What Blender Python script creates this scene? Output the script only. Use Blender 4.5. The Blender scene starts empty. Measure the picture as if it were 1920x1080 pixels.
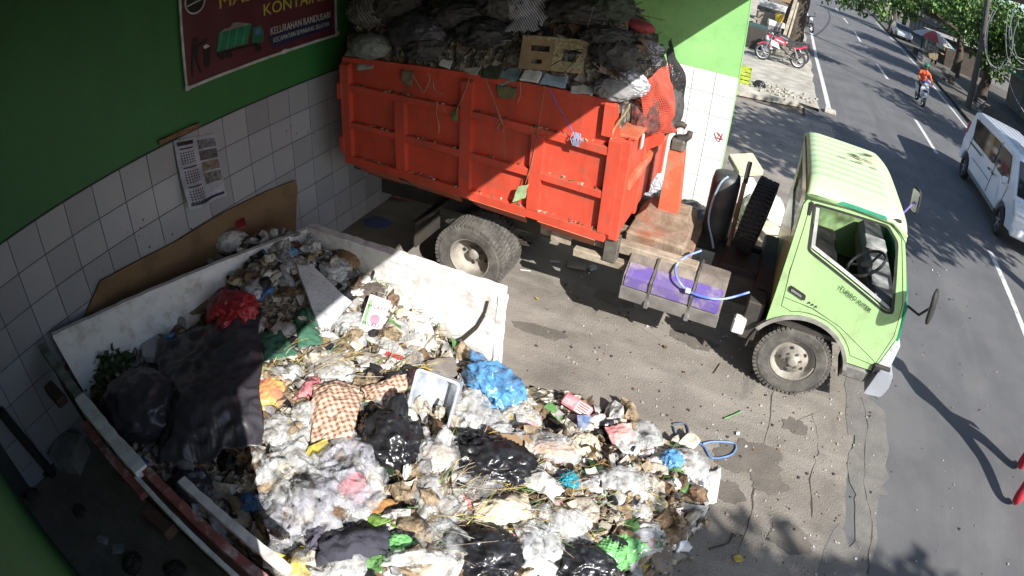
import bpy, bmesh, math, random
from mathutils import Vector, Matrix, noise
import numpy as np

SC = bpy.context.scene
COL = SC.collection
R = math.radians
V = Vector

# ------------------------------------------------------------------ camera: wide security lens under the roof edge
S = 0.3
CAM = V((14.67921663810203*S, -3.04366240299995*S, 12.374769498691682*S))
CR = V((0.9016045472634957, 0.4288300348890286, 0.05669251741510204))      # right
CD = V((0.2891881240132631, -0.5000998630800948, -0.816253855045696))      # down
CF = V((-0.32168224894059144, 0.7523329901874203, -0.5749048639489652))    # forward
LF, LK1, LK2 = 1150.9597845946023, -0.06546676818218919, -0.010718998507275304
cd = bpy.data.cameras.new('camera')
cam = bpy.data.objects.new('camera', cd); COL.objects.link(cam)
m = Matrix((CR, -CD, -CF)).transposed().to_4x4(); m.translation = CAM
cam.matrix_world = m
cd.type = 'PANO'; cd.panorama_type = 'FISHEYE_LENS_POLYNOMIAL'
cd.sensor_fit = 'HORIZONTAL'; cd.sensor_width = 36; cd.sensor_height = 20.25
cd.fisheye_fov = R(170)
cd.fisheye_polynomial_k0 = 0.0
cd.fisheye_polynomial_k1 = -0.04598232308633766
cd.fisheye_polynomial_k2 = -0.00014025962260162257
cd.fisheye_polynomial_k3 = 1.0182023845283612e-05
cd.fisheye_polynomial_k4 = -6.848796294162715e-07
cd.clip_start = 0.02; cd.clip_end = 600
SC.camera = cam

# ------------------------------------------------------------------ daylight
SUN_EL = 37.0
SUN_H = V((0.76, -0.65, 0)).normalized()
sun_dir = V((SUN_H.x*math.cos(R(SUN_EL)), SUN_H.y*math.cos(R(SUN_EL)), math.sin(R(SUN_EL))))
W = bpy.data.worlds.new('World'); SC.world = W; W.use_nodes = True
nt = W.node_tree; nt.nodes.clear()
sky = nt.nodes.new('ShaderNodeTexSky'); sky.sky_type = 'NISHITA'; sky.sun_disc = False
sky.sun_elevation = R(SUN_EL); sky.sun_rotation = math.atan2(sun_dir.x, sun_dir.y)
bg = nt.nodes.new('ShaderNodeBackground'); bg.inputs[1].default_value = 0.115
wo = nt.nodes.new('ShaderNodeOutputWorld')
nt.links.new(sky.outputs[0], bg.inputs[0]); nt.links.new(bg.outputs[0], wo.inputs[0])
sl = bpy.data.lights.new('sun', 'SUN'); sl.energy = 5.0; sl.angle = R(0.5); sl.color = (1.0, 0.965, 0.92)
so = bpy.data.objects.new('sun', sl); COL.objects.link(so)
so.rotation_euler = sun_dir.to_track_quat('Z', 'Y').to_euler(); so.location = sun_dir*60
SC.view_settings.view_transform = 'Standard'; SC.view_settings.look = 'None'
SC.view_settings.exposure = 0.85; SC.view_settings.gamma = 1
SC.view_settings.use_curve_mapping = False
SC.render.engine = 'CYCLES'
SC.cycles.max_bounces = 7; SC.cycles.diffuse_bounces = 4; SC.cycles.transparent_max_bounces = 12
SC.cycles.use_denoising = True; SC.cycles.sample_clamp_indirect = 6

# ------------------------------------------------------------------ helpers
def tag(o, label=None, cat=None, group=None, kind=None):
    if label: o['label'] = label
    if cat: o['category'] = cat
    if group: o['group'] = group
    if kind: o['kind'] = kind
    return o
def thing(name, label, cat, loc=(0, 0, 0), rz=0, group=None):
    o = bpy.data.objects.new(name, None); COL.objects.link(o)
    o.location = loc; o.rotation_euler = (0, 0, rz); o.empty_display_size = .1
    return tag(o, label, cat, group)
def link(name, me, mat=None, parent=None, loc=None, rot=None, smooth=False):
    o = bpy.data.objects.new(name, me); COL.objects.link(o)
    if mat is not None and not me.materials:
        for q in (mat if isinstance(mat, (list, tuple)) else [mat]): me.materials.append(q)
    if parent: o.parent = parent
    if loc is not None: o.location = loc
    if rot is not None: o.rotation_euler = rot
    if smooth:
        me.polygons.foreach_set('use_smooth', [True]*len(me.polygons))
    return o
def tomesh(bm, name='m'):
    me = bpy.data.meshes.new(name); bmesh.ops.recalc_face_normals(bm, faces=bm.faces); bm.to_mesh(me); bm.free(); return me
def obj(name, bm, mat=None, parent=None, loc=None, rot=None, smooth=False):
    return link(name, tomesh(bm, name), mat, parent, loc, rot, smooth)
def copy_tree(o, parent=None):
    c = o.copy(); COL.objects.link(c); c.parent = parent
    for ch in list(o.children): copy_tree(ch, c)
    return c
def B(): return bmesh.new()
def box(bm, lo, hi, bev=0, mi=0, mat=None):
    r = bmesh.ops.create_cube(bm, size=1)['verts']
    lo, hi = V(lo), V(hi)
    for v in r: v.co = V(((lo.x+hi.x)/2+v.co.x*(hi.x-lo.x), (lo.y+hi.y)/2+v.co.y*(hi.y-lo.y), (lo.z+hi.z)/2+v.co.z*(hi.z-lo.z)))
    if mat is not None:
        for v in r: v.co = mat @ v.co
    fs = list({f for v in r for f in v.link_faces})
    for f in fs: f.material_index = mi
    if bev:
        es = list({e for v in r for e in v.link_edges})
        bmesh.ops.bevel(bm, geom=es, offset=bev, segments=1, affect='EDGES', profile=.5)
    return bm
def boxc(lo, hi, bev=0): return box(B(), lo, hi, bev)
def bar(bm, a, b, w, h, up=(0, 0, 1)):
    a, b = V(a), V(b); d = (b-a); L = d.length; d.normalize(); u = V(up)
    if abs(d.dot(u)) > .98: u = V((1, 0, 0))
    s = d.cross(u).normalized(); u = s.cross(d)
    vs = []
    for p in (a, b):
        for i, j in ((-1, -1), (1, -1), (1, 1), (-1, 1)): vs.append(bm.verts.new(p+s*i*w/2+u*j*h/2))
    for q in ((0, 1, 2, 3), (7, 6, 5, 4), (0, 4, 5, 1), (1, 5, 6, 2), (2, 6, 7, 3), (3, 7, 4, 0)): bm.faces.new([vs[k] for k in q])
    return bm
def tube(bm, pts, r, n=8, cap=True):
    pts = [V(p) for p in pts]; rs = r if isinstance(r, (list, tuple)) else [r]*len(pts)
    rings = []; ref = None
    for i, p in enumerate(pts):
        d = (pts[min(i+1, len(pts)-1)]-pts[max(i-1, 0)])
        d = d.normalized() if d.length > 1e-9 else V((0, 0, 1))
        if ref is None: ref = V((0, 0, 1)) if abs(d.z) < .9 else V((1, 0, 0))
        s = d.cross(ref)
        if s.length < 1e-6: s = d.cross(V((.3, .7, .1)))
        s.normalize(); u = s.cross(d); ref = u
        rings.append([bm.verts.new(p+(s*math.cos(2*math.pi*k/n)+u*math.sin(2*math.pi*k/n))*rs[i]) for k in range(n)])
    for a, b in zip(rings, rings[1:]):
        for k in range(n): bm.faces.new((a[k], a[(k+1) % n], b[(k+1) % n], b[k]))
    if cap and n > 2:
        bm.faces.new(rings[0][::-1]); bm.faces.new(rings[-1])
    return bm
def smooth_path(P, n=7):
    P = [V(p) for p in P]; S_ = []
    for i in range(len(P)-1):
        a, b, c, d = P[max(i-1, 0)], P[i], P[i+1], P[min(i+2, len(P)-1)]
        for k in range(n): t = k/n; S_.append(.5*((2*b)+(c-a)*t+(2*a-5*b+4*c-d)*t*t+(-a+3*b-3*c+d)*t**3))
    return S_+[P[-1]]
def cyl(bm, a, b, r, n=16, r2=None): return tube(bm, [a, b], [r, r if r2 is None else r2], n)
def lathe(bm, prof, n=32, axis='Y', c=(0, 0, 0), close=False, cap0=True):
    c = V(c); rings = []
    for r, h in prof:
        ring = []
        for k in range(n):
            a = 2*math.pi*k/n; q = (r*math.cos(a), r*math.sin(a))
            p = V((q[0], h, q[1])) if axis == 'Y' else (V((h, q[0], q[1])) if axis == 'X' else V((q[0], q[1], h)))
            ring.append(bm.verts.new(c+p))
        rings.append(ring)
    L = list(zip(rings, rings[1:])) + ([(rings[-1], rings[0])] if close else [])
    for a, b in L:
        for k in range(n): bm.faces.new((a[k], a[(k+1) % n], b[(k+1) % n], b[k]))
    if not close:
        for q in ((rings[0], rings[-1]) if cap0 else (rings[-1],)): bm.faces.new(q)
    return bm
def plate(outer, holes=(), t=.02, conv=None):
    """2D outline with holes, thickened; conv maps (u, v, w) to a point."""
    bm = B(); es = []
    for poly in [outer]+list(holes):
        vs = [bm.verts.new((u, v, 0)) for u, v in poly]
        es += [bm.edges.new((vs[i], vs[(i+1) % len(vs)])) for i in range(len(vs))]
    bmesh.ops.triangle_fill(bm, use_beauty=True, use_dissolve=False, edges=es)
    g = bmesh.ops.extrude_face_region(bm, geom=list(bm.faces))
    for v in [q for q in g['geom'] if isinstance(q, bmesh.types.BMVert)]: v.co.z += t
    if conv:
        for v in bm.verts: v.co = V(conv(*v.co))
    return bm
def arc(cx, cy, r, a0, a1, n):
    return [(cx+r*math.cos(R(a0+(a1-a0)*i/(n-1))), cy+r*math.sin(R(a0+(a1-a0)*i/(n-1)))) for i in range(n)]
def rnd_poly(poly, r, n=3):
    out = []; N = len(poly)
    for i in range(N):
        p, a, b = V(poly[i]), V(poly[i-1]), V(poly[(i+1) % N])
        da, db = (a-p), (b-p); q = min(r, da.length*.45, db.length*.45)
        p0, p1 = p+da.normalized()*q, p+db.normalized()*q
        for k in range(n+1):
            t = k/n; out.append(tuple(p0*(1-t)**2+p*2*t*(1-t)+p1*t*t))
    return out
def text_mesh(s, size, ext=.002, bold=0):
    c = bpy.data.curves.new('t', 'FONT'); c.body = s; c.size = size; c.extrude = ext; c.resolution_u = 3; c.offset = bold
    o = bpy.data.objects.new('t', c); COL.objects.link(o)
    me = bpy.data.meshes.new_from_object(o.evaluated_get(bpy.context.evaluated_depsgraph_get()))
    bpy.data.objects.remove(o); return me
def nz(p, s=1.0, seed=0): return noise.noise(V((p[0]*s+seed*7.31, p[1]*s-seed*3.17, p[2]*s+seed*1.93)))

# ------------------------------------------------------------------ materials
MATS = {}
def mat(name, col, rough=.6, col2=None, scale=6, bump=0, bscale=40, metal=0, spec=.5, contrast=.25, detail=6, trans=0, alpha=1, dirt=None, dscale=2, damt=.5, coat=0, mapping='Object', sheen=0):
    if name in MATS: return MATS[name]
    M = bpy.data.materials.new(name); M.use_nodes = True; n = M.node_tree; N = n.nodes; L = n.links
    b = N['Principled BSDF']; b.inputs['Roughness'].default_value = rough; b.inputs['Metallic'].default_value = metal
    b.inputs['Specular IOR Level'].default_value = spec
    tc = N.new('ShaderNodeTexCoord')
    c2 = col2 or tuple(x*(1-contrast*1.6) for x in col)
    nn = N.new('ShaderNodeTexNoise'); nn.inputs['Scale'].default_value = scale; nn.inputs['Detail'].default_value = detail; nn.inputs['Roughness'].default_value = .62
    L.new(tc.outputs[mapping], nn.inputs['Vector'])
    rp = N.new('ShaderNodeValToRGB'); rp.color_ramp.elements[0].position = .38; rp.color_ramp.elements[1].position = .66
    rp.color_ramp.elements[0].color = (*c2, 1); rp.color_ramp.elements[1].color = (*col, 1)
    L.new(nn.outputs['Fac'], rp.inputs[0]); out = rp.outputs[0]
    if dirt:
        dn = N.new('ShaderNodeTexNoise'); dn.inputs['Scale'].default_value = dscale; dn.inputs['Detail'].default_value = 9; dn.inputs['Roughness'].default_value = .7
        L.new(tc.outputs[mapping], dn.inputs['Vector'])
        dr = N.new('ShaderNodeValToRGB'); dr.color_ramp.elements[0].position = .5; dr.color_ramp.elements[1].position = .68
        dr.color_ramp.elements[0].color = (0, 0, 0, 1); dr.color_ramp.elements[1].color = (damt, damt, damt, 1)
        L.new(dn.outputs['Fac'], dr.inputs[0])
        mx = N.new('ShaderNodeMix'); mx.data_type = 'RGBA'; mx.inputs['B'].default_value = (*dirt, 1)
        L.new(dr.outputs[0], mx.inputs['Factor']); L.new(out, mx.inputs['A']); out = mx.outputs['Result']
    L.new(out, b.inputs['Base Color'])
    if bump:
        bn = N.new('ShaderNodeTexNoise'); bn.inputs['Scale'].default_value = bscale; bn.inputs['Detail'].default_value = 6
        L.new(tc.outputs[mapping], bn.inputs['Vector'])
        bp = N.new('ShaderNodeBump'); bp.inputs['Strength'].default_value = bump; bp.inputs['Distance'].default_value = .02
        L.new(bn.outputs['Fac'], bp.inputs['Height']); L.new(bp.outputs[0], b.inputs['Normal'])
    if coat: b.inputs['Coat Weight'].default_value = coat; b.inputs['Coat Roughness'].default_value = .08
    if trans: b.inputs['Transmission Weight'].default_value = trans
    if alpha < 1: b.inputs['Alpha'].default_value = alpha
    MATS[name] = M
    return M
def streaks(M, col, amt, scl, rot=(0, 0, 0), lo=.52, hi=.72):
    """long streaks of another colour worn into a material."""
    N, L, b = nodes_of(M); tc = N.new('ShaderNodeTexCoord'); mp = N.new('ShaderNodeMapping'); mp.inputs['Scale'].default_value = scl; mp.inputs['Rotation'].default_value = rot
    nn = N.new('ShaderNodeTexNoise'); nn.inputs['Scale'].default_value = 1; nn.inputs['Detail'].default_value = 8; nn.inputs['Roughness'].default_value = .65
    L.new(tc.outputs['Object'], mp.inputs[0]); L.new(mp.outputs[0], nn.inputs['Vector'])
    mr = N.new('ShaderNodeMapRange'); mr.inputs[1].default_value = lo; mr.inputs[2].default_value = hi; mr.inputs[4].default_value = amt; L.new(nn.outputs['Fac'], mr.inputs[0])
    old = b.inputs['Base Color'].links[0].from_socket; mx = N.new('ShaderNodeMix'); mx.data_type = 'RGBA'; mx.inputs['B'].default_value = (*col, 1)
    L.new(mr.outputs[0], mx.inputs['Factor']); L.new(old, mx.inputs['A']); L.new(mx.outputs['Result'], b.inputs['Base Color']); return M
def vary(M, amt=.12):
    """each object with this material is a little lighter or darker than the next."""
    N, L, b = nodes_of(M); oi = N.new('ShaderNodeObjectInfo'); mr = N.new('ShaderNodeMapRange'); mr.inputs[3].default_value = 1-amt; mr.inputs[4].default_value = 1+amt*.6; L.new(oi.outputs['Random'], mr.inputs[0])
    old = b.inputs['Base Color'].links[0].from_socket; hs = N.new('ShaderNodeHueSaturation'); L.new(mr.outputs[0], hs.inputs['Value']); L.new(old, hs.inputs['Color']); L.new(hs.outputs[0], b.inputs['Base Color']); return M
def nodes_of(M): return M.node_tree.nodes, M.node_tree.links, M.node_tree.nodes['Principled BSDF']
def facets(M, scale, amt, scale2=None):
    """crumple: every small cell of the film is tilted its own way."""
    N, L, b = nodes_of(M); tc = N.new('ShaderNodeTexCoord'); ge = N.new('ShaderNodeNewGeometry'); last = ge.outputs['Normal']
    for sc, am in ((scale, amt), (scale2 or scale*2.7, amt*.6)):
        dn = N.new('ShaderNodeTexNoise'); dn.inputs['Scale'].default_value = sc*.4; L.new(tc.outputs['Object'], dn.inputs['Vector'])
        ma = N.new('ShaderNodeVectorMath'); ma.operation = 'MULTIPLY_ADD'; ma.inputs[1].default_value = (.1, .1, .1); L.new(dn.outputs['Color'], ma.inputs[0]); L.new(tc.outputs['Object'], ma.inputs[2])
        st_ = N.new('ShaderNodeVectorMath'); st_.operation = 'MULTIPLY'; st_.inputs[1].default_value = (1, .55, 1.2); L.new(ma.outputs[0], st_.inputs[0])
        vo = N.new('ShaderNodeTexVoronoi'); vo.inputs['Scale'].default_value = sc; L.new(st_.outputs[0], vo.inputs['Vector'])
        sb = N.new('ShaderNodeVectorMath'); sb.operation = 'SUBTRACT'; sb.inputs[1].default_value = (.5, .5, .5); L.new(vo.outputs['Color'], sb.inputs[0])
        ad = N.new('ShaderNodeVectorMath'); ad.operation = 'MULTIPLY_ADD'; ad.inputs[1].default_value = (am, am, am); L.new(sb.outputs[0], ad.inputs[0]); L.new(last, ad.inputs[2]); last = ad.outputs[0]
    no = N.new('ShaderNodeVectorMath'); no.operation = 'NORMALIZE'; L.new(last, no.inputs[0]); L.new(no.outputs[0], b.inputs['Normal']); return M
def film(name, tint, opac=.35, rough=.12):
    """thin clear plastic: part see-through, part milky, glossy creases."""
    if name in MATS: return MATS[name]
    M = bpy.data.materials.new(name); M.use_nodes = True; N, L, b = nodes_of(M)
    b.inputs['Base Color'].default_value = (*tint, 1); b.inputs['Roughness'].default_value = rough; b.inputs['Specular IOR Level'].default_value = .9
    tr = N.new('ShaderNodeBsdfTransparent'); mx = N.new('ShaderNodeMixShader')
    tc = N.new('ShaderNodeTexCoord'); nn = N.new('ShaderNodeTexNoise'); nn.inputs['Scale'].default_value = 9; nn.inputs['Detail'].default_value = 5
    L.new(tc.outputs['Object'], nn.inputs['Vector'])
    mr = N.new('ShaderNodeMapRange'); mr.inputs[1].default_value = .35; mr.inputs[2].default_value = .7
    mr.inputs[3].default_value = max(0, opac-.2); mr.inputs[4].default_value = min(1, opac+.35)
    L.new(nn.outputs['Fac'], mr.inputs[0]); L.new(mr.outputs[0], mx.inputs[0])
    L.new(tr.outputs[0], mx.inputs[1]); L.new(b.outputs[0], mx.inputs[2]); L.new(mx.outputs[0], N['Material Output'].inputs[0])
    MATS[name] = M
    return facets(M, 14, .8) if 'glass' not in name and 'box' not in name else M

# ------------------------------------------------------------------ lens model, used to read positions off the picture onto known surfaces
def ray(px, py):
    dx, dy = px-960, py-540; n = math.hypot(dx, dy)+1e-9; rd = n/LF; th = rd
    for _ in range(40): th = rd/(1+LK1*th**2+LK2*th**4)
    t = math.tan(th); return (CR*(dx/n*t)+CD*(dy/n*t)+CF).normalized()
def at_z(px, py, z=0): d = ray(px, py); return CAM+d*((z-CAM.z)/d.z)
def at_x(px, py, x): d = ray(px, py); return CAM+d*((x-CAM.x)/d.x)
def at_y(px, py, y): d = ray(px, py); return CAM+d*((y-CAM.y)/d.y)
# ================================================================== GROUND, ROAD, YARD
def strip(bm, left, right, z, mi=0):
    a = [bm.verts.new((x, y, z)) for x, y in left]; b = [bm.verts.new((x, y, z)) for x, y in right]
    for i in range(len(a)-1): bm.faces.new((a[i], b[i], b[i+1], a[i+1])).material_index = mi
m_dirt = mat('dry_dirt', (.20, .17, .13), .95, (.11, .095, .07), 1.5, .4, 14)
m_asph = mat('worn_asphalt', (.128, .127, .128), .88, (.092, .092, .095), .9, .35, 120, dirt=(.15, .145, .14), dscale=.35, damt=.7)
m_conc = mat('yard_concrete', (.255, .23, .197), .9, (.18, .16, .136), 1.3, .45, 60, dirt=(.095, .085, .07), dscale=1.1, damt=.62, detail=10)
streaks(m_asph, (.08, .08, .083), .6, (1.6, .08, 1), (0, 0, 0), .5, .7); streaks(m_asph, (.15, .147, .142), .6, (2.2, .3, 1), (0, 0, R(4)), .58, .75)
streaks(m_conc, (.36, .33, .288), .55, (.8, 2.6, 1), (0, 0, R(24)), .48, .7); streaks(m_conc, (.11, .10, .09), .7, (3.5, .9, 1), (0, 0, R(10)), .6, .72)
m_slab = mat('rough_concrete', (.46, .43, .36), .92, (.30, .28, .23), 2.2, .8, 20, dirt=(.16, .15, .12), dscale=3, damt=.6)
m_white = mat('road_paint', (.72, .72, .70), .8, (.42, .42, .41), 14, dirt=(.12, .12, .12), dscale=7, damt=.85)
g = B(); bmesh.ops.create_grid(g, x_segments=24, y_segments=24, size=300)
tag(obj('ground', g, m_dirt, loc=(0, 60, -.06)), kind='structure')
LE = [(6.2, -60), (6.2, 16), (6.17, 25), (6.35, 40), (6.5, 53), (7.2, 90), (9, 150)]
CE = [(9.5, -60), (9.54, 7), (9.6, 16), (9.72, 26), (10.0, 40), (10.3, 47), (11.2, 90), (13.5, 150)]
RE = [(12.6, -60), (12.65, 16), (12.75, 23), (13.05, 28), (13.7, 36), (14.5, 48), (15.3, 62), (17.5, 90), (21, 150)]
def ipol(P, y):
    for (x0, y0), (x1, y1) in zip(P, P[1:]):
        if y0 <= y <= y1: return x0+(x1-x0)*(y-y0)/(y1-y0)
    return P[-1][0]
ys = [-60, -30, -10]+[i for i in range(-8, 66, 2)]+[70, 80, 90, 110, 130, 150]
g = B(); strip(g, [(ipol(LE, y)-.75, y) for y in ys], [(ipol(RE, y)+.55, y) for y in ys], 0)
road = tag(obj('road', g, m_asph), kind='structure')
# yard in front of and inside the bay: a concrete sheet with a ragged outer edge
random.seed(3)
g = B()
yy = [-12+i*.1 for i in range(262)]
strip(g, [(-.3, y) for y in yy], [(6.13+.13*nz((0, y, 0), .8, 2)+.08*nz((0, y, 0), 2.6, 4)+.05*nz((0, y, 0), 8, 4), y) for y in yy], .004)
yard = tag(obj('yard', g, m_conc), kind='structure')
def marking(name, pts_l, pts_r, z=.004):
    g = B(); strip(g, pts_l, pts_r, z); return obj(name, g, m_white, road)
def lineseg(P, y0, y1, w, n=6):
    q = [y0+(y1-y0)*i/n for i in range(n+1)]
    marking('edge_line' if y1-y0 > 8 else 'lane_dash', [(ipol(P, y)-w/2, y) for y in q], [(ipol(P, y)+w/2, y) for y in q])
lineseg(LE, 15.7, 62, .15, 24); lineseg(RE, -20, 75, .13, 40)
for y0, y1 in ((40, 46.5), (26.3, 30.6), (15.4, 19.1), (5.6, 9.5), (54, 60), (-4, 0), (68, 75)): lineseg(CE, y0, y1, .14)
# kerb stub at the end of the left line
obj('kerb_stone', boxc((6.02, 15.3, 0), (6.36, 15.62, .10), .02), m_slab, road)
# rough pavement slab with kerb step beside the road
g = B(); nx, ny = 26, 60; grid = []
for j in range(ny+1):
    row = []
    for i in range(nx+1):
        x = -3+i*(5.82+3)/nx; y = 14.1+j*60/ny
        if i == nx: x += .12*nz((0, y, 0), .9, 3)
        if j == 0: y += .25*nz((x, 0, 0), .8, 5)+(x-3)*.42*(1 if x > 2 else .3)
        row.append(g.verts.new((x, y, .10+.035*nz((x, y, 0), 1.2, 2)+.02*nz((x, y, 0), 4, 6))))
    grid.append(row)
for j in range(ny):
    for i in range(nx): g.faces.new((grid[j][i], grid[j][i+1], grid[j+1][i+1], grid[j+1][i]))
ge = bmesh.ops.extrude_edge_only(g, edges=[e for e in g.edges if e.is_boundary])
for q in ge['geom']:
    if isinstance(q, bmesh.types.BMVert): q.co.z = -.03
tag(obj('pavement', g, m_slab), kind='structure')
# far pavement across the road
g = B(); q = [y for y in ys if y > -12]
strip(g, [(ipol(RE, y)+.5, y) for y in q], [(ipol(RE, y)+16, y) for y in q], .14)
strip(g, [(ipol(RE, y)+.5, y) for y in q], [(ipol(RE, y)+.5, y) for y in q], .14)
ge = bmesh.ops.extrude_edge_only(g, edges=[e for e in g.edges if e.is_boundary])
for w in ge['geom']:
    if isinstance(w, bmesh.types.BMVert): w.co.z = -.02
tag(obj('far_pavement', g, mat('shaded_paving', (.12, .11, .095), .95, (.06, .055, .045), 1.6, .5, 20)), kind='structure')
# cracks and damp stains of the yard
m_crack = mat('crack_fill', (.07, .062, .054), .95)
def crack(px, w=.012, seed=0):
    P = [at_z(*q, 0) for q in px]; pts = []
    for a, b in zip(P, P[1:]):
        n = max(2, int((b-a).length/.06))
        for i in range(n): pts.append(a.lerp(b, i/n))
    pts.append(P[-1]); g = B(); l = []; r = []
    for i, p in enumerate(pts):
        j = .05*nz(p, 2.2, seed)+.014*nz(p, 11, seed)+.008*nz(p, 30, seed); ww = w*(.15+abs(nz(p, 7, seed+2))*2.2)
        l.append((p.x+j-ww/2, p.y+j*.6)); r.append((p.x+j+ww/2, p.y+j*.6))
    strip(g, l, r, .008); obj('crack', g, m_crack, yard)
crack([(1448, 735), (1430, 850), (1412, 930), (1388, 1040)], .013, 1)
crack([(1523, 775), (1535, 850), (1520, 900), (1528, 970)], .010, 2)
crack([(1612, 745), (1624, 800), (1622, 900), (1630, 960), (1622, 1078)], .012, 3)
crack([(1470, 800), (1540, 770)], .008, 4)
crack([(1240, 640), (1180, 600), (1120, 585)], .008, 5)
crack([(1395, 930), (1360, 905), (1330, 880)], .008, 6)
def stain(px, z, m, seed, spread=1.0):
    c = at_z(px[0], px[1], 0); g = B(); vs = []
    for k in range(40):
        a = k/40*2*math.pi; rr = 1+.45*nz((math.cos(a), math.sin(a), seed), 1.7, seed)+.2*nz((math.cos(a), math.sin(a), seed), 6, seed)
        vs.append(g.verts.new((c.x+px[2]*rr*math.cos(a), c.y+px[3]*rr*math.sin(a), z)))
    g.faces.new(vs); obj('damp_stain', g, m, yard)
m_damp = mat('damp_concrete', (.165, .146, .122), .75, (.115, .102, .086), 3, .3, 60)
stain((1405, 862, .30, .22), .0085, m_damp, 1); stain((1440, 905, .17, .12), .009, m_damp, 2)
m_dust = mat('road_dust', (.185, .172, .152), .95, (.14, .133, .122), 5, .3, 60)
for k in range(16):
    random.seed(200+k); y_ = -1+k*.85; x_ = 6.2+random.uniform(-.05, .35); g = B(); a_, b_ = random.uniform(.10, .32), random.uniform(.35, .9)
    g.faces.new([g.verts.new((x_+a_*(1+.5*nz((math.cos(t*.21), math.sin(t*.21), k), 1.9, k)+.3*nz((math.cos(t*.21), math.sin(t*.21), k), 6, k))*math.cos(t*.2094), y_+b_*(1+.5*nz((math.cos(t*.21), math.sin(t*.21), k), 1.9, k+9))*math.sin(t*.2094), .0062+.0002*k)) for t in range(30)]); obj('dust_drift', g, m_dust, road)
for k, (px, py, a_, b_) in enumerate(((1300, 640, .25, .12), (1010, 620, .3, .1), (1150, 560, .2, .1), (1490, 800, .12, .1), (1360, 920, .16, .12), (1480, 1010, .2, .14))): stain((px, py, a_, b_), .0088+.0002*k, m_damp, 30+k)
# small grit and litter specks
random.seed(8)
g = B()
for i in range(1300):
    if i < 800: x, y = random.uniform(2.8, 6.4), random.uniform(1.3, 6.6)
    else: x, y = random.uniform(3.3, 8.5), random.uniform(1.2, 13)
    s = random.choice((.004, .005, .006, .007, .008, .012)); a = random.uniform(0, 3)
    mi = random.choice((0, 0, 0, 0, 1, 1, 1, 2, 3))
    box(g, (-s, -s*.7, -.002), (s, s*.7, s*.8), mi=mi, mat=Matrix.Translation((x, y, .006)) @ Matrix.Rotation(a, 4, 'Z'))
gm = [mat('grit_pale', (.42, .39, .34), .9), mat('grit_dark', (.06, .05, .045), .9), mat('grit_white', (.8, .8, .78), .7), mat('grit_brown', (.2, .11, .05), .9)]
tag(obj('gravel', g, gm), 'pale and dark grit and litter specks strewn over the concrete', kind='stuff')

# ================================================================== WALLS OF THE BAY
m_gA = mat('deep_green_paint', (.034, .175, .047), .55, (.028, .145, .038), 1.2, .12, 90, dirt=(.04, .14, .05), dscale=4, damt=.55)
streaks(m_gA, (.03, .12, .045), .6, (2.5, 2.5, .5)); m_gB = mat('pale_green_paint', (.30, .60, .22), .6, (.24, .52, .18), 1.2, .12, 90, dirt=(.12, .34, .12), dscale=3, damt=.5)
m_grout = mat('tile_grout', (.07, .07, .072), .9)
m_tile = mat('shade_grey_wall_tile', (.36, .37, .40), .28, (.32, .33, .36), 2, .05, 30, dirt=(.36, .34, .31), dscale=5, damt=.35)  # white tile with the bay's shade put into a greyer base colour
m_tile2 = mat('full_white_wall_tile', (.80, .80, .79), .3, (.74, .74, .72), 2, .05, 30, dirt=(.55, .52, .47), dscale=6, damt=.4)  # the same tile with its base colour left white
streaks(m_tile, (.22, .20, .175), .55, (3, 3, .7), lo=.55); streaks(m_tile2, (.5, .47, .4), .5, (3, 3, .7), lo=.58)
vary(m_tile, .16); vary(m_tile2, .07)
HT = 6.75*S
def tiled_wall(name, label, m_paint, base, tmat, n_axis, plane, k0, k1, off, out):
    t = thing(name, label, 'wall', base)
    return t
wA = thing('tiled_wall', 'back wall with grey white tiles below dark green paint, behind the skip', 'wall', (0, 3, 0))
def ch(name, bm, m, parent, **k):          # child given in world coordinates
    o = obj(name, bm, m, parent, **k); o.matrix_parent_inverse = Matrix.Translation(-parent.location); return o
ch('masonry', boxc((-.25, -1.3, -.05), (0, 7.2, 5.2)), m_grout, wA)
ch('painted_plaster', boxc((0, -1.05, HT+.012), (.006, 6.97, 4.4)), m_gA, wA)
ch('border_strip', boxc((0, -1.05, HT), (.012, 6.97, HT+.012)), mat('dark_border', (.03, .035, .03), .7), wA)
random.seed(5)
tm = {}
def tile_mesh(h, out):
    key = (round(h, 3), out)
    if key not in tm:
        d = .0034
        lo, hi = (0, d, d), (.010, S-d, h-d)
        if out == 'y': lo, hi = (d, -.010, d), (S-d, 0, h-d)
        tm[key] = tomesh(box(B(), lo, hi, .0012), 'tile')
    return tm[key]
for k in range(-4, 23):
    for j in range(7):
        h = S if j < 6 else .75*S
        z = HT-(j+1)*S if j < 6 else 0.0
        y = k*S
        if y < -1.06: continue
        if k == 22: continue
        o = bpy.data.objects.new('tile', tile_mesh(h, 'x')); COL.objects.link(o); o.parent = wA
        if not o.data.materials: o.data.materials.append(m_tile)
        o.location = V((random.uniform(0, .0012), y, z))-wA.location
YB = 23.23*S
wB = thing('tiled_side_wall', 'sunlit side wall with white tiles and pale green paint ending at the road', 'wall', (2, YB, 0))
XE = (11.265+2)*S
ch('masonry', boxc((-.2, YB, -.05), (XE-.004, YB+.2, 5.2)), m_grout, wB)
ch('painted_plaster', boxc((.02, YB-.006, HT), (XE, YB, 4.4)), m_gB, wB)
ch('end_plaster', boxc((XE-.004, YB-.006, 0), (XE+.004, YB+.2, 4.4)), m_gB, wB)
tmB = {}
for mth in range(-12, 2):
    for j in range(7):
        h = S if j < 6 else .75*S; z = HT-(j+1)*S if j < 6 else 0.0
        x = (11.265+mth)*S
        me = tile_mesh(h, 'y')
        o = bpy.data.objects.new('tile', me); COL.objects.link(o); o.parent = wB
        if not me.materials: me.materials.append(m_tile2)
        o.location = V((x, YB-random.uniform(0, .0012), z))-wB.location
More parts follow.
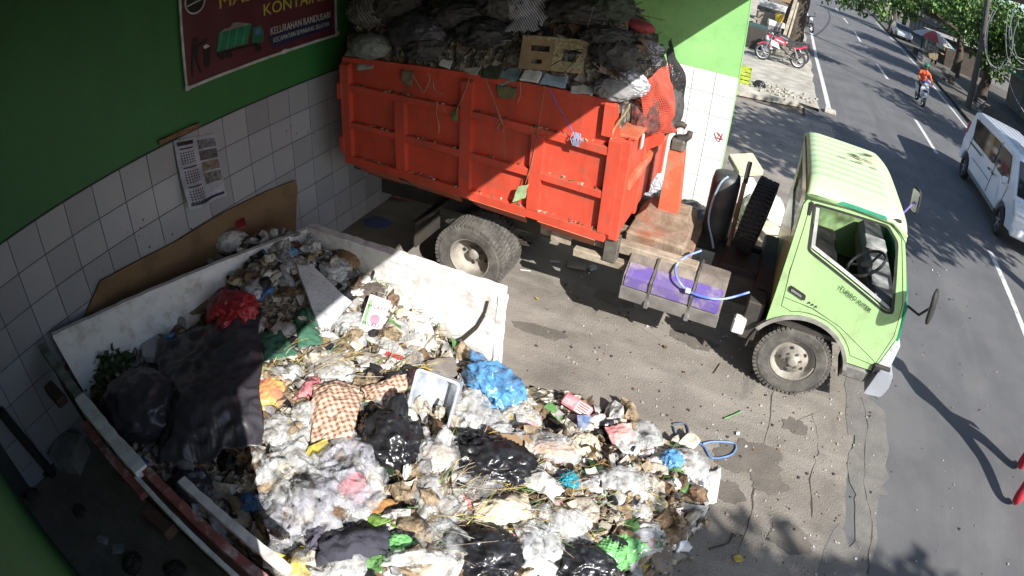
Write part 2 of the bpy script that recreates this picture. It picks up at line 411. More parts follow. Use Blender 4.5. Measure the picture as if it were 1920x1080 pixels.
# red scrawl on two tiles
g = B()
def onB(px): p = at_y(*px, YB-.016); return p
for path in ([(1340, 250), (1344, 262), (1349, 266), (1352, 256), (1346, 250)], [(1340, 250), (1345, 248), (1350, 252), (1345, 258), (1352, 262), (1355, 250)], [(1343, 258), (1356, 261)]):
    tube(g, [onB(q) for q in path], .004, 5)
ch('scrawl', g, mat('red_marker', (.6, .02, .05), .5), wB)
wC = thing('green_wall', 'dark green side wall beside the skip, bare of tiles', 'wall', (2, -1.05, 0))
ch('masonry', boxc((-.2, -1.35, -.05), (3.84, -1.056, 5.2)), m_grout, wC)
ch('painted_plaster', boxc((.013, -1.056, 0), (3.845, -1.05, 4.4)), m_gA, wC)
rf = thing('roof', 'dark roof slab with edge beam over the bay', 'roof', (2, 3, 4.4))
ch('slab', boxc((-.3, -6, 4.4), (4.63, 9, 4.6)), mat('roof_concrete', (.16, .15, .13), .9), rf)
ch('edge_beam', boxc((4.47, -6, 3.765), (4.63, 9, 4.4)), mat('beam_paint', (.10, .095, .075), .8), rf)

# mould spots and chips on the back wall tiles
random.seed(44)
for i in range(40):
    px = random.choice(((225, 505), (250, 440), (300, 470), (290, 455), (205, 530), (270, 480), (330, 440), (560, 260), (556, 250), (600, 420), (640, 425), (660, 405), (690, 390), (665, 415), (320, 442), (275, 430)))
    p = at_x(px[0]+random.gauss(0, 26), px[1]+random.gauss(0, 14), .0125); g = B(); r_ = random.choice((.003, .005, .006, .009, .012))
    g.faces.new([g.verts.new((.0125, p.y+r_*random.uniform(.6, 1.3)*math.cos(k*.785), p.z+r_*random.uniform(.6, 1.5)*math.sin(k*.785))) for k in range(8)])
    if p.z > .02: ch('mould_spot', g, m_crack, wA)
# ---- printed banner on the back wall
XW = .03
def wa(px, py): p = at_x(px, py, XW); return (p.y, p.z)
BY0, BY1, BZ0, BZ1 = 2.02, 4.03, 2.45, 3.62
bn = thing('banner', 'maroon printed banner about garbage with yellow and white lettering', 'banner', (XW, 3, BZ0))
m_mar = mat('maroon_print', (.10, .022, .03), .5, (.085, .018, .026), 3)
m_bw = mat('banner_white', (.6, .6, .6), .5); m_by = mat('banner_yellow', (.62, .56, .10), .5); m_nav = mat('banner_navy', (.02, .03, .08), .5)
m_bg = mat('banner_green', (.02, .20, .10), .5); m_bk = mat('banner_black', (.012, .012, .014), .5); m_bbl = mat('banner_blue', (.12, .2, .42), .4)
g = B(); n = 30; row = []
for i in range(n+1):
    y = BY0+(BY1-BY0)*i/n
    row.append([g.verts.new((.004+.004*math.sin(i*.9)+.003*math.sin(i*.37+z*4), y, z)) for z in (BZ0+.012*math.sin(i*.5), BZ0+.3, BZ0+.6, BZ0+.9, BZ1)])
for a, b in zip(row, row[1:]):
    for k in range(4): g.faces.new((a[k], b[k], b[k+1], a[k+1]))
o = obj('cloth', g, m_mar, bn, loc=V((0, 0, 0))); o.matrix_parent_inverse = Matrix.Translation((0, -3, -BZ0))
md = o.modifiers.new('s', 'SOLIDIFY'); md.thickness = .004; md.offset = -1
g = B()
for lo, hi in (((.004, BY0-.02, BZ0-.025), (.022, BY1+.03, BZ0+.004)), ((.004, BY0-.02, BZ0+.004), (.022, BY0+.005, BZ1)), ((.004, BY1-.002, BZ0+.004), (.022, BY1+.03, BZ1))): box(g, lo, hi, .003)
o = obj('frame', g, m_bw, bn); o.matrix_parent_inverse = Matrix.Translation((0, -3, -BZ0))
for y, z in ((BY0-.03, BZ0-.03), (3.22, BZ0-.03), (BY1+.0, BZ0-.02)):
    o = obj('clip', boxc((.005, y, z), (.028, y+.06, z+.045), .006), m_bw, bn); o.matrix_parent_inverse = Matrix.Translation((0, -3, -BZ0))
def bplate(name, pxs, m, z=.014, holes=()):
    pts = [wa(*q) for q in pxs]; hs = [[wa(*q) for q in h] for h in holes]
    o = obj(name, plate(pts, hs, .002, lambda u, v, w: (z+w, u-3, v-BZ0)), m, bn); return o
def btext(s, p0, p1, ptop, m, z=.016, bold=.004):
    """baseline from p0 to p1 in the picture, cap height to ptop."""
    a, b, c = V(wa(*p0)), V(wa(*p1)), V(wa(*ptop)); h = abs(c.y-a.y); me = text_mesh(s, 1.0, .0015, 0)
    xs = [v.co.x for v in me.vertices]; ysv = [v.co.y for v in me.vertices]
    w = max(xs)-min(xs); hh = max(ysv)-min(ysv); x0 = min(xs); y0 = min(ysv)
    for v in me.vertices: v.co = V(((v.co.x-x0)/w*(b.x-a.x), (v.co.y-y0)/hh*h, v.co.z))
    o = link('lettering', me, m, bn, rot=(math.pi/2, 0, math.pi/2)); o.location = (z, a.x-3, a.y-BZ0); return o
bplate('print_panel', [(500, 70), (619, 30), (619, 52), (512, 90)], m_nav, .0135)
btext('KONTAINER', (493, 30), (622, -4), (493, 8), m_by)
btext('MAS', (410, 17), (470, 1), (410, -8), m_by)
btext('KELURAHAN RANDUSARI', (506, 66), (617, 33), (506, 52), m_bw)
btext('KECAMATAN SEMARANG SELATAN', (511, 80), (615, 47), (511, 71), m_bw)
cx, cz = wa(364, 3); rr = .115
o = obj('emblem_ring', plate(arc(0, 0, rr, 0, 350, 36), [arc(0, 0, rr*.88, 0, 350, 36)], .002, lambda u, v, w: (.015+w, u+cx-3, v+cz-BZ0)), m_bw, bn)
o = obj('emblem_disc', plate(arc(0, 0, rr*.87, 0, 350, 36), [], .001, lambda u, v, w: (.014+w, u+cx-3, v+cz-BZ0)), m_bk, bn)
o = obj('emblem_bar', plate([(-.09, -.03), (.09, .0), (.09, .012), (-.09, -.018)], [], .001, lambda u, v, w: (.0165+w, u+cx-3, v+cz-BZ0)), m_bw, bn)
# the printed dump truck
bplate('print_truck', [(409, 62), (470, 45), (462, 82), (404, 98)], m_bg)
for k in range(4):
    t0 = k/4+.05; bplate('print_rib', [(409+61*t0, 62-17*t0), (412+61*t0, 61-17*t0), (407+58*t0, 96-16*t0), (404+58*t0, 97-16*t0)], mat('banner_green_light', (.05, .30, .17), .5), .0165)
bplate('print_cab', [(472, 52), (487, 48), (493, 60), (491, 79), (471, 81)], m_bg)
bplate('print_window', [(476, 56), (485, 53), (489, 63), (477, 66)], m_bbl, .0165)
for c0 in ((482, 90), (428, 103), (415, 106)):
    o = bplate('print_wheel', [(c0[0]+6*math.cos(k*.52), c0[1]+6.5*math.sin(k*.52)) for k in range(12)], m_bk, .0165)
bplate('print_chassis', [(404, 99), (480, 80), (480, 84), (404, 104)], m_bk, .0150)
bplate('print_heap', [(411, 61), (420, 54), (428, 53), (436, 43), (446, 42), (455, 43), (470, 45)], mat('banner_grey', (.28, .27, .25), .6), .0143)
# the litter-bin pictogram
bplate('print_head', [(364+5.5*math.cos(k*.52), 76+6*math.sin(k*.52)) for k in range(12)], m_bk)
bplate('print_body', [(358, 84), (368, 82), (386, 73), (388, 76), (371, 88), (369, 104), (358, 106)], m_bk)
bplate('print_leg', [(357, 106), (361, 105), (361, 143), (358, 143)], m_bk); bplate('print_leg', [(362, 105), (367, 104), (377, 136), (374, 137)], m_bk)
bplate('print_bin', [(380, 91), (394, 87), (391, 124), (383, 127)], m_bk); bplate('print_paper', [(379, 87), (386, 83), (392, 87), (382, 92)], m_bw, .0165)

# ---- calendar, its strip of board, and the brown plywood
def wallsheet(px4, x0, n=14, curl=.02, seed=0):
    P = [at_x(*q, x0) for q in px4]; g = B(); grid = []
    for j in range(n+1):
        row = []
        for i in range(n+1):
            u, v = i/n, j/n; p = P[0].lerp(P[1], u).lerp(P[3].lerp(P[2], u), v)
            row.append(g.verts.new((x0+curl*(v*v)*(.35+.65*abs(math.sin(u*3.0+seed)))+.004*math.sin(u*9+v*4), p.y, p.z)))
        grid.append(row)
    for j in range(n):
        for i in range(n): g.faces.new((grid[j][i], grid[j][i+1], grid[j+1][i+1], grid[j+1][i]))
    return g, P
cpx = [(325, 264), (402, 250), (414, 362), (345, 389)]
cal = thing('calendar', 'paper wall calendar with date columns and dark photographs, curled at the bottom', 'calendar', (.013, 2.0, 1.7))
def cpt(u, v): return (cpx[0][0]*(1-u)*(1-v)+cpx[1][0]*u*(1-v)+cpx[2][0]*u*v+cpx[3][0]*(1-u)*v, cpx[0][1]*(1-u)*(1-v)+cpx[1][1]*u*(1-v)+cpx[2][1]*u*v+cpx[3][1]*(1-u)*v)
def calpart(name, u0, u1, v0, v1, m, lift, n=8):
    P = [at_x(*cpt(a, b), .02) for a, b in ((u0, v0), (u1, v0), (u1, v1), (u0, v1))]; g = B(); grid = []
    for j in range(n+1):
        row = []
        for i in range(n+1):
            a, b = i/n, j/n; p = P[0].lerp(P[1], a).lerp(P[3].lerp(P[2], a), b); u, v = u0+(u1-u0)*a, v0+(v1-v0)*b
            row.append(g.verts.new((.022+lift+.11*v*v*(.25+.75*abs(math.sin(u*2.6+.4)))+.028*(math.sin(u*7.5)+1)*(.35+v)*.7, p.y, p.z)))
        grid.append(row)
    for j in range(n):
        for i in range(n): g.faces.new((grid[j][i], grid[j][i+1], grid[j+1][i+1], grid[j+1][i]))
    o = ch(name, g, m, cal); md = o.modifiers.new('s', 'SOLIDIFY'); md.thickness = .0015
    return o
calpart('sheet', 0, 1, 0, 1, mat('calendar_paper', (.46, .47, .54), .6), 0, 18)
calpart('heading', .05, .45, .03, .09, m_bk, .004)
for k, (v0, v1) in enumerate(((.06, .2), (.23, .38), (.41, .55), (.58, .74))): calpart('photograph', .56, .97, v0, v1, mat('photo_print_%d' % k, ((.05, .05, .06), (.035, .03, .03), (.06, .05, .04), (.04, .045, .06))[k], .4, ((.2, .2, .22), (.12, .12, .14), (.25, .2, .15), (.2, .2, .2))[k], 30), .004)
for b in range(3):
    calpart('month_heading', .08, .42, .13+b*.28, .15+b*.28, m_bk, .004, 4)
    for r_ in range(5):
        for c_ in range(6):
            u = .08+c_*.062; v = .19+b*.28+r_*.038; calpart('date', u, u+.03, v, v+.02, m_bk, .004, 1)
calpart('footer_band', .05, .95, .92, .96, m_nav, .004)
g, P = wallsheet([(296, 264), (372, 229), (374, 238), (298, 272)], .025, 6, 0)
o = tag(obj('batten', g, mat('cork_board', (.26, .15, .08), .9, (.14, .08, .045), 20, .3, 60)), 'short brown batten fixed above the paper calendar', 'batten')
o.modifiers.new('s', 'SOLIDIFY').thickness = .02
# plywood sheet standing against the wall behind the skip
pts = [(555, 338), (559, 352), (556, 440), (520, 470), (300, 620), (120, 700), (190, 528), (330, 455), (420, 400), (500, 360)]
q = [at_x(a, b, .06) for a, b in pts]
m_ply = mat('weathered_plywood', (.26, .165, .085), .85, (.15, .095, .05), 3, .25, 30, dirt=(.09, .06, .04), dscale=3, damt=.6)
o = tag(obj('plywood_sheet', plate([(p.y, max(p.z, .02)) for p in q], [], .018, lambda u, v, w: (.03+w, u, v)), m_ply), 'brown plywood sheet standing against the tiled wall behind the skip', 'plywood')
# ================================================================== TRUCK
m_lime = mat('lime_cab_paint', (.39, .60, .27), .35, (.35, .55, .24), 1.5, .03, 20, dirt=(.30, .30, .17), dscale=7, damt=.55, coat=.4)
streaks(m_lime, (.30, .33, .20), .6, (5, 5, .9), lo=.55); m_teal = mat('teal_cab_paint', (.02, .30, .16), .35, coat=.4)
m_black = mat('black_rubber', (.016, .016, .017), .75, (.03, .028, .025), 8, .2, 40)
m_dark = mat('dark_chassis', (.03, .029, .027), .7, (.055, .045, .035), 5, .2, 40)
m_tyre = mat('dusty_tyre', (.15, .138, .12), .95, (.06, .056, .05), 6, .35, 60)
m_rim = mat('dusty_rim', (.36, .33, .28), .7, (.22, .20, .17), 6, .2, 50, metal=.2)
m_steel = mat('grimy_steel', (.22, .20, .17), .6, (.10, .09, .075), 7, .2, 50, metal=.5)
m_mud = mat('dusty_frame', (.33, .26, .19), .9, (.17, .12, .08), 6, .4, 40, dirt=(.30, .085, .035), dscale=4, damt=.8)
m_orange = mat('orange_steel_paint', (.62, .078, .042), .5, (.50, .06, .03), 3, .12, 30, dirt=(.33, .10, .06), dscale=9, damt=.6)
streaks(m_orange, (.24, .055, .035), .75, (6, 6, .8), lo=.5, hi=.75); streaks(m_orange, (.42, .26, .17), .6, (9, 9, 1.4), lo=.62, hi=.75)
m_orange2 = mat('faded_orange_paint', (.60, .125, .05), .7, (.42, .10, .05), 5, .2, 30, dirt=(.30, .22, .15), dscale=4, damt=.8)
m_glass = mat('dark_glass', (.02, .024, .026), .06, spec=.8)
m_chrome = mat('bright_metal', (.65, .66, .68), .25, metal=.9, contrast=.1)
m_lens = mat('clear_lens', (.75, .77, .78), .12, (.4, .42, .45), 30, spec=.9)
m_greyp = mat('grey_plastic', (.22, .22, .22), .6)
m_bump = mat('grey_bumper', (.34, .35, .39), .45, (.26, .27, .30), 3)
tk = thing('garbage_truck', 'lime green flat-nosed truck cab on a dusty chassis, parked nose to the road', 'truck', (3.6, 4.5, 0))

RW = .385
def tyre_mesh(r=RW, w=.2, rin=.215):
    g = B(); prof = [(rin, -w*.36), (rin+.02, -w*.47), (rin+.07, -w*.5), (r-.05, -w*.5), (r-.012, -w*.43), (r-.006, -w*.2), (r-.004, 0), (r-.006, w*.2), (r-.012, w*.43), (r-.05, w*.5), (rin+.07, w*.5), (rin+.02, w*.47), (rin, w*.36)]
    lathe(g, prof, 56, 'Y', close=True)
    for k in range(52):
        a = 2*math.pi*k/52
        for s in (-1, 1):
            M = Matrix.Rotation(-a-(.03 if s > 0 else -.03), 4, 'Y')
            box(g, (r-.03, s*w*.17 if s > 0 else s*w*.49, -.014), (r+.004, s*w*.49 if s > 0 else s*w*.17, .014), mat=M)
        box(g, (r-.012, -w*.1, -.018), (r+.003, w*.1, .016), mat=Matrix.Rotation(-a, 4, 'Y'))
    return tomesh(g, 'tyre')
TY = tyre_mesh(); TY.materials.append(m_tyre)
def rim_front():
    hs = []
    for k in range(5):
        a = k*72+20; c = (.105*math.cos(R(a)), .105*math.sin(R(a)))
    g = lathe(B(), [(.218, -.075), (.225, -.085), (.21, -.07), (.19, -.03), (.165, -.02), (.15, -.045), (.09, -.065), (.055, -.07), (.05, -.10), (.03, -.105), (.002, -.105)], 40, 'Y', cap0=False)
    return tomesh(g, 'rim')
def rim_rear():
    g = lathe(B(), [(.218, -.075), (.228, -.088), (.212, -.075), (.20, -.05), (.195, .05), (.16, .085), (.10, .08), (.06, .06), (.055, .0), (.03, -.01), (.002, -.01)], 40, 'Y', cap0=False)
    return tomesh(g, 'rim')
RIMF, RIMR = rim_front(), rim_rear()
for q in (RIMF, RIMR): q.materials.append(m_rim); q.polygons.foreach_set('use_smooth', [True]*len(q.polygons))
NUT = tomesh(cyl(B(), (0, -.02, 0), (0, 0, 0), .012, 6), 'nut'); NUT.materials.append(m_steel)
HOLE = tomesh(cyl(B(), (0, -.004, 0), (0, .004, 0), .020, 12), 'vent'); HOLE.materials.append(m_black)
def wheel(x, y, face, rimm, inner=False, z=RW):
    w = bpy.data.objects.new('wheel', None); COL.objects.link(w); w.parent = tk; w.location = V((x, y, z))-tk.location
    if face > 0: w.rotation_euler = (0, 0, math.pi)
    w.rotation_euler[1] = 0
    link('tyre', TY, None, w); link('rim', rimm, None, w)
    if not inner:
        for k in range(6):
            a = R(60*k+12); ro = .082 if rimm is RIMF else .075; yo = -.062 if rimm is RIMF else .06
            link('nut', NUT, None, w, (ro*math.cos(a), yo, ro*math.sin(a)))
        for k in range(5):
            a = R(72*k+40); ro = .128 if rimm is RIMF else .14; yo = -.052 if rimm is RIMF else .078
            o = link('vent_hole', HOLE, None, w, (ro*math.cos(a), yo, ro*math.sin(a)))
    return w
FX, RX = 5.27, 1.95
wheel(FX, 3.76, -1, RIMF); wheel(FX, 5.24, 1, RIMF)
wheel(RX, 3.76, -1, RIMR); wheel(RX, 4.0, -1, RIMR, True); wheel(RX, 5.24, 1, RIMR); wheel(RX, 5.0, 1, RIMR, True)
# ---- chassis
def tch(name, bm, m, **k): return ch(name, bm, m, tk, **k)
for y in (4.16, 4.84): tch('chassis_rail', box(B(), (.55, y-.035, .60), (6.0, y+.035, .80), .008), m_dark)
for x in (.7, 1.4, 2.6, 3.4, 4.3, 5.0, 5.8): tch('cross_member', boxc((x-.05, 4.2, .63), (x+.05, 4.8, .76), .01), m_dark)
tch('rear_axle', lathe(cyl(B(), (RX, 3.8, RW), (RX, 5.2, RW), .06, 14), [(.02, -.18), (.17, -.1), (.2, 0), (.17, .1), (.02, .18)], 20, 'Y', (RX, 4.5, RW)), m_steel, smooth=True)
tch('front_axle', cyl(B(), (FX, 3.8, RW-.04), (FX, 5.2, RW-.04), .05, 12), m_steel)
tch('drive_shaft', tube(B(), [(RX+.15, 4.42, .46), (2.9, 4.42, .52), (2.95, 4.42, .52), (3.0, 4.42, .52), (4.6, 4.45, .58)], [.045, .045, .075, .045, .045], 12), mat('pale_shaft', (.42, .39, .34), .7, (.25, .23, .2), 8))
for x in (RX, FX):
    for y in (4.08, 4.92):
        g = B()
        for k in range(4): bar(g, (x-.5+.05*k, y, .50+.02*k), (x, y, .445+.02*k), .06, .014); bar(g, (x, y, .445+.02*k), (x+.5-.05*k, y, .50+.02*k), .06, .014)
        tch('leaf_spring', g, m_dark)
# tipping sub-frame, dusty with rust paint
for y in (4.12, 4.88): tch('hoist_rail', box(B(), (.5, y-.05, .81), (3.95, y+.05, .97), .01), m_mud)
tch('hoist_deck', box(B(), (3.38, 3.98, .80), (4.05, 4.95, .86), .01), m_mud)
tch('hoist_block', box(B(), (3.40, 4.0, .86), (3.98, 4.62, 1.0), .02), m_mud)
tch('hoist_beam', box(B(), (2.9, 3.8, .86), (4.15, 3.92, .96), .01), mat('dusty_beam', (.40, .34, .26), .9, (.22, .18, .13), 5, .3, 40))
tch('side_rail', box(B(), (3.0, 3.72, .74), (4.2, 3.8, .82), .008), MATS['dusty_beam'])
for x0, x1, y in ((2.75, 2.95, 3.78), (2.62, 2.78, 3.84)): tch('bracket', box(B(), (x0, y, .80), (x1, y+.03, .94), .005), MATS['dusty_beam'])
# hook arm
g = B()
prof = [(3.56, .84), (3.86, .84), (3.80, 1.05), (3.74, 1.72), (3.60, 1.72), (3.60, 1.05)]
for yy0 in (4.46,): g2 = plate(prof, [], .2, lambda u, v, w: (u, 4.42+w, v)); 
tch('hook_arm', g2, m_orange2)
tch('hook_head', box(B(), (3.60, 4.43, 1.72), (3.74, 4.61, 1.84), .02), m_steel)
hk = [(3.66, 4.52, 1.80), (3.68, 4.52, 1.83), (3.72, 4.52, 1.845), (3.755, 4.52, 1.88), (3.76, 4.52, 1.925)]
tch('hook_latch', tube(B(), [at_y(1243, 252, 4.62), at_y(1252, 240, 4.62), at_y(1266, 233, 4.62), at_y(1279, 233, 4.62), at_y(1287, 238, 4.62)], [.03, .034, .034, .032, .026], 10), m_dark, smooth=True)
tch('hook', tube(B(), hk, [.06, .05, .04, .034, .028], 10), m_dark, smooth=True)
tch('hook_base', plate([(3.40, .99), (3.98, .99), (3.9, 1.10), (3.5, 1.10)], [], .36, lambda u, v, w: (u, 4.34+w, v)), m_mud)
g = cyl(B(), (3.9, 4.36, 1.0), (3.9, 4.70, 1.0), .075, 16); tch('pivot_pin', g, m_mud)
# rear mudguard
g = plate([(1.30, .62), (1.52, .80), (1.56, .80), (1.34, .60)], [], .5, lambda u, v, w: (u, 3.68+w, v)); tch('mudguard', g, m_steel)
tch('mud_flap', boxc((1.28, 3.68, .32), (1.31, 4.18, .64), .004), m_dark)
# fuel tank with faded violet paint
m_viol = mat('faded_violet_paint', (.10, .06, .34), .32, (.16, .12, .26), 3, .2, 30, dirt=(.34, .30, .25), dscale=5, damt=.8)
prof = rnd_poly([(3.57, .56), (4.03, .56), (4.03, .90), (3.80, .92), (3.58, .80)], .04, 3)
tch('fuel_tank', plate(prof, [], .92, lambda u, v, w: (3.54+w, u, v)), mat('tank_dust', (.27, .23, .19), .75, (.13, .11, .095), 4, .3, 40))
for xa, xb in ((3.56, 3.785), (3.815, 4.165), (4.195, 4.44)):
    for (ya, za), (yb_, zb_) in (((3.566, .70), (3.574, .795)), ((3.574, .795), (3.70, .872))):
        g = B(); g.faces.new([g.verts.new(p) for p in ((xa, ya-.004, za+.004), (xb, ya-.004, za+.004), (xb, yb_-.004, zb_+.004), (xa, yb_-.004, zb_+.004))]); tch('violet_panel', g, m_viol)
tch('tank_skirt', box(B(), (3.535, 3.555, .56), (4.465, 3.568, .69), .003), mat('dusty_grey_steel', (.20, .19, .17), .7, (.12, .11, .10), 5))
for x in (3.80, 4.18):
    pr = [(3.556, .55), (3.556, .805), (3.79, .932), (4.042, .912), (4.042, .55)]
    g = B()
    for a, b in zip(pr, pr[1:]): bar(g, (x, *a), (x, *b), .008, .022, (1, 0, 0))
    tch('tank_strap', g, m_steel)
    tch('strap_bolt', box(B(), (x-.02, 3.53, .55), (x+.02, 3.57, .62), .006), m_chrome)
# battery box rear of the front wheel
tch('lamp_box', box(B(), (4.60, 3.62, .52), (4.72, 3.72, .68), .015), mat('side_lamp', (.62, .62, .6), .4))
tch('tool_frame', box(B(), (4.68, 3.68, .46), (4.84, 3.95, .86), .01), m_dark)
# air cleaner, spare wheel, rack and hoses behind the cab
g = lathe(B(), [(.05, 0), (.145, .02), (.15, .1), (.15, .60), (.135, .68), (.06, .70)], 28, 'Z', (4.18, 4.86, .80)); tch('air_cleaner', g, mat('dull_black_paint', (.03, .032, .034), .5, (.07, .07, .07), 6, .1, 30), smooth=True)
sp = bpy.data.objects.new('spare_wheel', None); COL.objects.link(sp); sp.parent = tk; sp.location = V((4.56, 4.72, 1.20))-tk.location; sp.rotation_euler = (R(6), R(0), R(82))
tsp = TY.copy(); tsp.materials.clear(); tsp.materials.append(m_black); link('tyre', tsp, None, sp); link('rim', RIMR, None, sp)
tch('rack_post', box(B(), (4.34, 4.62, .82), (4.385, 4.66, 1.52), .008), m_mud)
tch('rack_post', box(B(), (4.34, 5.2, .82), (4.385, 5.25, 1.52), .008), m_mud)
tch('rack_bar', box(B(), (4.345, 4.69, 1.50), (4.395, 5.2, 1.56), .006), m_dark)
m_hose = mat('pale_hose', (.35, .50, .62), .35)
tch('hose', tube(B(), smooth_path([(4.19, 4.75, 1.50), (4.13, 4.71, 1.42), (4.09, 4.70, 1.2), (4.1, 4.68, 1.0), (4.18, 4.6, .86), (4.22, 4.5, .82)]), .011, 8), m_hose)
m_bhose = mat('blue_hose', (.08, .16, .70), .3, (.35, .45, .8), 4)
hp = [at_y(*q, yy_) for q, yy_ in (((1315, 470), 4.1), ((1285, 482), 3.9), ((1267, 500), 3.75), ((1270, 522), 3.6), ((1290, 545), 3.55), ((1325, 558), 3.54), ((1360, 560), 3.58), ((1405, 548), 3.75))]
tch('hose', tube(B(), smooth_path(hp), .010, 8), m_bhose)
tch('hose_clip', box(B(), tuple(hp[4]-V((.025, .02, .02))), tuple(hp[4]+V((.025, .02, .02))), .006), m_lens)
tch('gearbox', box(B(), (4.3, 4.25, .40), (5.1, 4.75, .80), .06), m_dark)
tch('engine_cover', box(B(), (4.72, 3.9, .70), (4.90, 5.1, .86), .02), m_dark)

# ---- cab
def tum(z): return max(0, z-1.30)*.11
arch = arc(FX, .40, .50, 23.6, 141, 14)
outer = [(4.88, 1.3), (4.89, 1.88), (4.93, 1.97), (5.30, 1.995), (5.68, 1.985), (5.82, 1.91), (5.94, 1.64), (6.06, 1.36), (6.115, 1.02), (6.13, .70), (6.02, .60)]+arch[0:]
win = rnd_poly([(4.985, 1.90), (5.64, 1.925), (5.765, 1.83), (5.955, 1.235), (5.90, 1.225), (5.05, 1.53)], .03, 3)
sideR = lambda u, v, w: (u, 3.62+w+tum(v), v)
sideL = lambda u, v, w: (u, 5.38-w-tum(v), v)
cabs = tch('cab_side', plate(outer, [win], .035, sideR), m_lime)
tch('cab_side', plate(outer, [win], .035, sideL), m_lime)
ring = rnd_poly([(4.965, 1.918), (5.65, 1.945), (5.785, 1.84), (5.985, 1.225), (5.90, 1.20), (5.03, 1.515)], .035, 3)
tch('window_seal', plate(ring, [win], .006, lambda u, v, w: (u, 3.615+w+tum(v), v)), m_black)
sash = rnd_poly([(5.0, 1.885), (5.055, 1.545), (5.92, 1.24), (5.935, 1.262), (5.085, 1.565), (5.03, 1.885)], .006, 1)
tch('window_channel', plate(sash, [], .01, lambda u, v, w: (u, 3.635+w+tum(v), v)), mat('pale_trim', (.6, .6, .58), .4))
m_seam = mat('seam_shadow', (.03, .045, .02), .8)
def seam(pts, r=.0035):
    g = tube(B(), [V((u, 3.6205+tum(v), v)) for u, v in pts], r, 5); tch('door_seam', g, m_seam)
seam([(4.945, 1.94), (4.94, 1.3), (4.97, .95), (5.06, .93)]+[(x, z) for x, z in arc(FX, .40, .565, 112, 30, 10)]+[(6.03, .66)])
seam([(4.945, 1.94), (5.2, 1.965), (5.66, 1.965), (5.80, 1.88), (6.03, 1.34), (6.08, 1.02), (6.03, .66)])
seam([(4.97, 1.04), (5.25, 1.02), (5.55, .93), (6.02, .70)], .003)
# wheel arch lip, step and mud shield
lip = arc(FX, .40, .53, 14, 150, 18)+arc(FX, .40, .492, 150, 14, 18)
tch('arch_lip', plate(lip, [], .05, lambda u, v, w: (u, 3.60+w, v)), mat('worn_arch', (.30, .29, .26), .7, (.18, .17, .15), 8))
tch('arch_liner', plate(arc(FX, .40, .49, 0, 180, 18)+arc(FX, .40, .475, 180, 0, 18), [], .30, lambda u, v, w: (u, 3.66+w, v)), m_dark)
tch('step', box(B(), (5.74, 3.615, .44), (6.02, 3.90, .58), .02), mat('step_steel', (.20, .19, .18), .6, (.10, .1, .09), 12))
# handle, badge lettering, drip rail, pillar vents
tch('door_handle', plate(rnd_poly([(4.985, 1.175), (5.15, 1.125), (5.15, 1.07), (4.985, 1.12)], .02), [], .012, lambda u, v, w: (u, 3.606+w, v)), m_black)
tch('handle_grip', plate(rnd_poly([(5.0, 1.15), (5.11, 1.115), (5.11, 1.098), (5.0, 1.13)], .006), [], .012, lambda u, v, w: (u, 3.598+w, v)), m_greyp)
for k in range(3): tch('lock', cyl(B(), (5.20+.035*k, 3.612, 1.065-.008*k), (5.20+.035*k, 3.624, 1.065-.008*k), .008, 8), m_black)
me = text_mesh('TURBO INTER', .06, .001); o = link('lettering', me, m_black, tk, V((5.40, 3.612, 1.285))-tk.location, (R(90), R(19), 0))
tch('quarter_trim', box(B(), (4.935, 3.672, 1.80), (4.97, 3.69, 1.92), .005), m_black)
# roof with lengthwise ribs
g = B(); NX, NY = 24, 90; grid = []
for i in range(NX+1):
    row = []
    for j in range(NY+1):
        u, t = i/NX, j/NY*2-1
        x = 4.885+u*.955
        y = 4.5+t*(.815+.0*u); ed = abs(t)**9
        fr = max(0, (u-.72)/.28)
        z = 2.075-.095*ed-.13*fr**2.2-(.03*((.06-u)/.06)**2 if u < .06 else 0)
        if abs(t) < .84 and .05 < u < .86:
            z += .014*max(0, math.cos((t/.84)*math.pi*9))*min(1, (u-.05)/.04, (.86-u)/.06)
        row.append(g.verts.new((x, y, z)))
    grid.append(row)
for i in range(NX):
    for j in range(NY): g.faces.new((grid[i][j], grid[i+1][j], grid[i+1][j+1], grid[i][j+1]))
m_roof = mat('lime_roof_paint', (.46, .60, .36), .45, (.41, .55, .32), 2, .03, 20, dirt=(.45, .50, .30), dscale=3, damt=.6)
rfo = tch('cab_roof', g, m_roof, smooth=True); rfo.modifiers.new('s', 'SOLIDIFY').thickness = -.02
m_rust = mat('rust', (.42, .24, .14), .95, (.46, .42, .26), 26)
for k in range(18):
    random.seed(k+40); x = random.gauss(5.42, .09); t = .36+.0905*(k//4)+random.uniform(-.012, .012)
    g = B(); vs = [g.verts.new((x+random.uniform(.02, .09)*math.cos(a*.63), 4.2+t+.014*math.sin(a*.63), 2.1135)) for a in range(10)]; g.faces.new(vs)
    tch('rust_patch', g, m_rust)
for s, y in ((1, 3.66), (-1, 5.34)): tch('roof_rail', tube(B(), [(4.90, y+s*.03, 1.955), (5.3, y+s*.028, 1.99), (5.68, y+s*.03, 1.985), (5.84, y+s*.035, 1.90)], .022, 8), m_lime, smooth=True)
tch('roof_stripe', plate([(5.16, 1.985), (5.62, 1.99), (5.60, 2.015), (5.2, 2.012)], [], .006, lambda u, v, w: (u, 3.668-w+(v-1.985)*.3, v)), m_teal)
tch('side_vent', box(B(), (5.63, 3.70, 1.992), (5.76, 3.74, 2.01), .004), m_black)
